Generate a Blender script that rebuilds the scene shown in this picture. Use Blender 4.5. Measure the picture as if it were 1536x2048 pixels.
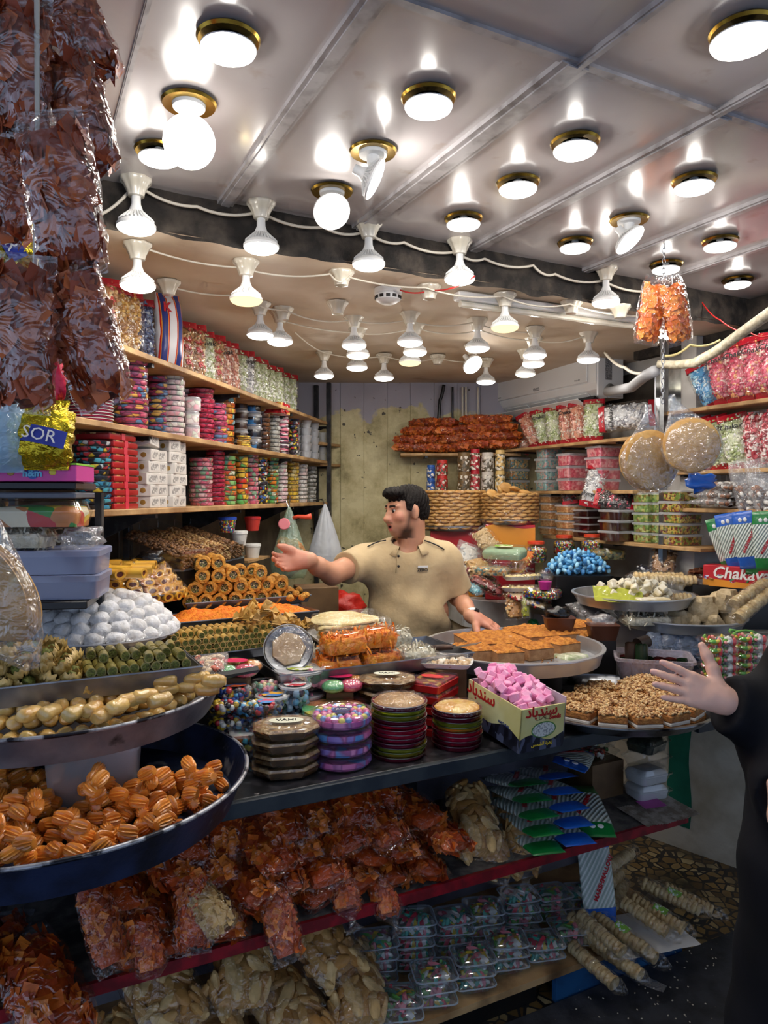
import bpy,math,random
import numpy as np
from mathutils import Vector,Matrix,Euler,noise
for _o in list(bpy.data.objects):
 bpy.data.objects.remove(_o,do_unlink=True)
SC=bpy.context.scene
COL=SC.collection
R=math.radians
pi=math.pi
sin,cos=math.sin,math.cos
# ------------------------------------------------------------------ camera
CAMH=1.70
FPX=1450.0
HORIZON=990.0
PITCH=math.atan((1024-HORIZON)/FPX)
cam_d=bpy.data.cameras.new('camera')
cam=bpy.data.objects.new('camera',cam_d)
COL.objects.link(cam)
cam.location=(0,0,CAMH)
cam.rotation_euler=(pi/2-PITCH,0,0)
cam_d.sensor_fit='VERTICAL'
cam_d.sensor_height=36.0
cam_d.lens=36.0*FPX/2048.0
cam_d.clip_start=0.05
cam_d.clip_end=60
SC.camera=cam
# ------------------------------------------------------------------ world, exposure
world=bpy.data.worlds.new('world')
SC.world=world
world.use_nodes=True
_bg=world.node_tree.nodes['Background']
_bg.inputs[0].default_value=(0.55,0.70,1.0,1)
_bg.inputs[1].default_value=0.75
SC.view_settings.view_transform='Standard'
SC.view_settings.look='None'
SC.view_settings.exposure=0.32
SC.view_settings.gamma=1.0
SC.view_settings.use_curve_mapping=False
try:
 SC.cycles.transparent_max_bounces=20
 SC.cycles.max_bounces=6
 SC.cycles.diffuse_bounces=3
 SC.cycles.glossy_bounces=2
 SC.cycles.use_adaptive_sampling=True
 SC.cycles.adaptive_threshold=0.07
 SC.cycles.adaptive_min_samples=12
 SC.cycles.sample_clamp_indirect=4.0
 SC.cycles.caustics_reflective=False
 SC.cycles.caustics_refractive=False
except Exception:
 pass
LAMP_W=6.0        # radiance of the LED lamp faces
LAMP_P=0.70       # watts shed downwards by one LED lamp face
LAMP_G=0.72       # watts glowing all round below it
# ------------------------------------------------------------------ pixel -> place
def ray(px,py):
 x=(px-768.0)/FPX
 y=(1024.0-py)/FPX
 c,s=cos(PITCH),sin(PITCH)
 return Vector((x,c+y*s,-s+y*c))
CAMP=Vector((0,0,CAMH))
def at_z(px,py,z):
 d=ray(px,py)
 return CAMP+d*((z-CAMH)/d.z)
def at_d(px,py,depth):
 d=ray(px,py)
 return CAMP+d*(depth/d.y)
class Frame:
 """a vertical run (a wall, the shop front): x along it, y into it"""
 def __init__(s,x,y,rz):
  s.o=Vector((x,y,0));s.a=R(rz)
  s.u=Vector((cos(s.a),sin(s.a),0));s.v=Vector((-sin(s.a),cos(s.a),0))
 def w(s,x,y,z=0):
  return s.o+s.u*x+s.v*y+Vector((0,0,z))
 def hit(s,px,py,y=0.0):
  """where the line of sight meets the vertical plane local y -> local (x, y, z)"""
  d=ray(px,py)
  n=s.v
  t=((s.o+n*y-CAMP).dot(n))/d.dot(n)
  p=CAMP+d*t
  return (p-s.o).dot(s.u),y,p.z
 def pt(s,px,py,y=0.0):
  return s.w(*s.hit(px,py,y))
 def loc(s,p):
  q=p-s.o
  return q.dot(s.u),q.dot(s.v),p.z
FR=Frame(0.0,2.081,27.0)                 # shop front: counter edge
LW=Frame(-0.437,4.95,79.4)               # left shelves, front edges
RW=Frame(1.40,3.90,-66.5)                # right shelves, front edges
RC=Frame(1.62,3.25,-45.8)                # right counter edge (x runs towards the viewer)
# ------------------------------------------------------------------ mesh builder
def rrect(w,d,r,n=3):
 r=min(r,w/2-1e-4,d/2-1e-4)
 pts=[]
 for cx,cy,a0 in ((w/2-r,d/2-r,0),(-w/2+r,d/2-r,pi/2),(-w/2+r,-d/2+r,pi),(w/2-r,-d/2+r,1.5*pi)):
  for i in range(n+1):
   a=a0+pi/2*i/n
   pts.append((cx+r*cos(a),cy+r*sin(a)))
 return pts
def circ(r,n=24,r2=None,ph=0.0):
 r2=r if r2 is None else r2
 return [(r*cos(2*pi*i/n+ph),r2*sin(2*pi*i/n+ph)) for i in range(n)]
class MB:
 def __init__(s):
  s.v=[];s.f=[];s.m=[];s.T=Matrix()
 def add(s,vs,fs,mi=0):
  b=len(s.v)
  T=s.T
  s.v += [tuple(T @ Vector(p)) for p in vs]
  s.f += [tuple(i+b for i in f) for f in fs]
  s.m += [mi]*len(fs)
  return s
 def loft(s,loops,mi=0,cap0=True,cap1=True,close=True):
  """loops: lists of 3D points, the same count each"""
  n=len(loops[0]);vs=[];fs=[]
  for l in loops:vs += list(l)
  k=n if close else n-1
  for j in range(len(loops)-1):
   for i in range(k):
    a=j*n+i;b=j*n+(i+1)%n
    fs.append((a,b,b+n,a+n))
  if cap0:fs.append(tuple(reversed(range(n))))
  if cap1:fs.append(tuple(range((len(loops)-1)*n,len(loops)*n)))
  return s.add(vs,fs,mi)
 def stack(s,prof,shape,mi=0,cap0=True,cap1=True):
  """prof: (z, inset) pairs; shape(inset) -> 2D loop"""
  return s.loft([[(x,y,z) for x,y in shape(i)] for z,i in prof],mi,cap0,cap1)
 def lathe(s,prof,n=24,mi=0,c=(0,0,0),cap0=True,cap1=True):
  return s.loft([[(c[0]+r*cos(2*pi*i/n),c[1]+r*sin(2*pi*i/n),c[2]+z) for i in range(n)] for r,z in prof],mi,cap0,cap1)
 def box(s,c,d,mi=0,rz=0.0,ch=0.0):
  x,y,z=(k/2 for k in d)
  m=Matrix.Rotation(rz,3,'Z') if rz else None
  if ch:
   lp=rrect(d[0],d[1],ch,1);li=rrect(d[0]-2*ch,d[1]-2*ch,ch*.4,1)
   L=[[(a,b,-z) for a,b in li],[(a,b,-z+ch) for a,b in lp],[(a,b,z-ch) for a,b in lp],[(a,b,z) for a,b in li]]
   L=[[tuple((m @ Vector(p) if m else Vector(p))+Vector(c)) for p in l] for l in L]
   return s.loft(L,mi)
  vs=[(a,b,e) for e in (-z,z) for a,b in ((-x,-y),(x,-y),(x,y),(-x,y))]
  vs=[tuple((m @ Vector(p) if m else Vector(p))+Vector(c)) for p in vs]
  return s.add(vs,[(3,2,1,0),(4,5,6,7),(0,1,5,4),(1,2,6,5),(2,3,7,6),(3,0,4,7)],mi)
 def tube(s,path,rad,n=8,mi=0,cap=True):
  P=[Vector(p) for p in path]
  loops=[];up=None
  for i,p in enumerate(P):
   t=(P[min(i+1,len(P)-1)]-P[max(i-1,0)]).normalized()
   if up is None:
    up=Vector((0,0,1)) if abs(t.z)<.9 else Vector((1,0,0))
   a=t.cross(up)
   if a.length<1e-6:a=t.orthogonal()
   a.normalize();b=a.cross(t).normalized();up=b
   r=rad[i] if isinstance(rad,(list,tuple)) else rad
   loops.append([tuple(p+(a*cos(2*pi*k/n)+b*sin(2*pi*k/n))*r) for k in range(n)])
  return s.loft(loops,mi,cap,cap)
 def ball(s,c,r,nu=10,nv=6,mi=0,jit=0.0,seed=0):
  rx,ry,rz_=r if isinstance(r,(tuple,list)) else (r,r,r)
  vs=[];fs=[]
  for j in range(1,nv):
   t=pi*j/nv
   for i in range(nu):
    p=2*pi*i/nu
    k=1.0
    q=Vector((sin(t)*cos(p),sin(t)*sin(p),cos(t)))
    if jit:k += jit*noise.noise(q*1.7+Vector((seed*3.1,seed*1.7,0)))
    vs.append((c[0]+rx*q.x*k,c[1]+ry*q.y*k,c[2]+rz_*q.z*k))
  vs += [(c[0],c[1],c[2]+rz_),(c[0],c[1],c[2]-rz_)]
  a=len(vs)-2;b=a+1
  for j in range(nv-2):
   for i in range(nu):
    fs.append((j*nu+i,(j+1)*nu+i,(j+1)*nu+(i+1)%nu,j*nu+(i+1)%nu))
  for i in range(nu):
   fs.append((a,i,(i+1)%nu))
   fs.append((b,(nv-2)*nu+(i+1)%nu,(nv-2)*nu+i))
  return s.add(vs,fs,mi)
 def grid(s,fn,nu,nv,mi=0):
  vs=[fn(i/nu,j/nv) for j in range(nv+1) for i in range(nu+1)]
  fs=[(j*(nu+1)+i,j*(nu+1)+i+1,(j+1)*(nu+1)+i+1,(j+1)*(nu+1)+i) for j in range(nv) for i in range(nu)]
  return s.add(vs,fs,mi)
 def mesh(s,name,mats,smooth=35):
  me=bpy.data.meshes.new(name)
  me.from_pydata(s.v,[],s.f)
  for m in (mats if isinstance(mats,(list,tuple)) else [mats]):
   me.materials.append(m)
  if any(s.m):me.polygons.foreach_set('material_index',s.m)
  if smooth:
   me.polygons.foreach_set('use_smooth',[True]*len(me.polygons))
   if smooth<180:me.set_sharp_from_angle(angle=R(smooth))
  me.update()
  return me
def link(name,data=None,parent=None,loc=(0,0,0),rot=(0,0,0),scale=None):
 o=bpy.data.objects.new(name,data)
 COL.objects.link(o)
 o.location=loc
 if isinstance(rot,Matrix):o.rotation_euler=rot.to_euler()
 else:o.rotation_euler=rot
 if scale is not None:o.scale=(scale,)*3 if isinstance(scale,(int,float)) else scale
 if parent is not None:o.parent=parent
 return o
def part(name,mb,mats,parent,smooth=35,label=None,kind=None,**k):
 me=mb if isinstance(mb,bpy.types.Mesh) else mb.mesh(name,mats,smooth)
 o=link(name,me,parent,**k)
 if label:o['label']=label
 if kind:o['kind']=kind
 return o
def tag(o,label,cat,group=None,kind=None):
 o['label']=label;o['category']=cat
 if group:o['group']=group
 if kind:o['kind']=kind
 return o
def thing(name,label,cat,loc=(0,0,0),rot=(0,0,0),group=None,scale=None):
 return tag(link(name,None,None,loc,rot,scale),label,cat,group)
def struct(name,mb,mats,smooth=35,parent=None,**k):
 o=part(name,mb,mats,parent,smooth,**k)
 if parent is None:o['kind']='structure'
 return o
KIDS={}
def copy_tree(o,parent=None):
 c=o.copy();COL.objects.link(c);c.parent=parent
 for ch in list(o.children):copy_tree(ch,c)
 return c
class Proto:
 """parts of one kind of thing: (name, mesh, kind, label, sub-parts); put() makes one thing with its own part objects"""
 def __init__(s,name,cat,parts):
  s.name,s.cat,s.parts=name,cat,parts
 def put(s,label,loc,rot=(0,0,0),group=None,scale=None,parts=None):
  ps=parts or s.parts
  if len(ps) == 1:
   o=link(s.name,ps[0][1],None,loc,rot,scale)
   if len(ps[0])>2 and ps[0][2] and False:o['kind']=ps[0][2]
   return tag(o,label,s.cat,group)
  r=thing(s.name,label,s.cat,loc,rot,group,scale)
  for p in ps:
   o=link(p[0],p[1],r)
   if len(p)>2 and p[2]:o['kind']=p[2]
  return r
ORD=['topmost','second','third','fourth','fifth','sixth','seventh','eighth','ninth','tenth','eleventh','twelfth','thirteenth','fourteenth','fifteenth','sixteenth','seventeenth','eighteenth','nineteenth','twentieth']
def nth(i,n,of='stack'):
 if n == 1:return 'alone on its spot'
 if i == 0:return 'topmost of its '+of
 if i == n-1:return 'lowest of its '+of
 return ORD[i]+' from its '+of+' top'
# ------------------------------------------------------------------ materials
MATS={}
def node_mat(name):
 m=bpy.data.materials.new(name);m.use_nodes=True
 nt=m.node_tree
 return m,nt,nt.nodes['Principled BSDF']
def col4(c):return (c[0],c[1],c[2],1)
def srgb(*c):
 """0-255 sRGB -> linear"""
 return tuple(((k/255)/12.92 if k/255 <= .04045 else ((k/255+.055)/1.055)**2.4) for k in c)
def mat(name,c,rough=.5,metal=0.0,c2=None,ns=12.0,nd=3.0,lo=.4,hi=.6,bump=0.0,bs=None,coat=0.0,spec=.5,trans=0.0,sss=0.0,rnd=0.0,alpha=1.0,emit=None,es=0.0,coord='Object',c3=None,ns3=None,lo3=.55,hi3=.62,sheen=0.0,bd=.01):
 """principled with a two-tone noise (c..c2), an optional third tone in patches, bump and random value per object"""
 if name in MATS:return MATS[name]
 m,nt,p=node_mat(name)
 N,L=nt.nodes,nt.links
 p.inputs['Base Color'].default_value=col4(c)
 p.inputs['Roughness'].default_value=rough
 p.inputs['Metallic'].default_value=metal
 p.inputs['Specular IOR Level'].default_value=spec
 p.inputs['Coat Weight'].default_value=coat
 p.inputs['Coat Roughness'].default_value=.12
 p.inputs['Transmission Weight'].default_value=trans
 p.inputs['Alpha'].default_value=alpha
 if sheen:p.inputs['Sheen Weight'].default_value=sheen
 if sss:
  p.inputs['Subsurface Weight'].default_value=sss
  p.inputs['Subsurface Radius'].default_value=(.012,.006,.004)
  p.inputs['Subsurface Scale'].default_value=1.0
 if emit:
  p.inputs['Emission Color'].default_value=col4(emit);p.inputs['Emission Strength'].default_value=es
 out=None
 tc=None
 if c2 or bump or c3:
  tc=N.new('ShaderNodeTexCoord')
  if coord == 'Object' and rnd:
   oi=N.new('ShaderNodeObjectInfo');va=N.new('ShaderNodeVectorMath');va.operation='ADD'
   sc=N.new('ShaderNodeVectorMath');sc.operation='SCALE';sc.inputs[0].default_value=(9,7,5)
   L.new(oi.outputs['Random'],sc.inputs['Scale'])
   L.new(tc.outputs[coord],va.inputs[0]);L.new(sc.outputs[0],va.inputs[1]);src=va.outputs[0]
  else:src=tc.outputs[coord]
 if c2:
  nz=N.new('ShaderNodeTexNoise');nz.inputs['Scale'].default_value=ns;nz.inputs['Detail'].default_value=nd
  L.new(src,nz.inputs['Vector'])
  rp=N.new('ShaderNodeValToRGB');rp.color_ramp.elements[0].position=lo;rp.color_ramp.elements[1].position=hi
  rp.color_ramp.elements[0].color=col4(c);rp.color_ramp.elements[1].color=col4(c2)
  L.new(nz.outputs['Fac'],rp.inputs[0]);out=rp.outputs[0]
 if c3:
  nz=N.new('ShaderNodeTexNoise');nz.inputs['Scale'].default_value=ns3 or ns*.4;nz.inputs['Detail'].default_value=6
  L.new(src,nz.inputs['Vector'])
  rp=N.new('ShaderNodeValToRGB');rp.color_ramp.elements[0].position=lo3;rp.color_ramp.elements[1].position=hi3
  L.new(nz.outputs['Fac'],rp.inputs[0])
  mx=N.new('ShaderNodeMix');mx.data_type='RGBA'
  L.new(rp.outputs[0],mx.inputs[0])
  if out:L.new(out,mx.inputs[6])
  else:mx.inputs[6].default_value=col4(c)
  mx.inputs[7].default_value=col4(c3);out=mx.outputs[2]
 if rnd:
  oi=N.new('ShaderNodeObjectInfo');hs=N.new('ShaderNodeHueSaturation')
  mr=N.new('ShaderNodeMapRange');mr.inputs[3].default_value=1-rnd;mr.inputs[4].default_value=1+rnd
  L.new(oi.outputs['Random'],mr.inputs[0]);L.new(mr.outputs[0],hs.inputs['Value'])
  if out:L.new(out,hs.inputs['Color'])
  else:hs.inputs['Color'].default_value=col4(c)
  out=hs.outputs[0]
 if out:L.new(out,p.inputs['Base Color'])
 if bump:
  nb=N.new('ShaderNodeTexNoise');nb.inputs['Scale'].default_value=bs or ns*2;nb.inputs['Detail'].default_value=4
  L.new(src,nb.inputs['Vector'])
  bp=N.new('ShaderNodeBump');bp.inputs['Strength'].default_value=bump;bp.inputs['Distance'].default_value=bd
  L.new(nb.outputs['Fac'],bp.inputs['Height']);L.new(bp.outputs[0],p.inputs['Normal'])
  if coat:L.new(bp.outputs[0],p.inputs['Coat Normal'])
 MATS[name]=m
 return m
def film(name,tint=(1,1,1),gloss=.16,rough=.12,wr=40.0,bump=.6,haze=0.0,hazec=(.9,.92,.95)):
 """thin clear plastic: mostly see-through, glossy at wrinkles and edges, a little milky haze"""
 if name in MATS:return MATS[name]
 m=bpy.data.materials.new(name);m.use_nodes=True
 nt=m.node_tree;N,L=nt.nodes,nt.links
 for n in list(N):
  if n.type != 'OUTPUT_MATERIAL':N.remove(n)
 out=[n for n in N if n.type == 'OUTPUT_MATERIAL'][0]
 tr=N.new('ShaderNodeBsdfTransparent');tr.inputs[0].default_value=col4(tint)
 gl=N.new('ShaderNodeBsdfGlossy');gl.inputs['Roughness'].default_value=rough;gl.inputs[0].default_value=(1,1,1,1)
 lw=N.new('ShaderNodeLayerWeight');lw.inputs[0].default_value=.35
 mr=N.new('ShaderNodeMapRange');mr.inputs[3].default_value=gloss*.6;mr.inputs[4].default_value=min(1.0,gloss*3.2)
 L.new(lw.outputs['Facing'],mr.inputs[0])
 if bump:
  tc=N.new('ShaderNodeTexCoord');nz=N.new('ShaderNodeTexNoise');nz.inputs['Scale'].default_value=wr;nz.inputs['Detail'].default_value=2
  nz.inputs['Distortion'].default_value=1.2
  L.new(tc.outputs['Object'],nz.inputs['Vector'])
  bp=N.new('ShaderNodeBump');bp.inputs['Strength'].default_value=bump;bp.inputs['Distance'].default_value=.02
  L.new(nz.outputs['Fac'],bp.inputs['Height'])
  L.new(bp.outputs[0],gl.inputs['Normal']);L.new(bp.outputs[0],lw.inputs['Normal'])
 mx=N.new('ShaderNodeMixShader')
 L.new(mr.outputs[0],mx.inputs[0]);L.new(tr.outputs[0],mx.inputs[1]);L.new(gl.outputs[0],mx.inputs[2])
 res=mx.outputs[0]
 if haze:
  df=N.new('ShaderNodeBsdfDiffuse');df.inputs[0].default_value=col4(hazec)
  m2=N.new('ShaderNodeMixShader');m2.inputs[0].default_value=haze
  L.new(res,m2.inputs[1]);L.new(df.outputs[0],m2.inputs[2]);res=m2.outputs[0]
 L.new(res,out.inputs[0])
 MATS[name]=m
 return m
def cells(name,cols,scale=60.0,rough=.35,coat=.3,bump=.5,edge=None,squash=(1,1,1),rnd=False,pos=None):
 """many small candies seen through a wall of plastic: coloured voronoi cells with relief"""
 if name in MATS:return MATS[name]
 m,nt,p=node_mat(name);N,L=nt.nodes,nt.links
 tc=N.new('ShaderNodeTexCoord');mp=N.new('ShaderNodeMapping');mp.inputs['Scale'].default_value=squash
 L.new(tc.outputs['Object'],mp.inputs[0])
 v=N.new('ShaderNodeTexVoronoi');v.inputs['Scale'].default_value=scale
 L.new(mp.outputs[0],v.inputs['Vector'])
 if rnd:
  oi=N.new('ShaderNodeObjectInfo');sc=N.new('ShaderNodeVectorMath');sc.operation='SCALE';sc.inputs[0].default_value=(3,7,5)
  L.new(oi.outputs['Random'],sc.inputs['Scale']);L.new(sc.outputs[0],mp.inputs['Location'])
 sp=N.new('ShaderNodeSeparateColor');L.new(v.outputs['Color'],sp.inputs[0])
 rp=N.new('ShaderNodeValToRGB');rp.color_ramp.interpolation='CONSTANT'
 e=rp.color_ramp.elements
 e[0].color=col4(cols[0]);e[0].position=0
 e[1].color=col4(cols[-1]);e[1].position=(len(cols)-1)/len(cols)
 for i in range(1,len(cols)-1):
  q=e.new(i/len(cols));q.color=col4(cols[i])
 L.new(sp.outputs[0],rp.inputs[0])
 src=rp.outputs[0]
 if edge is not None:
  v2=N.new('ShaderNodeTexVoronoi');v2.feature='DISTANCE_TO_EDGE';v2.inputs['Scale'].default_value=scale
  L.new(mp.outputs[0],v2.inputs['Vector'])
  mr=N.new('ShaderNodeMapRange');mr.inputs[1].default_value=0;mr.inputs[2].default_value=.12
  L.new(v2.outputs['Distance'],mr.inputs[0])
  mx=N.new('ShaderNodeMix');mx.data_type='RGBA';mx.inputs[6].default_value=col4(edge)
  L.new(mr.outputs[0],mx.inputs[0]);L.new(src,mx.inputs[7]);src=mx.outputs[2]
 L.new(src,p.inputs['Base Color'])
 p.inputs['Roughness'].default_value=rough;p.inputs['Coat Weight'].default_value=coat
 if bump:
  bp=N.new('ShaderNodeBump');bp.inputs['Strength'].default_value=bump;bp.inputs['Distance'].default_value=.006;bp.invert=True
  L.new(v.outputs['Distance'],bp.inputs['Height']);L.new(bp.outputs[0],p.inputs['Normal'])
 MATS[name]=m
 return m
def text_mesh(txt,size,name='lettering',ext=.0006,bold=0.0,shear=0.0):
 cu=bpy.data.curves.new(name,'FONT');cu.body=txt;cu.size=size;cu.extrude=ext
 cu.align_x='CENTER';cu.align_y='CENTER';cu.offset=bold;cu.shear=shear;cu.resolution_u=2
 o=bpy.data.objects.new(name,cu);COL.objects.link(o)
 dg=bpy.context.evaluated_depsgraph_get()
 me=bpy.data.meshes.new_from_object(o.evaluated_get(dg))
 bpy.data.objects.remove(o,do_unlink=True);bpy.data.curves.remove(cu)
 return me
def lettering(txt,size,m,parent,loc,rot,**k):
 me=text_mesh(txt,size,**k)
 me.materials.clear();me.materials.append(m)
 return link('lettering',me,parent,loc,rot)
WHITE=srgb(235,235,232)
FILM=film('clear_film',gloss=.10,rough=.07,wr=30,bump=1.0)
FILM_HAZY=film('hazy_film',gloss=.11,rough=.1,wr=30,bump=.8,haze=.12)
CLEAR=film('clear_plastic',tint=(.97,.985,1.0),gloss=.10,rough=.06,bump=0)
CLEAR_BLUE=film('bluish_plastic',tint=(.88,.93,1.0),gloss=.12,rough=.12,bump=0,haze=.10,hazec=(.75,.85,1.0))
MILKY=film('milky_plastic',tint=(.95,.97,1.0),gloss=.10,rough=.2,bump=0,haze=.30)
STEEL=mat('steel',srgb(176,178,180),.28,1.0,c2=srgb(140,143,148),ns=9,lo=.35,hi=.7,bump=.06,bs=60)
ALU=mat('aluminium',srgb(214,216,220),.34,.75,c2=srgb(190,194,200),ns=7,lo=.3,hi=.7,bump=.05,bs=40)
DARKMETAL=mat('dark_metal',srgb(48,49,53),.45,.6,c2=srgb(88,88,90),ns=14,lo=.45,hi=.7)
BLACK=mat('black_plastic',srgb(18,18,20),.35)
WOOD=mat('shelf_wood',srgb(150,112,70),.6,c2=srgb(196,158,108),ns=6,nd=8,bump=.2,bs=40,c3=srgb(84,60,38),lo3=.58,hi3=.75,ns3=5)
PAPER=mat('white_paper',srgb(232,230,226),.7)
INK=mat('black_ink',srgb(20,20,22),.6)
# ------------------------------------------------------------------ the room
ZC,ZI=2.65,2.525            # front ceiling, inner ceiling
CE=FR.loc(at_z(750,460,ZC))[1]   # back edge of the front ceiling in the shop-front frame
def patchy_wall():
 m,nt,p=node_mat('stained_plaster');N,L=nt.nodes,nt.links
 tc=N.new('ShaderNodeTexCoord');geo=N.new('ShaderNodeNewGeometry')
 sx=N.new('ShaderNodeSeparateXYZ');L.new(geo.outputs['Position'],sx.inputs[0])
 n1=N.new('ShaderNodeTexNoise');n1.inputs['Scale'].default_value=5;n1.inputs['Detail'].default_value=9;n1.inputs['Roughness'].default_value=.7
 L.new(geo.outputs['Position'],n1.inputs['Vector'])
 r1=N.new('ShaderNodeValToRGB');e=r1.color_ramp.elements
 e[0].position=.3;e[0].color=col4(srgb(140,130,86));e[1].position=.62;e[1].color=col4(srgb(218,208,162))
 q=e.new(.45);q.color=col4(srgb(192,180,132))
 L.new(n1.outputs['Fac'],r1.inputs[0])
 # older lilac paint left at the top, edge torn by noise
 n2=N.new('ShaderNodeTexNoise');n2.inputs['Scale'].default_value=4.5;n2.inputs['Detail'].default_value=5
 L.new(geo.outputs['Position'],n2.inputs['Vector'])
 a=N.new('ShaderNodeMath');a.operation='MULTIPLY_ADD';a.inputs[1].default_value=.5
 L.new(n2.outputs['Fac'],a.inputs[0]);L.new(sx.outputs['Z'],a.inputs[2])
 mr=N.new('ShaderNodeMapRange');mr.inputs[1].default_value=2.54;mr.inputs[2].default_value=2.56
 L.new(a.outputs[0],mr.inputs[0])
 mx=N.new('ShaderNodeMix');mx.data_type='RGBA';mx.inputs[7].default_value=col4(srgb(164,160,170))
 L.new(mr.outputs[0],mx.inputs[0]);L.new(r1.outputs[0],mx.inputs[6])
 # dark chips
 n3=N.new('ShaderNodeTexNoise');n3.inputs['Scale'].default_value=22;n3.inputs['Detail'].default_value=3
 L.new(geo.outputs['Position'],n3.inputs['Vector'])
 r3=N.new('ShaderNodeMapRange');r3.inputs[1].default_value=.68;r3.inputs[2].default_value=.72
 L.new(n3.outputs['Fac'],r3.inputs[0])
 m3=N.new('ShaderNodeMix');m3.data_type='RGBA';m3.inputs[7].default_value=col4(srgb(72,66,50))
 L.new(r3.outputs[0],m3.inputs[0]);L.new(mx.outputs[2],m3.inputs[6])
 L.new(m3.outputs[2],p.inputs['Base Color']);p.inputs['Roughness'].default_value=.6
 bp=N.new('ShaderNodeBump');bp.inputs['Strength'].default_value=.3;bp.inputs['Distance'].default_value=.01
 L.new(n1.outputs['Fac'],bp.inputs['Height']);L.new(bp.outputs[0],p.inputs['Normal'])
 return m
def terrazzo():
 m,nt,p=node_mat('terrazzo');N,L=nt.nodes,nt.links
 geo=N.new('ShaderNodeNewGeometry')
 v=N.new('ShaderNodeTexVoronoi');v.inputs['Scale'].default_value=22;L.new(geo.outputs['Position'],v.inputs['Vector'])
 v2=N.new('ShaderNodeTexVoronoi');v2.feature='DISTANCE_TO_EDGE';v2.inputs['Scale'].default_value=22;L.new(geo.outputs['Position'],v2.inputs['Vector'])
 sp=N.new('ShaderNodeSeparateColor');L.new(v.outputs['Color'],sp.inputs[0])
 rp=N.new('ShaderNodeValToRGB');e=rp.color_ramp.elements
 e[0].color=col4(srgb(104,76,38));e[1].color=col4(srgb(190,168,120));q=e.new(.5);q.color=col4(srgb(150,118,64))
 L.new(sp.outputs[0],rp.inputs[0])
 ad=N.new('ShaderNodeMath');ad.operation='MULTIPLY_ADD';ad.inputs[1].default_value=-.12;L.new(sp.outputs[1],ad.inputs[0]);L.new(v2.outputs['Distance'],ad.inputs[2])
 mr=N.new('ShaderNodeMapRange');mr.inputs[1].default_value=.03;mr.inputs[2].default_value=.045;L.new(ad.outputs[0],mr.inputs[0])
 mx=N.new('ShaderNodeMix');mx.data_type='RGBA';mx.inputs[6].default_value=col4(srgb(38,36,38))
 L.new(mr.outputs[0],mx.inputs[0]);L.new(rp.outputs[0],mx.inputs[7])
 nz=N.new('ShaderNodeTexNoise');nz.inputs['Scale'].default_value=4;nz.inputs['Detail'].default_value=6;L.new(geo.outputs['Position'],nz.inputs['Vector'])
 mg=N.new('ShaderNodeMapRange');mg.inputs[1].default_value=.45;mg.inputs[2].default_value=.7;L.new(nz.outputs['Fac'],mg.inputs[0])
 m2=N.new('ShaderNodeMix');m2.data_type='RGBA';m2.inputs[7].default_value=col4(srgb(70,58,44));L.new(mg.outputs[0],m2.inputs[0]);L.new(mx.outputs[2],m2.inputs[6])
 L.new(m2.outputs[2],p.inputs['Base Color']);p.inputs['Roughness'].default_value=.35
 return m
CEIL=mat('glossy_ceiling_board',srgb(190,184,184),.22,c2=srgb(176,170,171),ns=3,nd=6,lo=.35,hi=.7,coat=.5,bump=.04,bs=6,c3=srgb(160,146,132),lo3=.66,hi3=.8,ns3=9)
CEIL2=mat('painted_concrete',srgb(208,192,172),.65,c2=srgb(186,164,138),ns=3.5,nd=7,lo=.4,hi=.75,bump=.25,bs=5,c3=srgb(150,118,76),lo3=.64,hi3=.78,ns3=2.6)
TRIM=mat('trunking',srgb(168,164,166),.35,c2=srgb(128,124,124),ns=18,lo=.45,hi=.7,coat=.2)
BEAM=mat('sooty_mortar',srgb(34,30,27),.95,c2=srgb(70,62,54),ns=16,nd=8,lo=.42,hi=.68,bump=.9,bs=30)
BASEWALL=mat('dirty_render',srgb(222,212,190),.8,c2=srgb(190,176,148),ns=7,nd=9,lo=.4,hi=.7,bump=.2,bs=40,c3=srgb(92,80,64),lo3=.62,hi3=.78,ns3=5)
PALEWALL=mat('pale_wall',srgb(206,204,200),.7,c2=srgb(176,172,164),ns=6,nd=8,lo=.4,hi=.7,c3=srgb(110,100,88),lo3=.66,hi3=.8)
PLASTER=patchy_wall()
def slab(name,poly,z0,z1,m):
 b=MB();b.loft([[(x,y,z0) for x,y in poly],[(x,y,z1) for x,y in poly]])
 return struct(name,b,m,0)
slab('floor',[(-4,-2.5),(4.5,-2.5),(4.5,6.2),(-4,6.2)],-.1,0,terrazzo())
dk=mat('dark_stone',srgb(52,54,60),.5,c2=srgb(30,31,36),ns=14,nd=8,lo=.4,hi=.65,bump=.3,c3=srgb(120,112,96),lo3=.7,hi3=.74,ns3=60)
b=MB();q=[FR.w(-2.5,-2.5),FR.w(3.2,-2.5),FR.w(3.2,.0),FR.w(-2.5,.0)]
b.loft([[(p.x,p.y,0.0) for p in q],[(p.x,p.y,.012) for p in q]]);struct('floor',b,dk,0)['label']='dark stone paving of the street before the stall'
# front ceiling (boards) and inner ceiling
q=[FR.w(-2.6,CE),FR.w(-2.6,-3.2),FR.w(3.4,-3.2),FR.w(3.4,CE)]
b=MB();b.loft([[(p.x,p.y,ZC) for p in q],[(p.x,p.y,ZC+.05) for p in q]]);ceil1=struct('ceiling',b,CEIL,0)
q=[FR.w(-2.6,CE),FR.w(3.4,CE),Vector((4.5,6.2,0)),Vector((-4,6.2,0))]
b=MB()
# inner ceiling sags a little, a grid keeps it uneven
def ci(u,v):
 p=(q[0]*(1-u)+q[1]*u)*(1-v)+(q[3]*(1-u)+q[2]*u)*v
 return (p.x,p.y,ZI+.016*noise.noise(Vector((p.x*1.3,p.y*1.3,0))))
b.grid(ci,40,30);b.f=[tuple(reversed(f)) for f in b.f]
ceil2=struct('ceiling',b,CEIL2,180)
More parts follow.
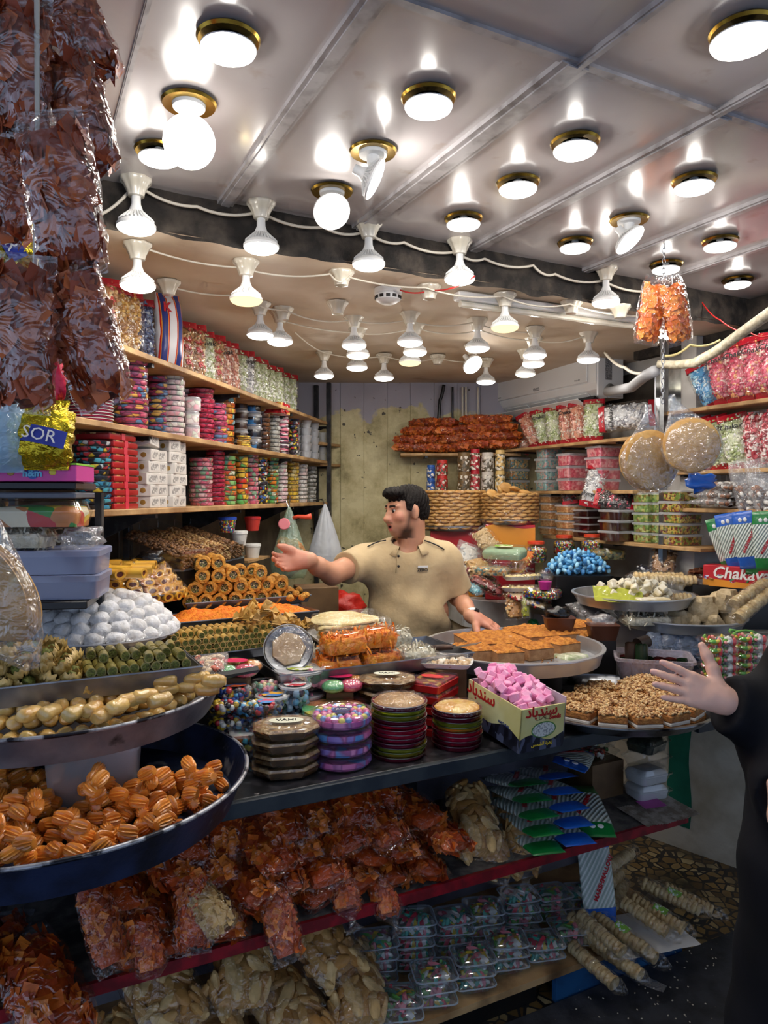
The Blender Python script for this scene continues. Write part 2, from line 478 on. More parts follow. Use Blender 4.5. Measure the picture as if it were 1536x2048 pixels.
# rough sooty edge of the slab between them
b=MB()
rnd=random.Random(3)
def be(u,v):
 p=FR.w(-2.6+6*u,CE+.004)
 z=ZI-.012+(ZC+.02-ZI+.012)*v
 j=.014*noise.noise(Vector((u*60,v*3,1)))
 if v == 0:z += .018*noise.noise(Vector((u*45,7,1)))
 p=p-FR.v*(j+.01*sin(v*3.1))
 return (p.x,p.y,z)
b.grid(be,160,6);struct('trim_1',b,BEAM,180)
# trunking strips on the front ceiling
k=2
def strip(px,py,y0,y1,w,h=.012):
 global k
 x=FR.loc(at_z(px,py,ZC))[0]
 bb=MB()
 c=FR.w(x,(y0+y1)/2,ZC-h/2)
 bb.box((0,0,0),(w,y1-y0,h));bb.box((0,0,-h*.6),(w*.55,y1-y0,h*.5))
 struct('trim_%d'%k,bb,TRIM,0,loc=c,rot=(0,0,FR.a));k += 1
xc=FR.loc(at_z(1148,120,ZC))[1]
strip(600,195,-1.2,CE,.05);strip(970,262,xc,CE,.075);strip(1250,333,xc+.0,CE,.055);strip(1420,440,xc,CE,.045);strip(1470,508,xc,CE,.04)
strip(1240,62,-1.4,xc,.022);strip(1536,165,-1.4,xc,.03)
bb=MB();bb.box((0,0,0),(6,.02,.008));struct('trim_%d'%k,bb,TRIM,0,loc=FR.w(.4,xc,ZC-.004),rot=(0,0,FR.a));k += 1
strip(240,210,-1.2,CE,.012,.004)
# back wall: upright boards under old paint
bw=struct('wall_back',MB().box((0,.06,1.3),(6.0,.08,2.7)),PLASTER,0,loc=(.6,5.36,0),rot=(0,0,R(1.2)))
for i in range(15):
 part('panel',MB().box((0,0,1.3),(.1712,.03,2.56),ch=.0015),PLASTER,bw,30,loc=(-1.35+i*.172,.012+.004*((i*7)%3),0))
# left wall behind the shelves, right wall behind the shelves
bb=MB();bb.box((-1.55,.42,1.3),(3.7,.06,2.7));struct('wall_left',bb,mat('shaded_left_wall',srgb(120,108,92),.8,c2=srgb(86,74,62),ns=5,nd=7),0,loc=LW.o,rot=(0,0,LW.a))  # brown tone puts the shade behind the shelves into the light plaster
bb=MB();bb.box((.3,.42,1.3),(4.0,.06,2.7));struct('wall_right',bb,PALEWALL,0,loc=RW.o,rot=(0,0,RW.a))
# corner post with the side panel between the two right-hand shelf runs
# right counter: rendered block with a white board along its edge
A,B_,C_=Vector((1.64,3.23)),Vector((.50,4.40)),Vector((.30,5.33))
def rcblock(z0,z1,grow=0.0):
 poly=[A,B_,C_,RW.w(-1.38,.37).xy,RW.w(1.5,.37).xy]
 bb=MB();poly=[tuple(p) for p in poly][::-1]
 bb.loft([[(x,y,z0) for x,y in poly],[(x,y,z1) for x,y in poly]]);return bb
wrb=struct('wall_right_base',rcblock(0,1.03),BASEWALL,0)
_d=(B_-A).normalized();_c=Vector((at_z(1360,1560,.55).x,0,0))
_p=RC.hit(1358,1560,0);_q=RC.w(_p[0],-.003,.42)
part('green_paint',MB().grid(lambda u,v:((u-.5)*(.11+.015*sin(v*9)),.0,(v-.5)*.62),6,12),mat('green_paint',srgb(20,110,84),.6,c2=srgb(30,124,96),ns=9),wrb,0,loc=_q,rot=(0,0,RC.a))
# ------------------------------------------------------------------ lamps
def emis(name,c,s):
 m=bpy.data.materials.new(name);m.use_nodes=True;nt=m.node_tree
 for n in list(nt.nodes):
  if n.type == 'BSDF_PRINCIPLED':nt.nodes.remove(n)
 e=nt.nodes.new('ShaderNodeEmission');e.inputs[0].default_value=col4(c);e.inputs[1].default_value=s
 m.cycles.emission_sampling='NONE'
 nt.links.new(e.outputs[0],[n for n in nt.nodes if n.type == 'OUTPUT_MATERIAL'][0].inputs[0])
 return m
LIT=emis('lit_diffuser',(1,.95,.88),LAMP_W)
LITW=emis('warm_diffuser',(1,.80,.42),LAMP_W*.22)
LITD=emis('pale_diffuser',(1,.9,.66),LAMP_W*.3)
BRASS=mat('brass',srgb(190,152,62),.25,1.0,c2=srgb(150,118,44),ns=20,rnd=.1)
PORC=mat('porcelain',srgb(226,220,206),.25,coat=.5,c2=srgb(206,198,180),ns=9)
LAMPW=mat('lamp_white',srgb(228,228,226),.4)
def ufo_body(r,neck=True):
 b=MB()
 pr=[(.013,.088),(.014,.06),(.02,.045),(r*.45,.028),(r*.86,.012),(r,.004),(r*.99,-.003)]
 b.lathe(pr,28,cap1=True)
 for i in range(28):                         # cooling ribs
  a=2*pi*i/28
  b.T=Matrix.Rotation(a,4,'Z')
  b.add([(r*.42,-.0012,.032),(r*.9,-.0012,.012),(r*.9,-.0012,.017),(r*.42,-.0012,.04),(r*.42,.0012,.032),(r*.9,.0012,.012),(r*.9,.0012,.017),(r*.42,.0012,.04)],
              [(0,1,2,3),(7,6,5,4),(3,2,6,7)])
 b.T=Matrix()
 return b
def dome(r,h=.35):
 b=MB();n=6
 b.lathe([(r*cos(pi/2*i/n)*.97,-.003-r*h*sin(pi/2*i/n)) for i in range(n)]+[(r*.03,-.003-r*h)],28,cap0=True)
 b.f=[tuple(reversed(f)) for f in b.f]
 return b
UB=ufo_body(.058).mesh('lamp_housing',LAMPW,40)
UD={k:dome(.058,.30).mesh('diffuser',m,180) for k,m in (('lit',LIT),('warm',LITW),('pale',LITD))}
b=MB()                                        # fluted porcelain lamp holder, hangs below z=0
def flute(r,z,a):return [(r*(1+a*cos(8*t))*cos(t),r*(1+a*cos(8*t))*sin(t),z) for t in [2*pi*i/48 for i in range(48)]]
b.loft([flute(.046,0,.04),flute(.046,-.008,.04),flute(.036,-.018,.06),flute(.027,-.038,.05),flute(.024,-.052,.0),flute(.018,-.053,0)])
PB=b.mesh('lamp_holder',PORC,50)
b=MB();b.lathe([(.046,0),(.060,-.002),(.066,-.008),(.062,-.014),(.040,-.012)],32,cap0=True,cap1=False)
RING=b.mesh('brass_ring',BRASS,50)
b=MB();b.lathe([(.040,-.006),(.038,-.02),(.018,-.022),(.016,-.045)],24);SOCK=b.mesh('socket',LAMPW,40)
LDS={}
for _k,_c,_p in (('lit',(1,.95,.88),LAMP_P),('warm',(1,.78,.4),LAMP_P*.25),('pale',(1,.88,.62),LAMP_P*.35)):
 _l=bpy.data.lights.new('lamp_light','AREA');_l.shape='DISK';_l.size=.10;_l.energy=_p;_l.color=_c
 _g=bpy.data.lights.new('lamp_glow','POINT');_g.shadow_soft_size=.016;_g.energy=_p*LAMP_G/LAMP_P;_g.color=_c;LDS[_k]=(_l,_g)
def glow(parent,st,z=-.038):
 link('lamp_light',LDS[st][0],parent,(0,0,z+.012));link('lamp_glow',LDS[st][1],parent,(0,0,z))
# recessed lamps: pixel of the lamp face, state
FL=[((457,100),1.0,'close to the top edge, above the hanging brown bags'),((318,318),.95,'just behind the round globe bulb'),
      ((857,215),1.0,'alone in the panel right of the long trunking strip'),((1150,302),1.0,'middle of the panel, largest of the row of three'),
      ((1036,380),1.0,'second in the row of three towards the beam'),((927,450),1.0,'last of the row of three, nearest the beam'),
      ((1388,376),1.0,'right of the dangling tilted bulb'),((1486,84),1.1,'largest, in the top right corner'),
      ((1150,497),.98,'left of the dangling tilted bulb, by the beam'),((1440,494),1.0,'near the right edge, behind the metal hook plate'),
      ((1332,540),.95,'right above the hanging orange crisp bags'),((1475,570),.95,'lowest at the right edge')]
for (px,py),s,w in FL:
 p=at_z(px,py,ZC-.03)
 t=thing('ceiling_lamp','lit disc lamp in brass ring, '+w,'lamp',(p.x,p.y,ZC),group='recessed ceiling lamps')
 part('brass_ring',RING,None,t)
 part('lamp_housing',UB,None,t,loc=(0,0,-.028),scale=(1.0*s,1.0*s,.3))
 part('diffuser',UD['lit'],None,t,loc=(0,0,-.028),scale=(1.0*s,1.0*s,.8));glow(t,'lit',-.060)
# globe bulb
p=at_z(378,200,ZC)
t=thing('globe_lamp','round globe bulb hanging from a brass ceiling ring','lamp',(p.x,p.y,ZC))
part('brass_ring',RING,None,t);part('socket',SOCK,None,t)
part('bulb',MB().ball((0,0,0),.062,28,18),LIT,t,180,loc=(0,0,-.10));glow(t,'lit',-.18)
# dangling tilted bulbs
def tilted(ring_px,w,rx,rz,off,roll=0):
 p=at_z(*ring_px,ZC)
 t=thing('dangling_lamp',w,'lamp',(p.x,p.y,ZC),group='loose dangling bulbs')
 part('brass_ring',RING,None,t);part('socket',SOCK,None,t)
 part('wire',MB().tube([(0,0,-.03),(off[0]*.4,off[1]*.4,off[2]*.6),off],.003,6),LAMPW,t)
 h=part('lamp_housing',UB,None,t,loc=off,rot=(rx,roll,rz));h.scale=(1,1,.7)
 part('diffuser',UD['lit'],None,h);glow(h,'lit')
tilted((746,297),'bulb dangling sideways from its brass ring, face turned right',R(-20),R(25),(.004,-.005,-.085),R(-62))
tilted((664,377),'bulb tipped towards the viewer below its brass ring',R(-48),R(20),(0,-.01,-.075))
tilted((1258,435),'bulb hanging aslant from its brass ring by the hook plate',R(-40),R(60),(0,-.01,-.08))
# holders with bulbs: (holder pixel, drop, state, text, ceiling height)
HL=[((267,372),'lit','on the beam nearest the hanging brown bags'),((513,424),'lit','on the beam, second from the left'),
      ((725,463),'lit','on the beam, third from the left'),((905,502),'lit','on the beam, fourth from the left'),((1195,558),'lit','on the beam left of the orange crisp bags')]
for px,st,w in HL:
 y0=FR.hit(px[0],px[1],CE)
 p=FR.w(y0[0],CE-.05,ZC)
 t=thing('beam_lamp','lit bulb in a fluted porcelain holder '+w,'lamp',p,group='bulbs along the beam')
 part('lamp_holder',PB,None,t)
 h=part('lamp_housing',UB,None,t,loc=(0,0,-.142));h.scale=(1,1,1.1)
 part('diffuser',UD[st],None,h);glow(h,st)
IL=[((275,488),'lit','below and behind the leftmost beam bulb'),((492,522),'warm','dim yellow, behind the second beam bulb'),
      ((520,606),'lit','over the top shelf bags, front of a pair'),((560,622),'lit','over the top shelf bags, rear of a pair'),
      ((648,704),'lit','leftmost by the back wall'),((708,632),'lit','front of the row of three left of centre'),
      ((716,655),'pale','middle of the row of three left of centre'),((714,684),'lit','rear of the row of three left of centre'),
      ((768,709),'lit','right of the leftmost one by the back wall'),((820,624),'lit','front of the row of three at the centre'),
      ((830,648),'lit','middle of the row of three at the centre'),((820,672),'warm','yellow, rear of the row of three at the centre'),
      ((955,638),'lit','behind the yellow bulb right of centre'),((972,718),'lit','rearmost, above the air conditioner end'),
      ((1070,655),'lit','front of the pair before the air conditioner'),((1067,676),'lit','rear of the pair before the air conditioner'),
      ((1051,700),'pale','pale, close before the air conditioner'),((1177,665),'lit','above the right end of the air conditioner'),
      ((1010,588),'warm','large yellow one behind the beam')]
for px,st,w in IL:
 p=at_z(px[0],px[1],ZI)
 t=thing('ceiling_bulb',('lit' if st == 'lit' else 'glowing')+' bulb on inner ceiling, '+w,'lamp',p,group='bulbs on the inner ceiling')
 part('lamp_holder',PB,None,t)
 h=part('lamp_housing',UB,None,t,loc=(0,0,-.135));h.scale=(1,1,1.05)
 part('diffuser',UD[st],None,h);glow(h,st)
p=at_z(945,690,ZI)
t=thing('ceiling_bulb','bulb knocked askew in its holder, in front of the rear corner','lamp',p,group='bulbs on the inner ceiling')
part('lamp_holder',PB,None,t)
h=part('lamp_housing',UB,None,t,loc=(.0,-.01,-.11),rot=(R(-48),0,R(35)));part('diffuser',UD['lit'],None,h);glow(h,'lit')
for i,(px,w) in enumerate([((337,563),'over the leftmost crisp bags'),((683,543),'left of the smoke alarm'),((1057,527),'on the beam'),((1143,603),'by the fluorescent batten, left'),
  ((1240,612),'by the fluorescent batten, right'),((858,572),'behind the smoke alarm cable'),((675,604),'in front of the row of three'),((875,711),'near the rear corner'),
  ((566,616),'above the left shelves'),((1405,590),'by the right edge under the front ceiling')]):
 z=ZC if i in (2,9) else ZI
 p=at_z(px[0],px[1],z)
 tag(link('empty_lamp_holder',PB,None,p),'empty porcelain lamp holder '+w,'lamp holder','empty lamp holders')
# lamp behind the orange bags
p=at_d(1345,668,3.0)
t=thing('hanging_lamp','lit bulb glowing behind the hanging orange crisp bags','lamp',p)
part('lamp_housing',UB,None,t);part('diffuser',UD['lit'],None,t);glow(t,'lit')
part('cord',MB().tube([(0,0,.08),(0,.01,.3),(0,0,ZC-p.z)],.003,6),BLACK,t)
# smoke alarm
p=at_z(776,578,ZI)
t=thing('smoke_alarm','white round smoke alarm on the inner ceiling','smoke alarm',p)
part('base',MB().lathe([(.055,0),(.055,-.02),(.05,-.024)],32),LAMPW,t)
part('cap',MB().lathe([(.052,-.024),(.05,-.045),(.03,-.058)],32),LAMPW,t)
bb=MB()
for i in range(12):
 a=2*pi*i/12;bb.box((.0505*cos(a),.0505*sin(a),-.036),(.006,.016,.012),rz=a)
part('vent_slots',bb,BLACK,t,0)
# fluorescent batten
p0,p1=at_z(912,592,ZI-.02),at_z(1270,640,ZI-.02)
d=p1-p0
t=thing('fluorescent_batten','unlit white fluorescent batten along the beam','lamp',(p0+p1)/2,(0,0,math.atan2(d.y,d.x)))
part('body',MB().box((0,0,0),(d.length,.05,.035),ch=.005),LAMPW,t)
part('tube',MB().tube([(-d.length*.48,0,-.03),(d.length*.48,0,-.03)],.013,10),PORC,t)
# cables drooping between holders
def sag(a,b,dz,n=10):
 a,b=Vector(a),Vector(b)
 return [tuple(a.lerp(b,i/n)-Vector((0,0,dz*4*(i/n)*(1-i/n)))) for i in range(n+1)]
CABLE=mat('white_cable',srgb(212,204,188),.5)
RED=mat('red_wire',srgb(190,34,32),.45)
def run(pts,m,label,r=.0035,sg=.02,z=None):
 path=[]
 P=[at_z(x,y,(z or ZI)-.022) if len(q) == 2 else at_d(x,y,q[2]) for q in pts for x,y in [q[:2]]]
 for i in range(len(P)-1):path += sag(P[i],P[i+1],sg*(.6+.8*((i*37)%5)/5))[(1 if i else 0):]
 return tag(part('cable',MB().tube(path,r,6),m,None,180),label,'cable')
run([(300,500),(480,535),(660,548),(700,552)],CABLE,'white cable from the leftmost inner bulb past the dim yellow one')
run([(345,575),(480,590),(570,620),(700,640),(815,640),(945,645),(1060,665)],CABLE,'white cable linking the front bulbs of the inner rows')
run([(560,640),(705,665),(830,655),(960,660),(1070,680),(1170,672)],CABLE,'white cable linking the middle bulbs of the inner rows')
run([(590,665),(650,706),(770,712),(875,716),(975,722)],CABLE,'white cable running to the rear bulbs by the back wall')
run([(690,552),(850,575),(1005,592),(1140,608),(1280,632)],CABLE,'white cable along the fluorescent batten')
run([(800,580),(860,580),(950,552)],RED,'red wire from the smoke alarm to the beam',.003)
bp=[]
for x,y in [(185,440),(267,375),(390,420),(513,430),(640,460),(725,468),(800,490),(905,508),(960,522),(1057,535),(1100,552),(1195,565),(1290,585)]:
 h=FR.hit(x,y,CE);bp.append(FR.w(h[0],CE-.03,min(h[2],ZC-.004)))
path=[]
for i in range(len(bp)-1):path += sag(bp[i],bp[i+1],.018)[(1 if i else 0):]
tag(part('cable',MB().tube(path,.005,6),CABLE,None,180),'thick white cable looping along the sooty beam from bulb to bulb','cable')
# ------------------------------------------------------------------ generators
def tmpl(mb):return np.array(mb.v,float),list(mb.f),list(mb.m)
def scatter(name,items,mats,smooth=40):
 """items: (template, 4x4 matrix, material offset) -> one mesh"""
 V=[];F=[];MI=[];b=0
 for (tv,tf,tm),M,mo in items:
  A=np.array(M)
  V.append(tv @ A[:3,:3].T+A[:3,3]);F += [tuple(i+b for i in f) for f in tf];MI += [m+mo for m in tm];b += len(tv)
 me=bpy.data.meshes.new(name)
 me.from_pydata(np.concatenate(V).tolist(),[],F)
 for m in (mats if isinstance(mats,(list,tuple)) else [mats]):me.materials.append(m)
 if any(MI):me.polygons.foreach_set('material_index',MI)
 if smooth:
  me.polygons.foreach_set('use_smooth',[True]*len(me.polygons))
  if smooth<180:me.set_sharp_from_angle(angle=R(smooth))
 return me
def rotm(rx,ry,rz):return Euler((rx,ry,rz)).to_matrix().to_4x4()
def TR(p,rot=(0,0,0),s=1.0):
 S=Matrix.Diagonal((s,s,s,1)) if isinstance(s,(int,float)) else Matrix.Diagonal((*s,1))
 return Matrix.Translation(Vector(p)) @ rotm(*rot) @ S
# ---- small contents
def t_chip(s=.03,seed=0):
 r=random.Random(seed);b=MB()
 a,c=r.uniform(.1,.4),r.uniform(-.3,.3)
 def f(u,v):
  x,y=(u-.5)*s*1.3,(v-.5)*s
  return (x,y,a*s*(.5*((2*u-1)**2))+c*s*(v-.5)*(u-.5)*2)
 b.grid(f,3,2);return tmpl(b)
def t_biscuit(l=.075,w=.026,h=.02):
 b=MB();L=[]
 for i in range(7):
  t=-1+2*i/6;k=max(.12,(1-abs(t)**3.2))**.5
  L.append([(t*l/2,w/2*k*cos(2*pi*j/8),h/2*k*sin(2*pi*j/8)) for j in range(8)])
 b.loft(L);b.f=[tuple(reversed(f)) for f in b.f];return tmpl(b)
def t_nut(s=.011):b=MB();b.ball((0,0,0),(s*.95,s*.62,s*.5),7,5);return tmpl(b)
def t_ball(s=.01):b=MB();b.ball((0,0,0),s,8,6);return tmpl(b)
def t_wrapped(s=.012):
 b=MB();b.ball((0,0,0),(s*1.1,s*.7,s*.6),6,4)
 for k in (-1,1):b.add([(k*s,0,0),(k*s*1.9,s*.6,s*.2),(k*s*1.9,-s*.6,-.2*s)],[(0,1,2) if k>0 else (0,2,1)])
 return tmpl(b)
def t_cube(s=.012):b=MB();b.box((0,0,0),(s*1.5,s*1.1,s),ch=s*.12);return tmpl(b)
def t_strip(l=.05,w=.012):
 b=MB();b.grid(lambda u,v:((u-.5)*l,(v-.5)*w,.012*sin(u*3.1)),5,1);return tmpl(b)
def t_ringcandy(s=.014): 
 b=MB();L=[]
 for i in range(8):
  a=2*pi*i/8;L.append([((s+s*.4*cos(p))*cos(a),(s+s*.4*cos(p))*sin(a),s*.4*sin(p)) for p in [2*pi*j/5 for j in range(5)]])
 L.append(L[0]);b.loft(L,cap0=False,cap1=False);b.f=[tuple(reversed(f)) for f in b.f];return tmpl(b)
# ---- a soft bag lying along local y, thickness z, centre at the origin
def bag_pt(u,th,L,W,T,neck,k=1.0):
 e=abs(2*u-1)
 w=1-.10*e**4;t=max(.02,(1-e**2.6))**.62
 y=L*(u-.5)
 if neck and u>.72:
  q=(u-.72)/.28
  g=(1-q)**2 if q<.62 else .145+(q-.62)*.9
  w *= max(.14,g);t=max(.03,t*max(.22,1-q*1.4)) if q<.62 else .05+(q-.62)*.2
 c,s=cos(th),sin(th)
 return Vector((W/2*w*k*(abs(c)**.8)*(1 if c >= 0 else -1),y,T/2*t*k*(abs(s)**.9)*(1 if s >= 0 else -1)))
def bag_meshes(name,L,W,T,items,n,seed,mats,filmm=None,core=None,neck=False,drop=0.0,bands=None,fill=1.0,wr=.06):
 """contents mesh and film mesh of a filled clear bag"""
 r=random.Random(seed);its=[]
 if core is not None:
  b=MB();b.loft([[tuple(bag_pt(.06+.88*fill*i/8,2*pi*j/10,L,W,T,neck,.70)*(1+.06*noise.noise(Vector((i,j,seed))))) for j in range(10)] for i in range(9)])
  b.f=[tuple(reversed(f)) for f in b.f]
  its.append((tmpl(b),Matrix(),core))
 for i in range(n):
  u=.05+.9*fill*r.random();th=2*pi*r.random()
  p=bag_pt(u,th,L,W,T,neck,r.uniform(.66,.80))
  it=r.choice(items)
  nv=Vector((p.x/W**2,p.y/L**2*.5,p.z/T**2))+Vector((r.uniform(-1,1),r.uniform(-1,1),r.uniform(-1,1)))*.10/W
  q=nv.to_track_quat('Z','Y').to_matrix().to_4x4() @ Matrix.Rotation(r.uniform(0,6.28),4,'Z')
  its.append((it[0],Matrix.Translation(p) @ q @ Matrix.Scale(r.uniform(.8,1.15),4),it[1]))
 cm=scatter('contents',its,mats)
 b=MB();nu,nt_=22,22
 def fp(i,j):
  u=i/nu;th=2*pi*j/nt_
  p=bag_pt(u,th,L,W,T,neck,1.04)
  d=wr*(noise.noise(Vector((cos(th)*2.2+seed,u*7,sin(th)*2.2)))+.5*noise.noise(Vector((cos(th)*6+seed,u*16,sin(th)*6))))
  return tuple(p*(1+d)) if .04<u<.96 else tuple(p)
 LP=[[fp(i,j) for j in range(nt_)] for i in range(nu+1)]
 if neck:
  top=LP[-1]
  LP.append([(p[0]*1.5,p[1]+L*.05,p[2]*2+.004*sin(j*2.4)) for j,p in enumerate(top)])
 else:                                  # flat welded ends
  LP=[[(p[0]*1.0,p[1]-L*.045,p[2]*.15+.002*sin(j)) for j,p in enumerate(LP[0])]]+LP+[[(p[0]*1.0,p[1]+L*.045,p[2]*.15+.002*sin(j*1.7)) for j,p in enumerate(LP[-1])]]
 b.loft(LP,cap0=False,cap1=False);b.f=[tuple(reversed(f)) for f in b.f]
 ps=[('contents',cm,'stuff'),('film',b.mesh('film',filmm or FILM,180))]
 if bands:                              # printed bands at the two ends
  for (u0,u1),m in bands:
   bb=MB();bb.loft([[tuple(bag_pt(min(.995,max(.005,u)),2*pi*j/18,L,W,T,False,1.04)+Vector((0,0 if .0<u<1.0 else (L*.04 if u >= 1 else -L*.04),0))) for j in range(18)] for u in (u0,(u0+u1)/2,u1)],cap0=False,cap1=False)
   bb.f=[tuple(reversed(f)) for f in bb.f]
   ps.append(('printed_band',bb.mesh('printed_band',m,180)))
 return ps
def up_rot(az,lean=0.0,roll=0.0):
 """bag standing on end (local y up), its flat face turned to direction az (0 = facing -y), leaning back"""
 return (Matrix.Rotation(az,4,'Z') @ Matrix.Rotation(pi/2+lean,4,'X') @ Matrix.Rotation(0,4,'Y') @ Matrix.Rotation(roll,4,'Z')).to_euler()
# ---- round stacked tray: tub body, contents, clear lid
def round_tray(name,cat,r,h,content,rim=None,lid=None,n=26,dome=.0):
 b=MB();b.lathe([(r*.86,0),(r*.93,h*.25),(r*.94,h*.72),(r*.9,h*.80)],n)
 c=b.mesh('candy_ring',content,40)
 b=MB();b.lathe([(r*.95,h*.70),(r,h*.74),(r,h*.86),(r*.93,h*.90+dome),(r*.90,h*.985+dome),(r*.85,h*.985+dome)],n,cap0=False)
 b.lathe([(r*.84,.0),(r*.92,.002),(r*.97,h*.10),(r*.95,h*.13)],n,cap1=False)
 l=b.mesh('lid',lid or CLEAR,40)
 ps=[('contents',c),('lid',l)]
 return Proto(name,cat,ps)
# ---- rectangular lidded box or tub
def rect_tub(name,cat,w,d,h,content,body=None,lid=None,rr=.012,fill=.85,lidh=.012,flare=.0):
 ps=[]
 if content is not None:
  b=MB();b.stack([(.003,.006+flare),(h*fill*.5,.004+flare*.5),(h*fill,.003)],lambda i:rrect(w-2*i,d-2*i,rr));ps.append(('contents',b.mesh('contents',content,40)))
 b=MB();b.stack([(0,.004+flare),(h-lidh,0)],lambda i:rrect(w-2*i,d-2*i,rr),cap1=False)
 ps.append(('tub',b.mesh('tub',body or CLEAR,40)))
 b=MB();b.stack([(h-lidh,-.004),(h-.003,-.004),(h,0),(h,.010),(h-.003,.012)],lambda i:rrect(w-2*i,d-2*i,rr),cap0=False)
 ps.append(('lid',b.mesh('lid',lid or MILKY,40)))
 return Proto(name,cat,ps)
# ---- heap: pieces come to rest on the floor of a tray or on each other
def heap(inside,top,n,r,z0,seed,tries=4000,sp=1.55,squash=.9):
 """inside(x, y) -> bool, top(x, y) -> highest centre allowed; returns centres"""
 rr=random.Random(seed);P=[]
 x0,x1,y0,y1=inside.box
 for _ in range(tries):
  if len(P) >= n:break
  x,y=rr.uniform(x0,x1),rr.uniform(y0,y1)
  if not inside(x,y):continue
  z=z0+r
  for q in P:
   d2=(q[0]-x)**2+(q[1]-y)**2
   if d2<(sp*r)**2:
    z=max(z,q[2]+squash*math.sqrt((sp*r)**2-d2))
  if z <= top(x,y):P.append((x,y,z))
 return P
class Region:
 def __init__(s,f,box):s.f=f;s.box=box
 def __call__(s,x,y):return s.f(x,y)
# ---- round metal tray, rim at local z=0
def tray_mesh(r,h,m,flare=.06,n=64,lip=.012):
 b=MB()
 b.lathe([(r*(1-flare)-.004,-h),(r-lip*.6,-.006),(r,-.002),(r,.003),(r-lip,.003),(r-lip-.002,-.004),(r*(1-flare)-.006,-h+.006),(.001,-h+.006)],n,cap0=True,cap1=False)
 return b.mesh('metal_tray',m,50)
# ------------------------------------------------------------------ left shelves
S1=LW.hit(358,731)[2];S2=LW.hit(380,873)[2];S3=LW.hit(400,1013)[2]
def lx(px,y=.1):return LW.hit(px,985,y)[0]
def lw_(x,y,z):return LW.w(x,y,z)
SHELF_END=lx(655,0)
UPR=DARKMETAL
for z,x0,nm in ((S1,lx(140,0),'top'),(S2,lx(130,0),'middle'),(S3,lx(148,0),'lowest')):
 t=thing('wall_shelf',nm+' long wooden shelf board on the left wall','shelf',LW.w(0,0,z),(0,0,LW.a),group='left wall shelves')
 ln=SHELF_END-x0
 part('board',MB().box((x0+ln/2,.17,-.011),(ln,.34,.022),ch=.003),WOOD,t)
 for i in range(4):
  xx=x0+.55+i*.85
  bb=MB();bb.box((xx,.17,-.03),(.02,.30,.016));bb.add([(xx-.003,.04,-.03),(xx-.003,.33,-.03),(xx-.003,.33,-.16),(xx+.003,.04,-.03),(xx+.003,.33,-.03),(xx+.003,.33,-.16)],[(0,1,2),(5,4,3),(0,3,4,1),(1,4,5,2),(2,5,3,0)])
  part('bracket',bb,DARKMETAL,t,0)
# short shelf boards at the far end
for px,py,nm in ((575,822,'upper'),(610,918,'lower')):
 h=LW.hit(px,py,.02)
 t=thing('wall_shelf','short %s board end jutting by the back corner post'%nm,'shelf',LW.w(SHELF_END+.10,.12,S2+(.13 if nm == 'upper' else -.016)),(0,0,LW.a+R(-14)),group='left wall shelves')
 part('board',MB().box((0,0,-.01),(.30,.26,.02),ch=.003),WOOD,t);part('bracket',MB().box((0,0,-.028),(.02,.2,.014)),DARKMETAL,t)
# slotted uprights
for i,(x,y,w) in enumerate([(lx(150,.03),.30,'at the near end of the red boxes shelf'),(lx(255,.33),.33,'behind the nut bins'),(lx(372,.33),.33,'behind the blue lidded tubs'),(SHELF_END+.04,.0,'at the far end of the left shelves'),(SHELF_END+.14,.12,'in the corner by the hanging white bag')]):
 bb=MB();bb.box((0,0,1.25),(.035,.03,2.5),ch=.003)
 t=thing('shelf_upright','dark slotted steel upright '+w,'post',LW.w(x,y+.0,0),(0,0,LW.a),group='shelf uprights')
 part('post',bb,DARKMETAL,t,30)
 bb=MB()
 for k in range(50):bb.box((0,-.0155,.12+k*.045),(.008,.002,.022))
 part('slots',bb,BLACK,t,0)
pink,blue,yel,org,grn,red,wht=srgb(222,92,132),srgb(78,158,210),srgb(240,206,70),srgb(236,140,40),srgb(96,176,88),srgb(196,36,44),srgb(232,228,222)
C_TWIST=cells('twisted_candy',[srgb(200,66,100),srgb(206,90,120),srgb(90,130,170),srgb(170,60,90),srgb(150,70,110),srgb(226,170,80)],34,squash=(1,1,2.2),rnd=True,edge=srgb(90,40,60))
C_TWISTB=cells('twisted_candy_blue',[srgb(190,80,120),srgb(84,140,180),srgb(110,150,190),srgb(190,66,100),srgb(226,180,90)],34,squash=(1,1,2.2),rnd=True,edge=srgb(80,50,80))
C_RED=cells('red_candy',[srgb(190,30,66),srgb(206,50,84),srgb(168,26,60),srgb(214,80,110)],40,squash=(1,1,2),rnd=True,edge=srgb(100,16,36))
C_PALE=cells('pale_candy',[srgb(236,214,214),srgb(226,190,196),srgb(214,222,206),srgb(240,234,226),srgb(230,170,180)],40,rnd=True,edge=srgb(190,170,170))
C_ORANGE=cells('orange_candy',[org,srgb(240,160,60),srgb(224,110,40),srgb(206,60,60),yel,srgb(120,180,190)],36,rnd=True,edge=srgb(150,90,40))
C_MIX=cells('mixed_gum',[srgb(60,150,190),srgb(236,200,60),srgb(28,30,40),srgb(230,236,236),srgb(206,60,70),srgb(36,44,60),srgb(90,190,210)],48,rnd=True,edge=srgb(30,34,44))
C_GREEN=cells('green_candy',[grn,srgb(140,196,120),org,srgb(220,90,50),srgb(226,226,200),srgb(70,150,120)],34,rnd=True,edge=srgb(90,110,70))
C_PINKG=cells('pink_balls',[srgb(232,150,164),srgb(214,100,130),srgb(236,196,196),srgb(130,170,140),srgb(226,120,120)],36,rnd=True,edge=srgb(150,90,100))
C_YEL=cells('yellow_candy',[yel,srgb(226,190,90),srgb(240,220,150),srgb(210,160,70)],36,rnd=True,edge=srgb(140,110,50))
C_BROWN=cells('brown_candy',[srgb(92,54,30),srgb(120,76,40),srgb(70,40,24)],40,rnd=True,edge=srgb(40,24,16))
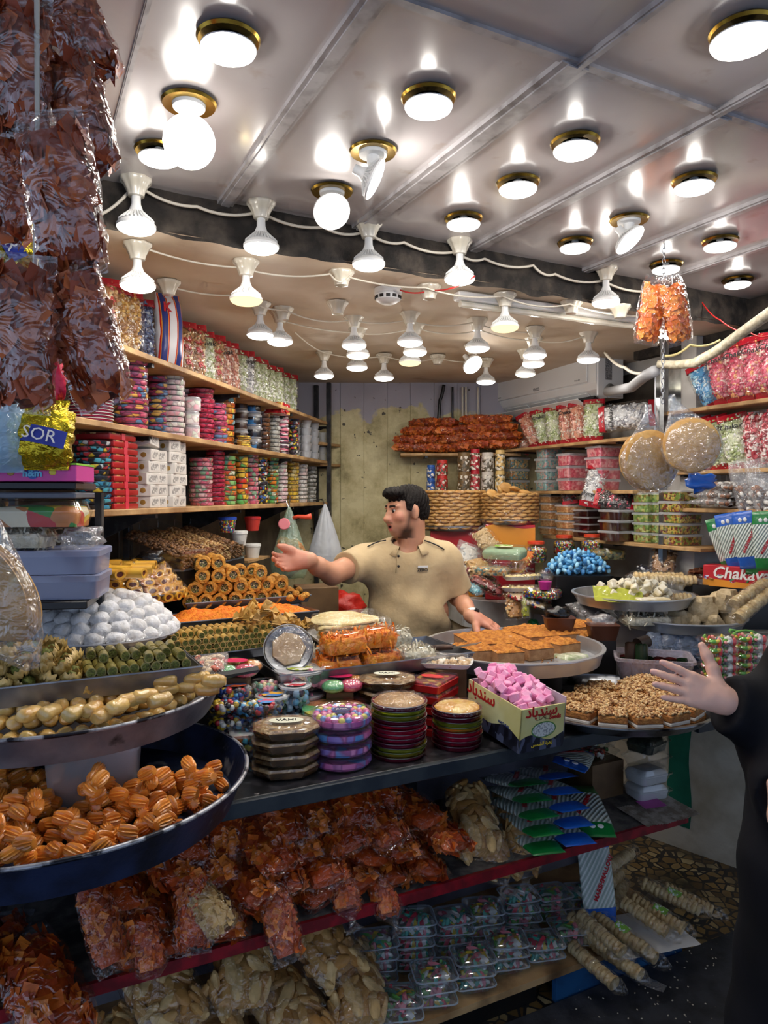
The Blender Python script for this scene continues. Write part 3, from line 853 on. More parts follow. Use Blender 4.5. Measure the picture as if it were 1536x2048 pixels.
C_WHITE=cells('white_meringue',[srgb(240,236,230),srgb(226,220,214),srgb(236,210,206)],30,rnd=True,edge=srgb(180,170,164))
C_CLEAR=cells('empty_clear_tubs',[srgb(186,186,178),srgb(206,206,200),srgb(164,164,156)],22,rnd=True,edge=srgb(126,124,116),rough=.15)
C_DARKMIX=cells('dark_mixed',[srgb(30,28,34),srgb(60,50,60),srgb(236,210,60),srgb(200,60,60),srgb(60,110,190),srgb(240,240,236)],60,rnd=True,edge=srgb(20,20,24))
REDP=mat('red_print',srgb(188,26,38),.4,coat=.3)
def stack(px,ztop_px,zs,r,content,what,where,y=.12,n=None,h=None,lid=None,name='candy_tray',cat='candy tray',wob=.004,dome=0.0,grp=None):
 x=lx(px,y)
 zt=LW.hit(px,ztop_px,y-r)[2]
 H=zt-zs
 if n is None:n=max(1,round(H/h))
 h=H/n
 pr=round_tray(name,cat,r,h,content,lid=lid,dome=dome,n=24)
 rr=random.Random(px)
 for i in range(n):
  pr.put('%s, %s %s'%(what,nth(n-1-i,n),where),LW.w(x+rr.uniform(-wob,wob),y+rr.uniform(-wob,wob),zs+i*h),(0,0,rr.uniform(0,6)),group=grp or (what+' '+where))
WHITELID=mat('pale_lid',srgb(226,224,224),.3,coat=.4)
PINKLID=film('pinkish_lid',tint=(1,.92,.95),gloss=.2,rough=.12,bump=0,haze=.2,hazec=(.9,.6,.7))
# middle shelf
PLATE=cells('striped_foil',[srgb(176,30,66),srgb(220,206,210),srgb(150,24,50)],18,squash=(.2,.2,9),bump=0)
stack(183,771,S2,.075,mat('plum_foil',srgb(168,30,70),.25,.4),'flat red rimmed foil plate','at the near end',.12,11,lid=WHITELID,name='foil_plate',cat='plate',wob=.002)
stack(262,707,S2,.068,C_TWIST,'ring tray of twisted red candy','by the foil plates',.10,11)
stack(318,716,S2,.058,C_TWISTB,'ring tray of twisted blue red candy','behind the front one',.15,11)
stack(346,741,S2,.054,C_PALE,'tray of pale pink meringue candy','in mid shelf',.10,12)
stack(372,748,S2,.05,C_PALE,'tray of pale meringue candy','behind the clear tubs',.20,12)
stack(386,790,S2,.034,C_PALE,'clear tub of pink sweets','before the red trays',.05,3,lid=MILKY,name='clear_tub',cat='tub')
stack(404,758,S2,.062,C_RED,'crimson candy ring tray','in mid shelf',.12,12)
stack(434,800,S2,.05,C_TWIST,'small tray of red candy','beside the crimson rings',.07,7)
stack(450,774,S2,.056,C_ORANGE,'tray of orange candy','beside the crimson rings',.14,10)
stack(482,795,S2,.040,mat('choc_spread',srgb(60,36,22),.3),'small chocolate tub','before the black tubs',.16,5,lid=MILKY,name='clear_tub',cat='tub')
stack(489,868,S2,.036,C_YEL,'flat tray of gold coins','on the middle shelf',.04,6)
stack(507,796,S2,.048,mat('black_blue_tub',srgb(24,26,34),.25,c2=srgb(40,110,170),ns=18,lo=.55,hi=.58,coat=.5),'black and blue tub','on the middle shelf',.12,4,lid=MILKY,name='clear_tub',cat='tub')
stack(527,822,S2,.042,C_BROWN,'tray of brown caramel','on the middle shelf',.10,9)
stack(547,822,S2,.044,C_CLEAR,'empty looking clear tray','under the red box',.12,10)
stack(565,800,S2,.044,cells('pink_white_stripe',[srgb(226,130,150),srgb(240,230,230),srgb(90,60,80)],30,squash=(1,1,3),rnd=True),'tray of pink white candy','under the red box',.10,13)
stack(586,812,S2,.044,C_DARKMIX,'tray of dark mixed candy','by the clear cups',.12,12)
# clear cups heap at the end of the middle shelf
rr=random.Random(8)
cup=Proto('plastic_cup','cup',[('rim',MB().lathe([(.033,.046),(.036,.047),(.036,.050),(.033,.0505)],20,cap0=False,cap1=False).mesh('rim',MILKY,40)),('body',MB().lathe([(.024,0),(.034,.048)],20,cap1=False).mesh('body',MILKY,40))])
ci_=0
for c in range(3):
 for k in range(5-c//2):
  for q in range(2):
   cup.put('clear plastic cup in the heap at the far shelf end',LW.w(lx(612+16*c,.06)+.0,.055+.075*q,S2+k*.052),(0,0,rr.random()),group='clear plastic cups');ci_ += 1
# red box with white lettering, on end above the trays
bx=LW.hit(556,826,.06)
t=thing('gift_box','red and white gift box with gold dots lying on the tray stacks','box',LW.w(bx[0],.09,S2+.232),(0,0,LW.a),group=None)
part('body',MB().box((0,0,.032),(.15,.16,.065),ch=.003),cells('red_gold_print',[red,srgb(150,20,30),srgb(214,170,80),srgb(236,226,220)],50,bump=0),t)
part('badge',MB().stack([(0,0),(.004,.001)],lambda i:circ(.042-i,24,.026-i)),REDP,t,loc=(0,-.083,.034),rot=(pi/2,0,0))
lettering('گاز',.03,PAPER,t,(0,-.088,.034),(pi/2,0,0))
# lowest shelf
stack(187,876,S3,.066,C_MIX,'clear tray of blue and yellow gum','at the near end',.09,12)
RB=mat('red_carton',srgb(190,24,30),.4,c2=srgb(170,18,26),ns=8,coat=.3)
RT=cells('gilt_print',[srgb(190,150,70),srgb(90,40,20),srgb(226,200,140),srgb(120,30,20)],70,bump=0)
n=11;xh=lx(264,.0);zt=LW.hit(264,868,.0)[2];h=(zt-S3)/n
rr=random.Random(5)
bm=MB();bm.stack([(0,.002),(.004,0),(h*.72,0),(h*.74,.004),(h*.96,.005),(h*.985,.008)],lambda i:rrect(.165-2*i,.13-2*i,.004));body=bm.mesh('body',RB,30)
bm=MB();bm.stack([(h*.76,.0042),(h*.95,.0042)],lambda i:rrect(.165-2*i,.13-2*i,.004),cap0=False,cap1=False);tr=bm.mesh('gilt_edge',RT,0)
bm=MB();bm.box((0,0,h*.5),(.022,.1315,h*.99));rb=bm.mesh('ribbon',mat('pink_ribbon',srgb(206,50,70),.4),0)
pr=Proto('red_gift_box','box',[('body',body),('gilt_edge',tr),('ribbon',rb)])
for i in range(n):
 pr.put('flat red gift box with gilt edge, '+nth(n-1-i,n),LW.w(xh+rr.uniform(-.004,.004)-(.02 if i == n-1 else 0),.085,S3+i*h),(0,0,LW.a+rr.uniform(-.03,.03)),group='red gift boxes')
# white cartons
WB=mat('white_carton',srgb(228,224,218),.5,c2=srgb(214,208,200),ns=9)
GOLD=mat('gold_print',srgb(176,138,70),.4,.2)
bm=MB();bm.box((0,0,.022),(.075,.085,.044),ch=.002)
wb=bm.mesh('body',WB,30)
emb=MB();emb.ball((-.0378,-.012,.022),(.001,.012,.010),10,6);em=emb.mesh('emblem',GOLD,40)
lb=MB();lb.box((.0,-.0428,.022),(.05,.001,.026));lbm=lb.mesh('label_panel',mat('grey_print',srgb(150,146,142),.6,c2=srgb(216,212,206),ns=90,lo=.45,hi=.55),0)
rr=random.Random(12);zc=[0]*4
WC=[(309,6),(331,5),(352,6),(371,6)]
for c,(px,n) in enumerate(WC):
 for i in range(n):
  tip=(c == 0 and i == n-1)
  link_rot=(R(-8) if tip else 0,R(9) if tip else 0,LW.a+rr.uniform(-.22,.22))
  o=thing('white_carton','white carton with gold emblem, %s, %s column from the red boxes'%(nth(n-1-i,n,'column').split(' of its')[0],['first','second','third','last'][c]),'box',LW.w(lx(px,.02)+rr.uniform(-.006,.006),(.075 if c%2 else .06),S3+i*.0445+(.006 if tip else 0)),link_rot,group='white cartons')
  part('body',wb,None,o);part('emblem',em,None,o);part('label_panel',lbm,None,o)
for px,top,r,c,what,y,n in [(402,912,.056,C_PINKG,'tray of pink and white candy',.10,11),(430,890,.05,C_RED,'tray of red ring candy',.13,13),(454,908,.048,C_GREEN,'tray of teal and orange jellies',.10,10),
  (480,910,.046,cells('green_red_balls',[grn,srgb(206,50,40),org,srgb(226,190,60)],28,rnd=True,edge=srgb(110,80,40)),'tray of green and red balls',.10,9),(502,904,.044,C_PINKG,'tray of pink sugared balls',.12,11),(522,912,.042,C_DARKMIX,'tray of black and bright candy',.10,10),
  (543,912,.046,C_GREEN,'tray of green layered jellies',.12,12),(563,918,.042,C_PALE,'tray of pale marshmallow',.10,11),(584,922,.048,C_YEL,'tray of yellow candy',.12,11),(604,926,.042,C_WHITE,'tray of white meringue',.10,10),(622,930,.044,C_CLEAR,'clear tray of caramel sweets',.12,9),(641,932,.042,cells('blue_clear',[srgb(60,90,170),srgb(150,150,140),srgb(120,116,104)],26,rnd=True),'tray with blue label',.12,9)]:
 stack(px,top,S3,r,c,what,'on the lowest shelf',y,n)
# bags along the top shelf
REDB=mat('red_band',srgb(176,22,40),.35,coat=.4)
def candies(cols,nm,s=.012,rough=.35):
 return [mat('%s_%d'%(nm,i),c,rough,coat=.4) for i,c in enumerate(cols)]
def candy_bag(nm,cols,seed,L=.27,W=.15,T=.09,n=210,tf=t_wrapped,s=.012,film_=None,band=True,core=True):
 ms=candies(cols,nm)
 return bag_meshes(nm,L,W,T,[(tf(s),i,True) for i in range(len(ms))],n,seed,ms,film_,0 if core else None,bands=[((.90,1.02),REDB),((-.02,.07),REDB)] if band else None)
TAN=[srgb(176,128,78),srgb(214,176,122),srgb(230,208,170),srgb(150,100,60),srgb(196,60,56)]
GLD=[srgb(196,140,60),srgb(224,180,96),srgb(166,112,50),srgb(236,220,190)]
BLU=[srgb(66,84,130),srgb(120,140,176),srgb(190,200,214),srgb(40,50,90)]
GRW=[srgb(206,214,170),srgb(226,228,204),srgb(170,186,120),srgb(236,236,228)]
PNK=[srgb(222,150,120),srgb(236,190,160),srgb(200,110,90),srgb(240,224,206)]
SLV=[srgb(206,206,206),srgb(236,236,236),srgb(150,150,156),srgb(226,220,214)]
PKR=[srgb(226,96,120),srgb(240,160,166),srgb(196,60,86),srgb(240,214,200),srgb(236,170,110)]
LBL=[srgb(80,160,210),srgb(150,206,230),srgb(220,236,240),srgb(60,130,190)]
DRK=[srgb(30,26,28),srgb(60,46,44),srgb(200,70,90),srgb(100,90,90)]
BAGS={k:candy_bag('bag_'+k,c,i+3) for i,(k,c) in enumerate([('tan',TAN),('gold',GLD),('blue',BLU),('green',GRW),('pink',PNK),('silver',SLV),('rose',PKR),('skyblue',LBL),('black',DRK)])}
HUE={'tan':'tan toffees','gold':'golden toffees','blue':'dark blue wrapped sweets','green':'pale green toffees','pink':'peach toffees','silver':'silver wrapped sweets','rose':'rose pink toffees','skyblue':'sky blue toffees','black':'dark wrapped chocolates'}
CHK=text_mesh('Chakavak',.034,bold=.0006,shear=.25);CHK.materials.append(INK)
def put_bag(kind,label,loc,rot,group,sc=1.0,text=False):
 r=thing('candy_bag',label,'candy bag',loc,rot,group,sc)
 for p in BAGS[kind]:
  o=link(p[0],p[1],r)
  if len(p)>2:o['kind']=p[2]
 if text:link('lettering',CHK,r,(0,.07,.0465),(0,0,0))
 return r
seq=[(204,'tan'),(230,'gold'),(252,'gold'),(280,'blue'),(312,'tan'),(362,'tan'),(386,'tan'),(405,'green'),(424,'tan'),(441,'pink'),(457,'pink'),(473,'green'),(487,'silver'),(502,'green'),(516,'green'),(532,'green'),(548,'green'),(562,'green'),(576,'green')]
rr=random.Random(21)
for i,(px,k) in enumerate(seq):
 y=.13+.02*(i%2)
 e=rr.uniform(-.1,.1)
 put_bag(k,'clear bag of %s, red ends, %s from left on top shelf'%(HUE[k],['first','second','third','fourth','fifth','seventh','eighth','ninth','tenth','eleventh','twelfth','thirteenth','fourteenth','fifteenth','sixteenth','seventeenth','eighteenth','nineteenth','last'][i]),
   LW.w(lx(px,y),y,S1+.128),up_rot(R(24)+rr.uniform(-.12,.12),R(-6)+e*.3,e*.6),'sweet bags on the top shelf',.93,i in (7,9,12))
# printed crisp bag
t=thing('crisp_bag','printed red white and blue crisp bag standing on the top shelf','crisp bag',LW.w(lx(340,.06),.06,S1+.14),up_rot(R(40),R(-5),0))
m,nt,p=node_mat('crisp_print');N,Lk=nt.nodes,nt.links
tc=N.new('ShaderNodeTexCoord');wv=N.new('ShaderNodeTexWave');wv.inputs['Scale'].default_value=3.2;wv.inputs['Distortion'].default_value=1.5;Lk.new(tc.outputs['Object'],wv.inputs[0])
rp=N.new('ShaderNodeValToRGB');rp.color_ramp.interpolation='CONSTANT';e=rp.color_ramp.elements
e[0].color=col4(srgb(230,228,230));e[1].position=.75;e[1].color=col4(srgb(50,60,130));q=e.new(.45);q.color=col4(srgb(206,40,30));q=e.new(.65);q.color=col4(srgb(236,160,60))
Lk.new(wv.outputs[0],rp.inputs[0]);Lk.new(rp.outputs[0],p.inputs['Base Color']);p.inputs['Roughness'].default_value=.3
fm=bag_meshes('crisp',.29,.16,.085,[(t_nut(),0,True)],1,9,[m])
part('bag',fm[1][1].copy(),None,t,scale=(.66,1,1)).data.materials[0]=m
lettering('K',.05,REDP,t,(-.02,.09,.04),(0,0,0),bold=.002)
# two columns of white tubs left of the bags
for k,px in enumerate((160,176)):
 stack(px,545,S1,.05,cells('white_green_label',[srgb(226,226,222),srgb(206,210,206),srgb(170,196,170),srgb(214,160,160)],20,squash=(.4,.4,2),rnd=True,bump=.1),'white tub with faint green label',['by the hanging bags','beside the first sweet bag'][k],.08+.1*k,9,lid=WHITELID,name='white_tub',cat='tub')
# ------------------------------------------------------------------ counters
def on(px,py,v):return FR.pt(px,py,v)
def fr_rot(a=0):return (0,0,FR.a+R(a))
OIL=mat('black_oilcloth',srgb(26,27,30),.35,c2=srgb(60,58,62),ns=24,nd=6,lo=.5,hi=.62,coat=.3,c3=srgb(150,146,146),lo3=.66,hi3=.72,ns3=20)
TEALB=mat('dark_board',srgb(24,34,44),.5,c2=srgb(44,52,58),ns=14)
REDE=mat('red_edge',srgb(150,20,34),.45,c2=srgb(110,16,26),ns=20)
GREYP=mat('grey_back_panel',srgb(128,128,140),.6,c2=srgb(100,100,112),ns=5,nd=7)
SHELFTOP=mat('dusty_shelf',srgb(120,116,110),.7,c2=srgb(70,68,68),ns=20,nd=8)
BLUEB=mat('blue_board',srgb(28,84,132),.5,c2=srgb(20,60,100),ns=10)
CX0,CX1=-1.42,1.25
t=thing('front_counter','long dark sales counter with open shelves below, loaded with sweets','counter',FR.w(0,0,0),fr_rot())
part('worktop',MB().box(((CX0+CX1)/2,.5,.885),(CX1-CX0,1.0,.03),ch=.004),OIL,t)
part('front_rail',MB().box(((CX0+CX1)/2,-.008,.878),(CX1-CX0,.018,.044),ch=.003),TEALB,t)
part('middle_shelf',MB().box(((CX0+CX1)/2,.26,.515),(CX1-CX0,.52,.02)),SHELFTOP,t)
part('red_edge',MB().box(((CX0+CX1)/2,-.006,.512),(CX1-CX0,.012,.032)),REDE,t)
part('bottom_shelf',MB().box(((CX0+CX1)/2,.26,.105),(CX1-CX0,.52,.022)),WOOD,t)
part('kick_board',MB().box((.95,.02,.045),(.60,.02,.09)),BLUEB,t)
part('kick_board',MB().box((-.4,.06,.045),(2.0,.02,.09)),BLACK,t)
part('back_panel',MB().box(((CX0+CX1)/2,.53,.44),(CX1-CX0,.02,.86)),GREYP,t)
for x in (-1.3,-.55,.35,1.225):part('post',MB().box((x,.47,.44),(.035,.035,.86)),TEALB,t)
# bridge top to the right wall, back-left counter
t=thing('bridge_top','dark table top bridging the front counter and the right wall','table',FR.w(0,0,0),fr_rot())
part('top',MB().box((1.62,.37,.885),(.72,.80,.03),ch=.004),OIL,t)
part('front_rail',MB().box((1.62,-.035,.86),(.72,.02,.05)),TEALB,t)
def sct(z0,z1,g=0.0):
 q=[FR.w(-.84,1.05+g),FR.w(.30-g,1.05+g),FR.w(.30-g,1.75),LW.w(-1.35,.33)]
 return MB().loft([[(p.x,p.y,z) for p in q] for z in (z0,z1)])
t=thing('side_counter','dark counter under the left shelves carrying nuts and pastry trays','counter',FR.w(0,0,0),fr_rot())
part('top',sct(.97,1.0),OIL,t,20)
part('cabinet',sct(0,.969,.02),TEALB,t,0)
t.location=(0,0,0);t.rotation_euler=(0,0,0)
# white front board and top of the right counter
t=thing('right_counter_top','white board topped counter along the right wall heaped with snacks','counter',(0,0,0))
bb=rcblock(1.031,1.055);part('top',bb,mat('pale_top',srgb(206,206,204),.5,c2=srgb(160,156,150),ns=9),t,0)
def edge_board(p,q,z0,z1,th,m,nm='edge_board'):
 d=(q-p);c=(p+q)/2
 n_=Vector((d.y,-d.x)).normalized()
 if n_.y>0 and n_.x>0:n_=-n_
 part(nm,MB().box((0,0,0),(d.length,th,z1-z0),ch=.003),m,t,loc=(c.x+n_.x*th*.6,c.y+n_.y*th*.6,(z0+z1)/2),rot=(0,0,math.atan2(d.y,d.x)))
WBD=mat('white_board',srgb(214,216,220),.35,c2=srgb(196,198,202),ns=5,c3=srgb(120,90,70),lo3=.70,hi3=.74,ns3=26)
edge_board(A,B_,.90,1.075,.02,WBD);edge_board(B_,C_,.90,1.075,.02,WBD)
# ------------------------------------------------------------------ the two big round trays at the front left
BLUESTEEL=mat('worn_blue_enamel',srgb(40,52,84),.42,.25,c2=srgb(20,24,36),ns=11,nd=8,lo=.4,hi=.66,c3=srgb(150,150,152),lo3=.63,hi3=.70,ns3=9,bump=.15,bs=40)
GREYSTEEL=mat('worn_grey_enamel',srgb(140,138,142),.42,.45,c2=srgb(104,104,112),ns=10,nd=8,lo=.4,hi=.66,c3=srgb(36,40,40),lo3=.66,hi3=.73,ns3=8,bump=.15,bs=40)
RIMM=mat('chipped_rim',srgb(176,178,184),.35,.5,c2=srgb(28,30,40),ns=16,nd=6,lo=.48,hi=.56)
def big_tray(nm,label,c,r,h,zr,m,rim):
 t=thing(nm,label,'tray',(c[0],c[1],zr))
 part('dish',tray_mesh(r,h,m,flare=.07,lip=.006),None,t)
 b=MB();n=72
 b.loft([[((r+.005*cos(a))*cos(2*pi*i/n),(r+.005*cos(a))*sin(2*pi*i/n),.005*sin(a)) for i in range(n)] for a in [2*pi*k/8 for k in range(9)]],cap0=False,cap1=False)
 part('rolled_rim',b,rim,t,180)
 return t
T1C,T1R,T1Z,T1H=(-.80,1.745),.46,1.02,.085
T2C,T2R,T2Z,T2H=(-.91,2.01),.45,1.165,.075
big_tray('round_tray','big dark blue enamel tray of ridged amber pastries at the front',T1C,T1R,T1H,T1Z,BLUESTEEL,RIMM)
big_tray('round_tray','big grey worn tray of glazed pastry rolls above the blue one',T2C,T2R,T2H,T2Z,GREYSTEEL,RIMM)
tr=Proto('tray_stand','stand',[('stand',MB().lathe([(.30,0),(.30,.02),(.12,.03)],32).mesh('stand',BLACK,40))])
tag(part('tray_stand',MB().lathe([(.20,0),(.20,T1Z-T1H-.901)],32),BLACK,None,loc=(T1C[0]-.02,T1C[1]+.18,.900)),'low black stand under the big blue tray','stand')
# the plastic tub that holds the upper tray
p=at_z(175,1612,T1Z-T1H+.006)
zt=T2Z-T2H
tb=rect_tub('plastic_tub','tub',.215,.16,zt-p.z,None,body=MILKY,lid=MILKY,rr=.02,flare=.006)
tb.put('clear ribbed plastic tub holding up the upper big tray',(p.x,p.y+.05,p.z),(0,0,R(14)))
# tulumba: short ridged fritters
def ridged(l,r,seed,n=13):
 b=MB();rr_=random.Random(seed);L=[]
 m=n*4;tw0=rr_.uniform(-.35,.35)
 for i in range(8):
  t=-1+2*i/7;k=(1-abs(t)**3.4*.32)
  tw=tw0*t
  bend=.08*r*(t*t)
  L.append([(t*l/2,r*k*(1+.12*cos(n*a))*cos(a+tw)+bend,r*k*(1+.12*cos(n*a))*sin(a+tw)) for a in [2*pi*j/m for j in range(m)]])
 L=[[(p[0]*1.02,p[1]*.45,p[2]*.45) for p in L[0]]]+L+[[(p[0]*1.02,p[1]*.45,p[2]*.45) for p in L[-1]]]
 b.loft(L);b.f=[tuple(reversed(f)) for f in b.f]
 return b
AMBER=mat('amber_syrup_dough',srgb(238,156,60),.3,c2=srgb(212,122,42),ns=30,lo=.35,hi=.7,coat=.6,rnd=.22,sss=.15)
TUL=[ridged(.040,.0140,s).mesh('ridged_pastry',AMBER,60) for s in range(3)]+[ridged(.034,.0145,8).mesh('ridged_pastry',AMBER,60)]
zf=T1Z-T1H+.006
def in_t1(x,y):
 dx,dy=x-T1C[0],y-T1C[1]
 if math.hypot(dx,dy)>T1R*.93-.022:return False
 q=FR.loc(Vector((x,y,0)))
 # the near half of the tray, a crescent along the front rim
 a=math.hypot(dx-.10,dy-.42)
 return a>.38 and x>-.57*y
def top_t1(x,y):
 dx,dy=x-T1C[0],y-T1C[1];rad=math.hypot(dx,dy)
 a=math.hypot(dx-.10,dy-.42)-.36
 return zf+.034+min(.085,a*.65)+.012*min(1,(T1R*.93-rad)/.1)
P=heap(Region(in_t1,(-1.06,-.33,1.25,2.0)),top_t1,290,.0150,zf,11,tries=20000,sp=1.84)
rr=random.Random(2)
for i,(x,y,z) in enumerate(P):
 o=link('ridged_pastry',TUL[rr.choice((0,1,2,0,1,2,3))],None,(x,y,z),(rr.uniform(-.5,.5),rr.uniform(-.5,.5),rr.uniform(0,6.28)))
 tag(o,'ridged amber syrup pastry in the heap in the big blue tray','pastry','ridged pastries in the blue tray')
p=at_z(379,1536,zf+.016)
tag(link('ridged_pastry',TUL[3],None,p,(0,R(70),.4)),'single ridged amber pastry lying apart in the blue tray','pastry','ridged pastries in the blue tray')
# glazed rolls in the upper tray
def roll(l,r,seed,mats_=None):
 b=MB();L=[];rr_=random.Random(seed)
 for i in range(9):
  t=-1+2*i/8;k=max(.42,(1-abs(t)**7))**.5
  L.append([(t*l/2,r*k*cos(a)*(1+.2*noise.noise(Vector((t*2,cos(a),sin(a)+seed)))),r*.9*k*sin(a)*(1+.2*noise.noise(Vector((t*2+5,cos(a),sin(a)+seed))))) for a in [2*pi*j/14 for j in range(14)]])
 b.loft(L);b.f=[tuple(reversed(f)) for f in b.f];return b
GLAZE=mat('glazed_dough',srgb(228,190,110),.25,c2=srgb(196,140,66),ns=16,nd=4,lo=.4,hi=.72,coat=.8,rnd=.16,bump=.2,bs=60,c3=srgb(224,190,124),lo3=.5,hi3=.7,ns3=22)
ROL=[roll(.060,.0190,s).mesh('glazed_roll',GLAZE,60) for s in range(4)]
zf2=T2Z-T2H+.006
rr=random.Random(4)
n_r=0
def glz(px,py,z,rot,s=1.0):
 global n_r
 p=at_z(px,py,z);n_r += 1
 tag(link('glazed_roll',ROL[n_r%4],None,p,rot,s),'glazed golden pastry roll in the upper big tray','pastry','glazed rolls in the upper tray')
for row in range(5):
 rad=T2R*.93-.032-row*.044
 n=int((2*pi*rad)/.037)
 for i in range(n):
  a=-pi+2*pi*i/n
  x,y=T2C[0]+rad*cos(a),T2C[1]+rad*sin(a)
  if not (-1.95<a<.30) or x<-1.15:continue
  if row>1 and (a<-1.75 or rr.random()<.1):continue
  if row>2 and a<-.7:continue
  z=zf2+.050+(.026 if row else 0)+(.02 if row>1 else 0)+(.016 if a>-.5 else 0)
  n_r += 1
  tag(link('glazed_roll',ROL[n_r%4],None,(x,y,z),(rr.uniform(-.15,.15),R(-14)+rr.uniform(-.15,.15),a+rr.uniform(-.2,.2))),'glazed golden pastry roll in the upper big tray','pastry','glazed rolls in the upper tray')
for (px,py,z,a) in [(150,1425,1.20,1.3),(185,1418,1.20,1.4),(205,1430,1.19,1.3),(235,1412,1.205,1.2),(260,1400,1.205,.8),(290,1392,1.21,.6),(320,1400,1.205,.9),(60,1428,1.195,1.2),(100,1424,1.195,1.3),(330,1362,1.225,.3),(390,1356,1.225,.15),(428,1362,1.225,.1),(332,1378,1.205,.5),(375,1372,1.205,.1),(415,1378,1.205,.1)]:
 glz(px,py,z,(0,0,a+rr.uniform(-.1,.1)))
# ------------------------------------------------------------------ rectangular pan of green rolls and open flowers
def pan(label,a,b,depth,h,m,z,name='sheet_pan',th=.004):
 """shallow metal pan, front top edge from a to b (points at height z), reaching back by depth"""
 d=(b-a);ln=d.length
 t=thing(name,label,'tray',(a.x,a.y,z-h),(0,0,math.atan2(d.y,d.x)))
 bb=MB();o=[(0,0),(ln,0),(ln,depth),(0,depth)];g=.012
 inn=[(g,g),(ln-g,g),(ln-g,depth-g),(g,depth-g)]
 bb.loft([[(x,y,0) for x,y in inn],[(x,y,h) for x,y in o],[(x+(th if x == 0 else -th),y+(th if y == 0 else -th),h) for x,y in o],[(x+(th if x<.1 else -th),y+(th if y<.1 else -th),th) for x,y in inn]])
 part('pan',bb,m,t,30)
 b2=MB();b2.tube([(x,y,h) for x,y in o]+[(0,0,h)],.0035,6);part('rolled_edge',b2,m,t,60)
 return t
PAN=mat('pan_steel',srgb(150,152,158),.35,.85,c2=srgb(104,106,112),ns=10,nd=6,lo=.4,hi=.7)
PZ=1.255
a,b=at_z(-25,1380,PZ),at_z(405,1333,PZ)
pan('long steel sheet pan of green pastry rolls and flower pastries',a,b,.21,.05,PAN,PZ)
E1=(b-a).normalized();E2=Vector((-E1.y,E1.x,0))
PIST=mat('pistachio_end',srgb(120,126,48),.6,c2=srgb(84,86,30),ns=160,lo=.4,hi=.6,bump=.5,bs=200)
FILO=mat('filo_skin',srgb(220,186,112),.4,c2=srgb(182,146,70),ns=26,nd=5,lo=.35,hi=.7,coat=.4,rnd=.2,bump=.35,bs=90)
FILOG=mat('filo_green',srgb(150,136,66),.4,c2=srgb(112,106,44),ns=26,nd=5,lo=.35,hi=.7,coat=.4,rnd=.2,bump=.35,bs=90)
def bak(l,r,seed):
 b=MB();L=[]
 for i in range(6):
  t=-1+2*i/5
  L.append([(r*cos(q)*(1+.2*noise.noise(Vector((t,cos(q)*2,sin(q)*2+seed)))),t*l/2,r*sin(q)*(1+.07*noise.noise(Vector((t,cos(q)*2+4,sin(q)*2+seed))))) for q in [2*pi*j/12 for j in range(12)]])
 b.loft(L,cap0=False,cap1=False)
 e=MB()
 for s,lp in ((-1,L[0]),(1,L[-1])):
  b.loft([lp,[(x*.78,y,z*.78) for x,y,z in lp]] if s>0 else [[(x*.78,y,z*.78) for x,y,z in lp],lp],cap0=False,cap1=False)
  b.add([(x*.78,y-s*.001,z*.78) for x,y,z in lp],[tuple(range(12)) if s<0 else tuple(reversed(range(12)))],1)
 return b
BAKG=[bak(.05,.0125,s).mesh('pastry_roll',[FILOG,PIST],60) for s in range(3)]
BAKT=[bak(.045,.0115,s+5).mesh('pastry_roll',[FILO,PIST],60) for s in range(3)]
rr=random.Random(6)
base=Vector((a.x,a.y,PZ-.046))
L1=(b-a).length
x0=(at_z(165,1350,PZ)-a).dot(E1)
for lay in range(4):
 for row in range(3):
  n=int((L1-.02-x0)/.0255)-(lay%2)
  for i in range(n):
   if lay == 3 and (i<4 and row == 0):continue
   x=x0+.016+i*.0255+(.0125 if lay%2 else 0)
   if lay == 3 and rr.random()<.25:continue
   p=base+E1*x+E2*(.040+row*.056+rr.uniform(-.004,.004))+Vector((0,0,.0128+lay*.0215))
   tag(link('pastry_roll',BAKG[rr.randrange(3)],None,p,(rr.uniform(-.06,.06),rr.uniform(0,6.28),FR.a+rr.uniform(-.1,.1))),'small green tinged pastry roll in the long sheet pan','pastry','green pastry rolls in the long pan')
# open flower pastries: folded petals round a nut heart
def flower(seed,r=.027):
 b=MB();rr_=random.Random(seed)
 for k in range(9):
  a0=2*pi*k/9+rr_.uniform(-.2,.2);w=rr_.uniform(.7,1.0);hh=rr_.uniform(.7,1.25)
  def f(u,v,a0=a0,w=w,hh=hh):
   aa=a0+(u-.5)*w*1.1
   rad=r*(.45+.55*sin(min(1,v*1.15)*2.2))*(1-.10*abs(u-.5))+.0035*noise.noise(Vector((u*6+k,v*6,seed)))
   return (rad*cos(aa),rad*sin(aa),r*.95*hh*v**1.1+.004*sin(9*u+k)-.25*r)
  b.grid(f,6,5)
 b.ball((0,0,r*.3),(r*.55,r*.55,r*.45),8,5,1,.5,seed)
 b.lathe([(r*.3,-.26*r),(r*.55,-.1*r),(r*.7,.3*r)],10,cap1=False)
 return b
FLW=[flower(s).mesh('flower_pastry',[FILO,PIST],180) for s in range(4)]
k=0
for lay in range(4):
 for row in range(3):
  for i in range(7-lay//2):
   x=.02+i*.048+.012*(lay%2)+.01*row
   if x>x0+.02-.02*lay:continue
   p=base+E1*x+E2*(.035+row*.058)+Vector((0,0,.012+lay*.030))
   k += 1
   tag(link('flower_pastry',FLW[k%4],None,p,(rr.uniform(-.45,.25)-.2,rr.uniform(-.4,.4),rr.uniform(0,6.28)),rr.uniform(.9,1.12)),'open crinkled filo flower pastry at the left end of the long pan','pastry','flower pastries in the long pan')
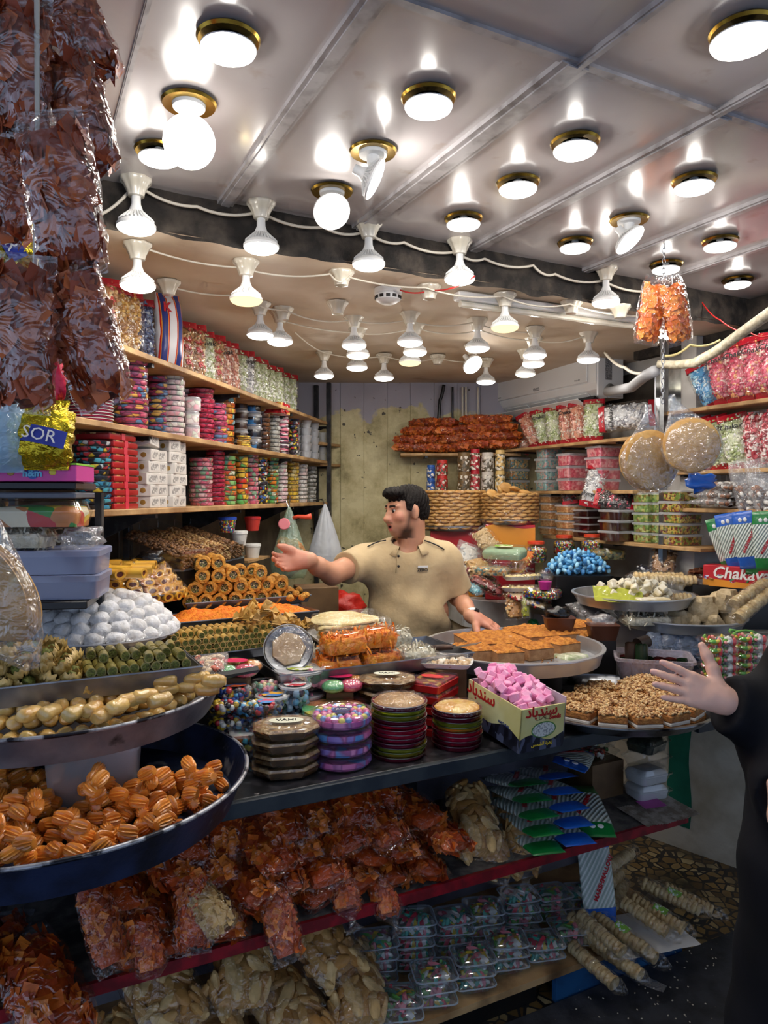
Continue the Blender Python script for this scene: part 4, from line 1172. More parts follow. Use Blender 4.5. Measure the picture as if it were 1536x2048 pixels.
# black bar of the pan handle
h1,h2=on(432,1352,.22),on(516,1338,.22)
tag(part('steel_bar',MB().tube([tuple(h1),tuple(h2)],.010,4),BLACK,None,0),'black square bar sticking out beside the long sheet pan','bar')
# ------------------------------------------------------------------ powdered snowballs on a plate
SZ=1.27
SC_=at_z(206,1262,SZ);SC_=Vector((SC_.x,SC_.y,SZ));SR=.235
t=thing('round_plate','white round plate under the sugared white balls','plate',SC_)
part('dish',MB().lathe([(SR*.8,-.025),(SR,0),(SR,.004),(SR*.8,-.018)],48,cap1=True),mat('white_enamel',srgb(222,224,228),.3),t)
tag(part('plate_stand',MB().lathe([(.12,0),(.12,SZ-.025-.902)],24),BLACK,None,loc=(SC_.x,SC_.y,.902)),'black stand under the white plate of sugared balls','stand')
SUGAR=mat('icing_sugar',srgb(236,236,238),.85,c2=srgb(214,212,210),ns=40,bump=.35,bs=120,rnd=.04)
SNO=[]
for s in range(4):
 SNO.append(MB().ball((0,0,0),(.030,.029,.024),14,9,0,.22,s).mesh('sugared_ball',SUGAR,180))
rr=random.Random(9)
for lay,(rad,zz) in enumerate([(.205,.002),(.184,.029),(.160,.056),(.125,.082),(.06,.100)]):
 n=int(2*pi*rad/.052)
 for i in range(n):
  a0=2*pi*i/n+lay*.2
  tag(link('sugared_ball',SNO[rr.randrange(4)],None,SC_+Vector((rad*cos(a0),rad*sin(a0),zz+.006)),(rr.uniform(-.3,.3),rr.uniform(-.3,.3),rr.random()*6)),'sugar dusted white ball in the heap on the white plate','pastry','sugared white balls')
for i in range(7):
 a0=2*pi*i/7
 tag(link('sugared_ball',SNO[i%4],None,SC_+Vector((.085*cos(a0),.085*sin(a0),.098)),(0,0,a0)),'sugar dusted white ball in the heap on the white plate','pastry','sugared white balls')
b=MB()
def wrap(u,v):
 a0=2*pi*u;rad=.232-.085*v+.006*noise.noise(Vector((cos(a0)*5,sin(a0)*5,v*6)))
 return (rad*cos(a0),rad*sin(a0),0.006+.085*v+.004*noise.noise(Vector((cos(a0)*9,sin(a0)*9,v*9))))
b.grid(wrap,60,10)
tag(part('cling_film',b,FILM_HAZY,None,180,loc=SC_),'cling film wrapped round the heap of sugared balls','film')
# ------------------------------------------------------------------ small tan rolls and triangles further back
Q0,Q1=at_z(340,1318,1.16),at_z(640,1283,1.16)
pan('shallow steel pan of tan pastry rolls and folded pastries',Q0,Q1,.20,.03,PAN,1.16)
tag(part('pan_stand',MB().box((0,0,0),(.5,.16,1.13-.902)),BLACK,None,0,loc=(Q0+Q1)/2+Vector((-.045,.09,.902+(1.13-.902)/2-1.16)),rot=fr_rot()),'black crate under the pan of tan pastry rolls','stand')
D1=(Q1-Q0).normalized();D2=Vector((-D1.y,D1.x,0));LQ=(Q1-Q0).length
base=Vector((Q0.x,Q0.y,1.133))
for lay in range(5):
 for row in range(3):
  for i in range(int(LQ/.024)-1-lay%2):
   x=.018+i*.024+(.012 if lay%2 else 0)
   if x>LQ*.72 and lay>2:continue
   if lay == 4 and (row == 0 and rr.random()<.6):continue
   tag(link('pastry_roll',BAKT[rr.randrange(3)],None,base+D1*x+D2*(.034+row*.052)+Vector((0,0,.0125+lay*.0195)),(rr.uniform(-.05,.05),rr.uniform(0,6.28),FR.a+rr.uniform(-.08,.08))),'small tan pastry roll in the pan behind the candy tubs','pastry','tan pastry rolls')
def tri(seed):
 b=MB();s=.024
 for k in range(3):
  ph=k*2.1+seed;z=k*.006
  b.add([(s*cos(ph),s*sin(ph),z),(s*cos(ph+2.2),s*sin(ph+2.2),z),(s*cos(ph+4),s*sin(ph+4),z),(s*.3*cos(ph+1),s*.3*sin(ph+1),z+.022)],[(0,1,3),(1,2,3),(2,0,3),(2,1,0)])
 return b
TRI=[tri(s).mesh('folded_pastry',mat('crisp_filo',srgb(206,164,84),.45,c2=srgb(170,124,54),ns=26,rnd=.15,bump=.3),20) for s in range(3)]
for k in range(34):
 x=LQ*(.52+.46*((k*13)%17)/17);y=.03+.15*((k*7)%11)/11
 z=.055+.045*max(0,1-abs(x-LQ*.75)/(LQ*.25))+(.02 if k%3 == 0 else 0)
 if x<LQ*.7:z += .05
 tag(link('folded_pastry',TRI[k%3],None,base+D1*x+D2*y+Vector((0,0,z)),(rr.uniform(-.4,.4),rr.uniform(-.4,.4),rr.random()*6)),'folded crisp pastry heaped on the tan rolls','pastry','folded pastries')
# ------------------------------------------------------------------ pan of bright orange crumble
OZ=1.235
Q0,Q1=at_z(340,1248,OZ),at_z(638,1222,OZ)
pan('steel pan heaped with bright orange shredded sweet',Q0,Q1,.20,.055,PAN,OZ)
D1=(Q1-Q0).normalized();D2=Vector((-D1.y,D1.x,0));LQ=(Q1-Q0).length
ORANGE=mat('orange_shreds',srgb(255,150,30),.7,c2=srgb(240,116,16),ns=60,nd=6,bump=.8,bs=140)
b=MB()
def oc(u,v):
 e=min(1,6*min(u,1-u,v,1-v))
 h=.05+e*(.016+.030*abs(noise.noise(Vector((u*5,v*4,2))))+.012*noise.noise(Vector((u*24,v*16,4))))
 p=Vector((Q0.x,Q0.y,OZ-.055))+D1*(LQ*(.02+.96*u))+D2*(.012+.176*v)
 return (p.x,p.y,p.z+h)
b.grid(oc,90,30)
tag(part('orange_sweet',b,ORANGE,None,60),'bright orange shredded sweet filling the steel pan','sweet',kind='stuff')
tag(part('pan_stand',MB().box((0,0,0),(.5,.15,OZ-.055-1.001)),BLACK,None,0,loc=(Q0+Q1)/2+D2*.12+Vector((0,0,-OZ+1.001+(OZ-.055-1.001)/2)),rot=fr_rot()),'black crate under the pan of orange sweet','stand')
# ------------------------------------------------------------------ kadaif rolls with nut hearts
KZ=1.27
Q0,Q1=at_z(372,1208,KZ),at_z(622,1190,KZ)
pan('steel pan stacked with shredded pastry rolls',Q0,Q1,.16,.03,PAN,KZ)
tag(part('pan_stand',MB().box((0,0,0),(.45,.12,KZ-.03-1.001)),BLACK,None,0,loc=(Q0+Q1)/2+Vector((-.045,.09,-KZ+1.001+(KZ-.03-1.001)/2)),rot=fr_rot()),'black crate under the pan of shredded pastry rolls','stand')
D1=(Q1-Q0).normalized();D2=Vector((-D1.y,D1.x,0));LQ=(Q1-Q0).length
KAD=mat('shredded_pastry',srgb(226,168,66),.55,c2=srgb(184,120,40),ns=70,nd=6,lo=.35,hi=.65,bump=.9,bs=110,rnd=.12)
NUTS=cells('nut_heart',[srgb(60,52,34),srgb(150,160,90),srgb(206,196,150),srgb(40,34,24),srgb(116,120,60)],220,bump=.6)
def kad(seed):
 b=MB();L=[];r=.029;n=18
 for i in range(5):
  t=-1+2*i/4
  L.append([(r*cos(q)*(1+.08*noise.noise(Vector((t*3,cos(q)*4,sin(q)*4+seed)))),t*.045,r*sin(q)*(1+.08*noise.noise(Vector((t*3,cos(q)*4,sin(q)*4+seed))))) for q in [2*pi*j/n for j in range(n)]])
 b.loft(L,cap0=False,cap1=False)
 for s,lp in ((-1,L[0]),(1,L[-1])):
  i1=[(x*.62,y+s*.002,z*.62) for x,y,z in lp];i2=[(x*.55,y-s*.006,z*.55) for x,y,z in lp]
  q=[lp,i1,i2] if s>0 else [i2,i1,lp]
  b.loft(q,cap0=False,cap1=False);b.add(i2,[tuple(range(n)) if s>0 else tuple(reversed(range(n)))],1)
 return b
KM=[]
for s in range(3):
 me=kad(s).mesh('kadaif_roll',[KAD,NUTS],60);KM.append(me)
base=Vector((Q0.x,Q0.y,KZ-.026))
for lay,(x0_,n) in enumerate([(.035,8),(.06,7),(.085,5),(.085,2)]):
 for row in range(2):
  for i in range(n):
   if lay == 2 and i == 3 and row == 0:continue
   tag(link('kadaif_roll',KM[(i+lay)%3],None,base+D1*(x0_+i*.060)+D2*(.052+row*.09)+Vector((0,0,.030+lay*.050)),(rr.uniform(-.06,.06),rr.random()*6,FR.a+R(-20)+rr.uniform(-.15,.15))),'shredded pastry roll with nut filled end stacked on its pan','pastry','shredded pastry rolls')
for px,py in [(580,1196),(592,1188),(604,1194),(598,1180),(612,1190)]:
 p=at_z(px,py,KZ+.01)
 tag(link('small_kadaif',SNO[0],None,p,(0,0,px),.6),'small round golden pastry at the end of the shredded roll pan','pastry','small round pastries').data=MB().ball((0,0,0),(.026,.026,.024),12,8,0,.3,px).mesh('small_kadaif',KAD,180)
# ------------------------------------------------------------------ filled yellow rolls on a round tray
YZ=1.335
YC=at_z(272,1182,YZ);YR=.185
YC=Vector((YC.x,YC.y,YZ))
t=thing('round_tray','round tray of yellow jam filled rolls under film','tray',YC)
part('dish',tray_mesh(YR,.03,STEEL),None,t)
tag(part('plate_stand',MB().lathe([(.1,0),(.1,YZ-.03-1.001)],24),BLACK,None,loc=(YC.x,YC.y,1.001)),'black stand under the tray of yellow jam rolls','stand')
YEL=mat('yellow_dough',srgb(228,176,58),.5,c2=srgb(206,140,40),ns=14,lo=.4,hi=.7,rnd=.1,coat=.2)
JAM=mat('date_jam',srgb(92,34,24),.4)
def yroll(s):
 b=MB();L=[];n=14
 for i in range(5):
  t=-1+2*i/4
  L.append([(.022*cos(q),t*.034,.016*sin(q)*(1+.05*sin(q*3+s))) for q in [2*pi*j/n for j in range(n)]])
 b.loft(L,cap0=False,cap1=False)
 for s_,lp in ((-1,L[0]),(1,L[-1])):
  i1=[(x*.68,y,z*.60) for x,y,z in lp];i2=[(x*.62,y-s_*.004,z*.55) for x,y,z in lp]
  q=[lp,i1,i2] if s_>0 else [i2,i1,lp]
  b.loft(q,cap0=False,cap1=False);b.add(i2,[tuple(range(n)) if s_>0 else tuple(reversed(range(n)))],1)
 return b
YM=[yroll(s).mesh('jam_roll',[YEL,JAM],60) for s in range(2)]
for lay in range(5):
 rad=.155-lay*.020;n=int(2*pi*rad/.046)
 for i in range(n):
  a0=2*pi*i/n+lay*.17
  tag(link('jam_roll',YM[i%2],None,YC+Vector((rad*cos(a0),rad*sin(a0),-.008+lay*.026)),(rr.uniform(-.1,.1),0,a0+pi/2+rr.uniform(-.1,.1))),'yellow pastry roll with red jam heart on the round tray','pastry','jam filled rolls')
for px,py,rz in [(200,1134,60),(222,1128,100),(240,1140,80),(258,1135,20),(284,1138,100),(292,1130,95),(268,1146,85),(226,1148,60)]:
 tag(link('jam_roll',YM[0],None,at_z(px,py,YZ+.122),(0,0,R(rz))),'yellow pastry roll lying loose on top of the jam roll heap','pastry','jam filled rolls')
b=MB();b.grid(lambda u,v:((.192-.085*v)*cos(2*pi*u)*(1+.03*noise.noise(Vector((cos(2*pi*u)*4,sin(2*pi*u)*4,v*5)))),(.192-.085*v)*sin(2*pi*u),.005+.115*v),48,8)
tag(part('cling_film',b,FILM,None,180,loc=YC),'cling film round the tray of yellow jam rolls','film')
# ------------------------------------------------------------------ nut bins under the left shelf
zb=LW.hit(420,1131,-.03)[2]
x0,x1=lx(352,.0),lx(488,-.03)
t=thing('nut_bin','clear acrylic bin with four compartments of mixed nuts','bin',LW.w(0,0,zb),(0,0,LW.a))
W_=(x1-x0)/4
for i in range(5):
 xx=x0+i*W_
 bb=MB();bb.loft([[(xx-.003,y,z) for y,z in ((-.03,0),(.25,0),(.25,.19),(.08,.13),(-.03,.075))],[(xx+.003,y,z) for y,z in ((-.03,0),(.25,0),(.25,.19),(.08,.13),(-.03,.075))]])
 part('divider',bb,CLEAR,t,0)
for i in range(4):part('front_pane',MB().box((x0+(i+.5)*W_,-.03,.04),(W_-.008,.004,.08)),CLEAR,t,0)
part('floor_pane',MB().box(((x0+x1)/2,.11,.003),(x1-x0,.28,.006)),CLEAR_BLUE,t,0)
NUTM=[mat('nut_%d'%i,c,.45,c2=tuple(k*.7 for k in c),ns=60) for i,c in enumerate([srgb(150,104,58),srgb(188,146,88),srgb(110,72,40),srgb(210,176,120)])]
tn=t_nut(.0115);rr=random.Random(31)
for i,(mix,nm) in enumerate([((2,2,0),'dark roasted nuts'),((0,2,1),'mixed brown nuts'),((1,0,3),'golden almonds'),((2,0,2),'dark brown nuts')]):
 its=[]
 bb=MB();bb.grid(lambda u,v:(x0+W_*(i+.02+.96*u),-.026+.26*v,.045+.085*v+.02*sin(pi*u)*(1-v*.3)),6,8);its.append((tmpl(bb),Matrix(),mix[0]))
 for k in range(480):
  u,v=rr.random(),rr.random()**.8
  its.append((tn,TR((x0+W_*(i+.03+.94*u),-.022+.25*v,.050+.085*v+.02*sin(pi*u)*(1-v*.3)+rr.uniform(-.003,.005)),(rr.uniform(-.6,.6),rr.uniform(-.6,.6),rr.random()*6)),rr.choice(mix)))
 for k in range(90):   # against the front pane
  its.append((tn,TR((x0+W_*(i+.03+.94*rr.random()),-.022,.008+.06*rr.random()),(rr.uniform(-.6,.6),rr.uniform(-.6,.6),rr.random()*6)),rr.choice(mix)))
 tag(link('nut_heap',scatter('nut_heap',its,NUTM,60),None,LW.w(0,0,zb),(0,0,LW.a)),'heap of %s, %s compartment of the acrylic bin'%(nm,['nearest','second','third','farthest'][i]),'nuts',kind='stuff')
tag(part('bin_table',MB().box(((x0+x1)/2,.11,(zb+1.0)/2),(x1-x0,.28,zb-1.002)),BLACK,None,0,loc=LW.o,rot=(0,0,LW.a)),'black base under the acrylic nut bin','stand')
# black scoop bag at the near end of the bin
bg=LW.pt(300,1116,.02)
tag(part('black_bag',MB().ball((0,0,0),(.05,.04,.032),18,12,0,.5,4),mat('black_bin_film',srgb(16,16,18),.25,coat=.4,bump=.6,bs=40),None,180,loc=bg),'crumpled black plastic bag at the near end of the nut bin','bag')
# ------------------------------------------------------------------ sweets on the front counter
CT=.901
def gem(cols,nm,s=.01,tf=t_ball):
 return [mat('%s_%d'%(nm,i),c,.3,coat=.5,sss=.1) for i,c in enumerate(cols)]
def fill_round(r,h,mats,tf,s,n,seed,nm='sweets',z0=.004,ring=0.0):
 rr_=random.Random(seed);its=[]
 T_=tf(s)
 for i in range(n):
  a=rr_.random()*2*pi;q=math.sqrt(ring*ring+(1-ring*ring)*rr_.random())*(r-s)
  its.append((T_,TR((q*cos(a),q*sin(a),z0+s*.7+(h-s*1.4)*rr_.random()),(rr_.random()*6,rr_.random()*6,rr_.random()*6),rr_.uniform(.85,1.15)),rr_.randrange(len(mats))))
 return scatter(nm,its,mats,60)
def fill_rect(w,d,h,mats,tf,s,n,seed,nm='sweets',z0=.004):
 rr_=random.Random(seed);its=[];T_=tf(s)
 for i in range(n):
  its.append((T_,TR((rr_.uniform(-.5,.5)*(w-2*s),rr_.uniform(-.5,.5)*(d-2*s),z0+s*.7+(h-s*1.4)*rr_.random()),(rr_.random()*6,rr_.random()*6,rr_.random()*6),rr_.uniform(.85,1.15)),rr_.randrange(len(mats))))
 return scatter(nm,its,mats,60)
def shell_round(r,h,lidh=.006,n=32,dome=0.0,lobes=0,amp=.0):
 def lp(rad,z):return [(rad*(1+amp*cos(lobes*t))*cos(t),rad*(1+amp*cos(lobes*t))*sin(t),z) for t in [2*pi*i/n for i in range(n)]]
 b=MB();b.loft([lp(r*.9,0),lp(r*.96,h*.3),lp(r*.97,h-lidh)],cap1=False);tub=b.mesh('tub',CLEAR,40)
 b=MB();b.loft([lp(r*1.0,h-lidh),lp(r*1.02,h-lidh*.6),lp(r*1.02,h-.001),lp(r*.94,h),lp(r*.90,h-.003+dome),lp(r*.2,h-.003+dome*1.2)]);lid=b.mesh('lid',CLEAR,40)
 return tub,lid
def sticker(parent,z,r,c,c2=None,txt=None,r2=None,ink=None,off=(0,0),rz=0.0,size=None):
 o=part('sticker',MB().stack([(0,0),(.0008,0)],lambda i:circ(r,24,r2 or r)),mat('sticker_%d_%d_%d'%tuple(int(k*255) for k in c),c,.4,c2=c2,ns=30,lo=.48,hi=.52) ,parent,0,loc=(off[0],off[1],z),rot=(0,0,rz))
 if txt:lettering(txt,size or r*.5,ink or INK,o,(0,0,.0012),(0,0,0),bold=.0004)
 return o
FACE=FR.a+R(-24)        # labels read towards the viewer
# stack of clear octagonal boxes of brown brittle
BRIT=mat('nut_brittle',srgb(150,112,66),.35,c2=srgb(206,176,130),ns=46,nd=5,lo=.42,hi=.6,bump=.7,bs=90,coat=.5,c3=srgb(84,52,26),lo3=.58,hi3=.66,ns3=34)
DKBR=mat('dark_caramel',srgb(66,38,16),.25,c2=srgb(104,66,28),ns=26,coat=.6)
def octbox(w,d,h):
 sh=lambda i:[(x,y) for x,y in rrect(w-2*i,d-2*i,.045,1)]
 b=MB();b.stack([(.003,.012),(h*.5,.006),(h*.62,.005)],sh);c=b.mesh('brittle',DKBR,30)
 b=MB();b.stack([(h*.62,.006),(h*.8,.012)],sh,cap0=False);c2=b.mesh('brittle_top',BRIT,30)
 b=MB();b.stack([(0,.012),(h*.6,0)],sh,cap1=False);tub=b.mesh('tub',CLEAR,30)
 b=MB();b.stack([(h*.6,-.003),(h*.66,-.003),(h*.70,.004),(h*.86,.006),(h*.9,.014),(h*.9,.026),(h,.030),(h,.05)],sh,cap0=False);lid=b.mesh('lid',CLEAR,30)
 return [('brittle',c),('brittle_top',c2),('tub',tub),('lid',lid)]
p=on(570,1590,.13);n=4;h=.037
OB=octbox(.20,.165,h)
for i in range(n):
 o=thing('brittle_box','clear octagonal box of nut brittle, %s at counter front'%nth(n-1-i,n),'box',(p.x+.004*(i%2),p.y,CT+i*h),(0,0,FACE+R(8)+.03*(i%3)),group='brittle boxes in the front stack')
 for q in OB:link(q[0],q[1],o)
 if i == n-1:sticker(o,h+.0006,.05,srgb(226,228,206),txt='VAHI',r2=.026,size=.026,rz=R(-4))
p=on(774,1440,.30);n=5;h=.040
for i in range(n):
 o=thing('brittle_box','wide clear box of wafers, %s behind the plates'%nth(n-1-i,n),'box',(p.x,p.y,CT+i*h),(0,0,FACE+R(-4)),group='wafer boxes')
 for q in OB:link(q[0],q[1],o)
 if i == n-1:sticker(o,h+.0006,.045,srgb(222,226,206),txt='VAHI',r2=.024,size=.024)
# stack of pink and blue candy rounds
PB_=cells('pink_blue_candy',[srgb(214,112,170),srgb(226,140,190),srgb(90,150,214),srgb(190,90,160),srgb(150,120,200)],26,squash=(1,1,.35),rnd=True,edge=srgb(150,70,130),rough=.4)
p=on(684,1545,.115);n=4;h=.040;r=.094
tub,lid=shell_round(r,h,.010,40)
for i in range(n):
 o=thing('candy_round','round box of pink and blue candy, %s at counter front'%nth(n-1-i,n),'candy box',(p.x,p.y,CT+i*h),(0,0,FACE),group='pink blue candy rounds')
 link('tub',tub,o);link('lid',lid,o)
 part('candy_ring',MB().lathe([(r*.88,.004),(r*.945,h*.3),(r*.93,h*.62),(r*.55,h*.66)],40),PB_,o)
 if i == n-1:
  its=[];tb_=t_ball(.011)
  for ring,m_ in ((.075,24),(.055,16),(.038,11)):
   for q in range(m_):
    a=2*pi*q/m_;its.append((tb_,TR((ring*cos(a),ring*sin(a),h*.68)),(q*5+m_)%4))
  part('candy_balls',scatter('candy_balls',its,gem([srgb(226,110,170),srgb(236,150,190),srgb(236,222,120),srgb(120,160,220)],'pbc'),180),None,o,kind='stuff')
  sticker(o,h+.0006,.026,srgb(40,44,100),txt='JUYA',r2=.024,size=.015,ink=PAPER,rz=0)
# two stacks of foil plates with film
def plate_stack(px,py,v,n,r,h,topm,cols,what,top_what):
 p=on(px,py,v)
 prof=[(r*.93,0),(r*.97,h*.5),(r,h*.9),(r,h),(r*.95,h*.96)]
 mm=[MB().lathe(prof,40).mesh('plate',mat('foil_'+nm,c,.22,.6),40) for nm,c in cols]
 ring=MB().lathe([(r*.99,h*.86),(r*1.012,h*.9),(r*1.012,h*1.0),(r*.985,h*1.02)],40,cap0=False,cap1=False).mesh('silver_rim',STEEL,60)
 for i in range(n):
  o=thing('foil_plate','%s, %s'%(top_what if i == n-1 else what,nth(n-1-i,n)),'plate',(p.x+.002*((i*7)%3-1),p.y+.002*((i*5)%3-1),CT+i*h),(.0,.0,i*1.3),group=what)
  link('plate',mm[(i*3+i//2)%len(mm)],o);link('silver_rim',ring,o)
  if i == n-1:
   b=MB();b.loft([[(q*r*cos(a),q*r*sin(a),h*.85+zz+.003*noise.noise(Vector((q*4*cos(a),q*4*sin(a),px)))) for a in [2*pi*k_/36 for k_ in range(36)]] for q,zz in ((.93,0),(.8,.009),(.5,.011),(.1,.012))],cap0=False)
   part('cake',b,topm,o,180)
   b=MB();b.loft([[(q*r*cos(a),q*r*sin(a),zz+.003*noise.noise(Vector((q*6*cos(a),q*6*sin(a),px+3)))) for a in [2*pi*k_/48 for k_ in range(48)]] for q,zz in ((1.02,h*.3),(1.03,h),(.9,h+.012),(.5,h+.015),(.05,h+.015))],cap0=False)
   part('film',b,FILM,o,180)
plate_stack(797,1530,.11,12,.086,.0138,mat('tan_cake',srgb(186,146,92),.5,c2=srgb(150,112,66),ns=22,nd=6,bump=.4),[('plum',srgb(110,24,50)),('crimson',srgb(178,24,60)),('wine',srgb(120,28,60)),('olive',srgb(140,146,44))],'plum foil plate by the pink candy','plum foil plate of tan cake under film')
YC_=cells('yellow_cakes',[srgb(226,184,84),srgb(214,160,66),srgb(236,206,120)],22,rough=.5,bump=.9)
plate_stack(914,1515,.10,8,.080,.0150,YC_,[('plum',srgb(110,24,50)),('crimson',srgb(178,24,60)),('olive',srgb(140,146,44))],'dark red foil plate by the seeds box','foil plate of yellow cakes under film')
# seeds box full of pink lokum (Arabic words as shaped forms in visual order)
SNDB='\uFEA9\uFE8E\uFE91\uFEAA\uFEE8\uFEB3'
ZHR='\uFEB2\uFEE4\uFEB8\uFEDF\uFE8D \uFE93\uFEAE\uFEEB\uFEAF'
YB=mat('seed_box_card',srgb(214,204,120),.5,c2=srgb(226,220,160),ns=6)
BKS=cells('seed_print',[srgb(26,28,40),srgb(44,48,66),srgb(90,96,120),srgb(18,20,30)],60,squash=(1,1,.5),bump=0)
INB=mat('lilac_card',srgb(196,176,190),.6)
zb_=CT+.004;H=.140
ang=FR.a;w=.175;d=.29;TILT=R(6)
b=FR.w(.425,-.075)
cn=Vector((b.x,b.y,0))
t=thing('seeds_carton','yellow sunflower seeds carton with cut top full of pink cubes','carton',(cn.x,cn.y,zb_),(TILT,0,ang))
for nm,bx_,m_ in (('front_wall',((w/2,.002,H/2),(w,.004,H)),YB),('side_wall',((.002,d/2,H/2),(.004,d,H)),YB),('side_wall',((w-.002,d/2,H/2+.01),(.004,d,H+.02)),INB),('back_wall',((w/2,d-.002,H/2),(w,.004,H)),INB),('base',((w/2,d/2,.002),(w,d,.004)),YB)):
 part(nm,MB().box(*bx_),m_,t,0)
part('seed_print',MB().grid(lambda u,v:(u*w,-.0006,v*(.042+.012*sin(u*7))),12,3),BKS,t,0)
part('seed_print',MB().grid(lambda u,v:(-.0006,(1-u)*d,v*(.05+.012*sin(u*9+1))),14,3),BKS,t,0)
o=part('oval_panel',MB().stack([(0,0),(.0006,0)],lambda i:circ(.048,32,.026)),mat('oval_rim',srgb(70,130,60),.5),t,0,loc=(w*.52,-.0005,H*.47),rot=(pi/2,0,0))
part('oval_paper',MB().stack([(0,0),(.0006,0)],lambda i:circ(.044,32,.0225)),mat('small_print',srgb(216,220,216),.6,c2=srgb(150,156,160),ns=120,lo=.5,hi=.56),o,0,loc=(0,0,.0006))
RI=mat('red_ink',srgb(190,30,30),.5)
lettering(SNDB,.046,RI,t,(w*.45,-.0012,H*.90),(pi/2,0,0),bold=.0012)
lettering('Seeds',.020,RI,t,(w*.76,-.0012,H*.73),(pi/2,0,0),bold=.0006)
lettering(SNDB,.06,RI,t,(-.0012,d*.74,H*.84),(pi/2,0,-pi/2),bold=.0012)
lettering('NATURAL',.013,mat('blue_ink',srgb(40,60,120),.5),t,(-.0012,d*.28,H*.45),(pi/2,0,-pi/2))
lettering(ZHR,.016,mat('yellow_ink',srgb(236,210,60),.5),t,(w*.5,-.0014,.020),(pi/2,0,0))
o=part('flourish',MB().tube([(w*.5+.04*cos(k*.4)*(1-k/40),-.0012,H*.77+.010*sin(k*.8)) for k in range(36)],.0008,4),mat('brown_ink',srgb(120,96,60),.5),t)
LOK=mat('pink_lokum',srgb(240,140,190),.7,c2=srgb(246,186,214),ns=20,nd=4,lo=.35,hi=.65,sss=.2,rnd=.08,bump=.2,bs=80)
LM=[]
for s in range(4):
 b=MB();b.box((0,0,0),(.030,.028,.026),ch=.003)
 b.v=[(x*(1+.18*noise.noise(Vector((x*40,y*40,z*40+s*9)))),y*(1+.18*noise.noise(Vector((x*40+7,y*40,z*40+s*9)))),z*(1+.2*noise.noise(Vector((x*40,y*40+5,z*40+s*9))))) for x,y,z in b.v]
 LM.append(b.mesh('pink_cube',LOK,30))
T_=Matrix.Translation((cn.x,cn.y,zb_)) @ Matrix.Rotation(ang,4,'Z') @ Matrix.Rotation(TILT,4,'X')
zz=H-.035
part('pink_bed',MB().box((w/2,d/2,zz/2),(w-.012,d-.012,zz)),LOK,t,0)
rg=Region(lambda x,y:.018<x<w-.018 and .02<y<d-.02,(0,w,0,d))
P=heap(rg,lambda x,y:zz+.030+.05*min(1,y/(d*.55))*(1-.35*abs(x-w/2)/(w/2)),120,.0165,zz,5,6000,1.55)
rr=random.Random(7)
for q in P:
 tag(link('pink_cube',LM[rr.randrange(4)],None,T_ @ Vector(q),(rr.uniform(-.7,.7),rr.uniform(-.7,.7),rr.random()*6),rr.uniform(.85,1.1)),'sugared pink jelly cube in the yellow seeds carton','sweet','pink jelly cubes')
# second row: candy boxes on their hidden stacks
def stand_on(p,label_,w_,d_,rz,m=None):
 """plain carton that lifts a box to where the photo shows it"""
 hh=p.z-CT-.001
 if hh>.012:
  tag(part('supply_carton',MB().box((0,0,hh/2),(w_,d_,hh),ch=.002),m or CART,None,30,loc=(p.x,p.y,CT),rot=(0,0,rz)),label_,'carton')
CART=mat('brown_card',srgb(120,92,60),.7,c2=srgb(100,74,48),ns=9)
ASST=gem([srgb(30,70,150),srgb(230,190,50),srgb(200,50,60),srgb(240,236,226),srgb(30,30,40),srgb(90,170,210)],'asst')
GUM=gem([srgb(60,160,90),srgb(236,130,40),srgb(240,220,90),srgb(70,170,190)],'gum')
SPEC=gem([srgb(120,190,226),srgb(236,236,236),srgb(180,210,230),srgb(40,50,70)],'speckled')
PASTEL=gem([srgb(232,150,170),srgb(150,200,170),srgb(240,236,226),srgb(236,206,160)],'pastel')
RB_=[srgb(236,90,60),srgb(80,150,220)]
def rbox(px,py,v,w_,d_,h_,mats,tf,s,n,rot,label,seed,st=None,hidden=None,lobes=0):
 p=on(px,py,v);p.z -= h_
 o=thing('candy_box',label,'candy box',p,(0,0,FACE+R(rot)))
 pr=rect_tub('x','x',w_,d_,h_,None,rr=.012)
 for q in pr.parts:link(q[0],q[1] if q[0] != 'lid' else q[1],o)
 part('sweets',fill_rect(w_,d_,h_*.9,mats,tf,s,n,seed),None,o,kind='stuff')
 if st:sticker(o,h_+.0006,**st)
 under(o,label,h_)
 return o
def under(o,label,h_):
 """the boxes of the same kind that it is stacked on"""
 z=o.location.z;n=int((z-CT)/h_)
 g=(z-CT)/n if n else 0
 for k in range(n):
  c=copy_tree(o);c.location.z=z-(k+1)*g
  c['label']='box stacked %s below the %s'%(['just','second','third','fourth','fifth','sixth','seventh'][min(k,6)],label.split(',')[0]);c['group']='stack under '+label[:40]
  for q in list(c.children):
   if q.name.startswith('sticker'):bpy.data.objects.remove(q,do_unlink=True)
def cbox(px,py,v,r,h_,mats,tf,s,n,label,seed,st=None,lobes=0,amp=0.0,nm='candy_box',lidm=None):
 p=on(px,py,v);p.z -= h_
 o=thing(nm,label,'candy box',p,(0,0,FACE))
 tub,lid=shell_round(r,h_,.008,36 if not lobes else 60,lobes=lobes,amp=amp)
 link('tub',tub,o)
 l2=link('lid',lid,o)
 if lidm:lid.materials[0]=lidm
 part('sweets',fill_round(r*.92,h_*.88,mats,tf,s,n,seed),None,o,kind='stuff')
 if st:sticker(o,h_+.0006,**st)
 under(o,label,h_)
 return o
rbox(512,1458,.24,.15,.085,.065,GUM,t_cube,.013,60,10,'clear oblong box of orange and green jellies',1,dict(r=.026,c=srgb(214,140,90),c2=srgb(240,236,230),r2=.018))
rbox(640,1440,.25,.10,.11,.060,GUM,t_cube,.013,50,-20,'clear box of green jellies, tilted beside the oblong one',2,dict(r=.022,c=srgb(60,80,140),c2=srgb(236,150,90),r2=.018))
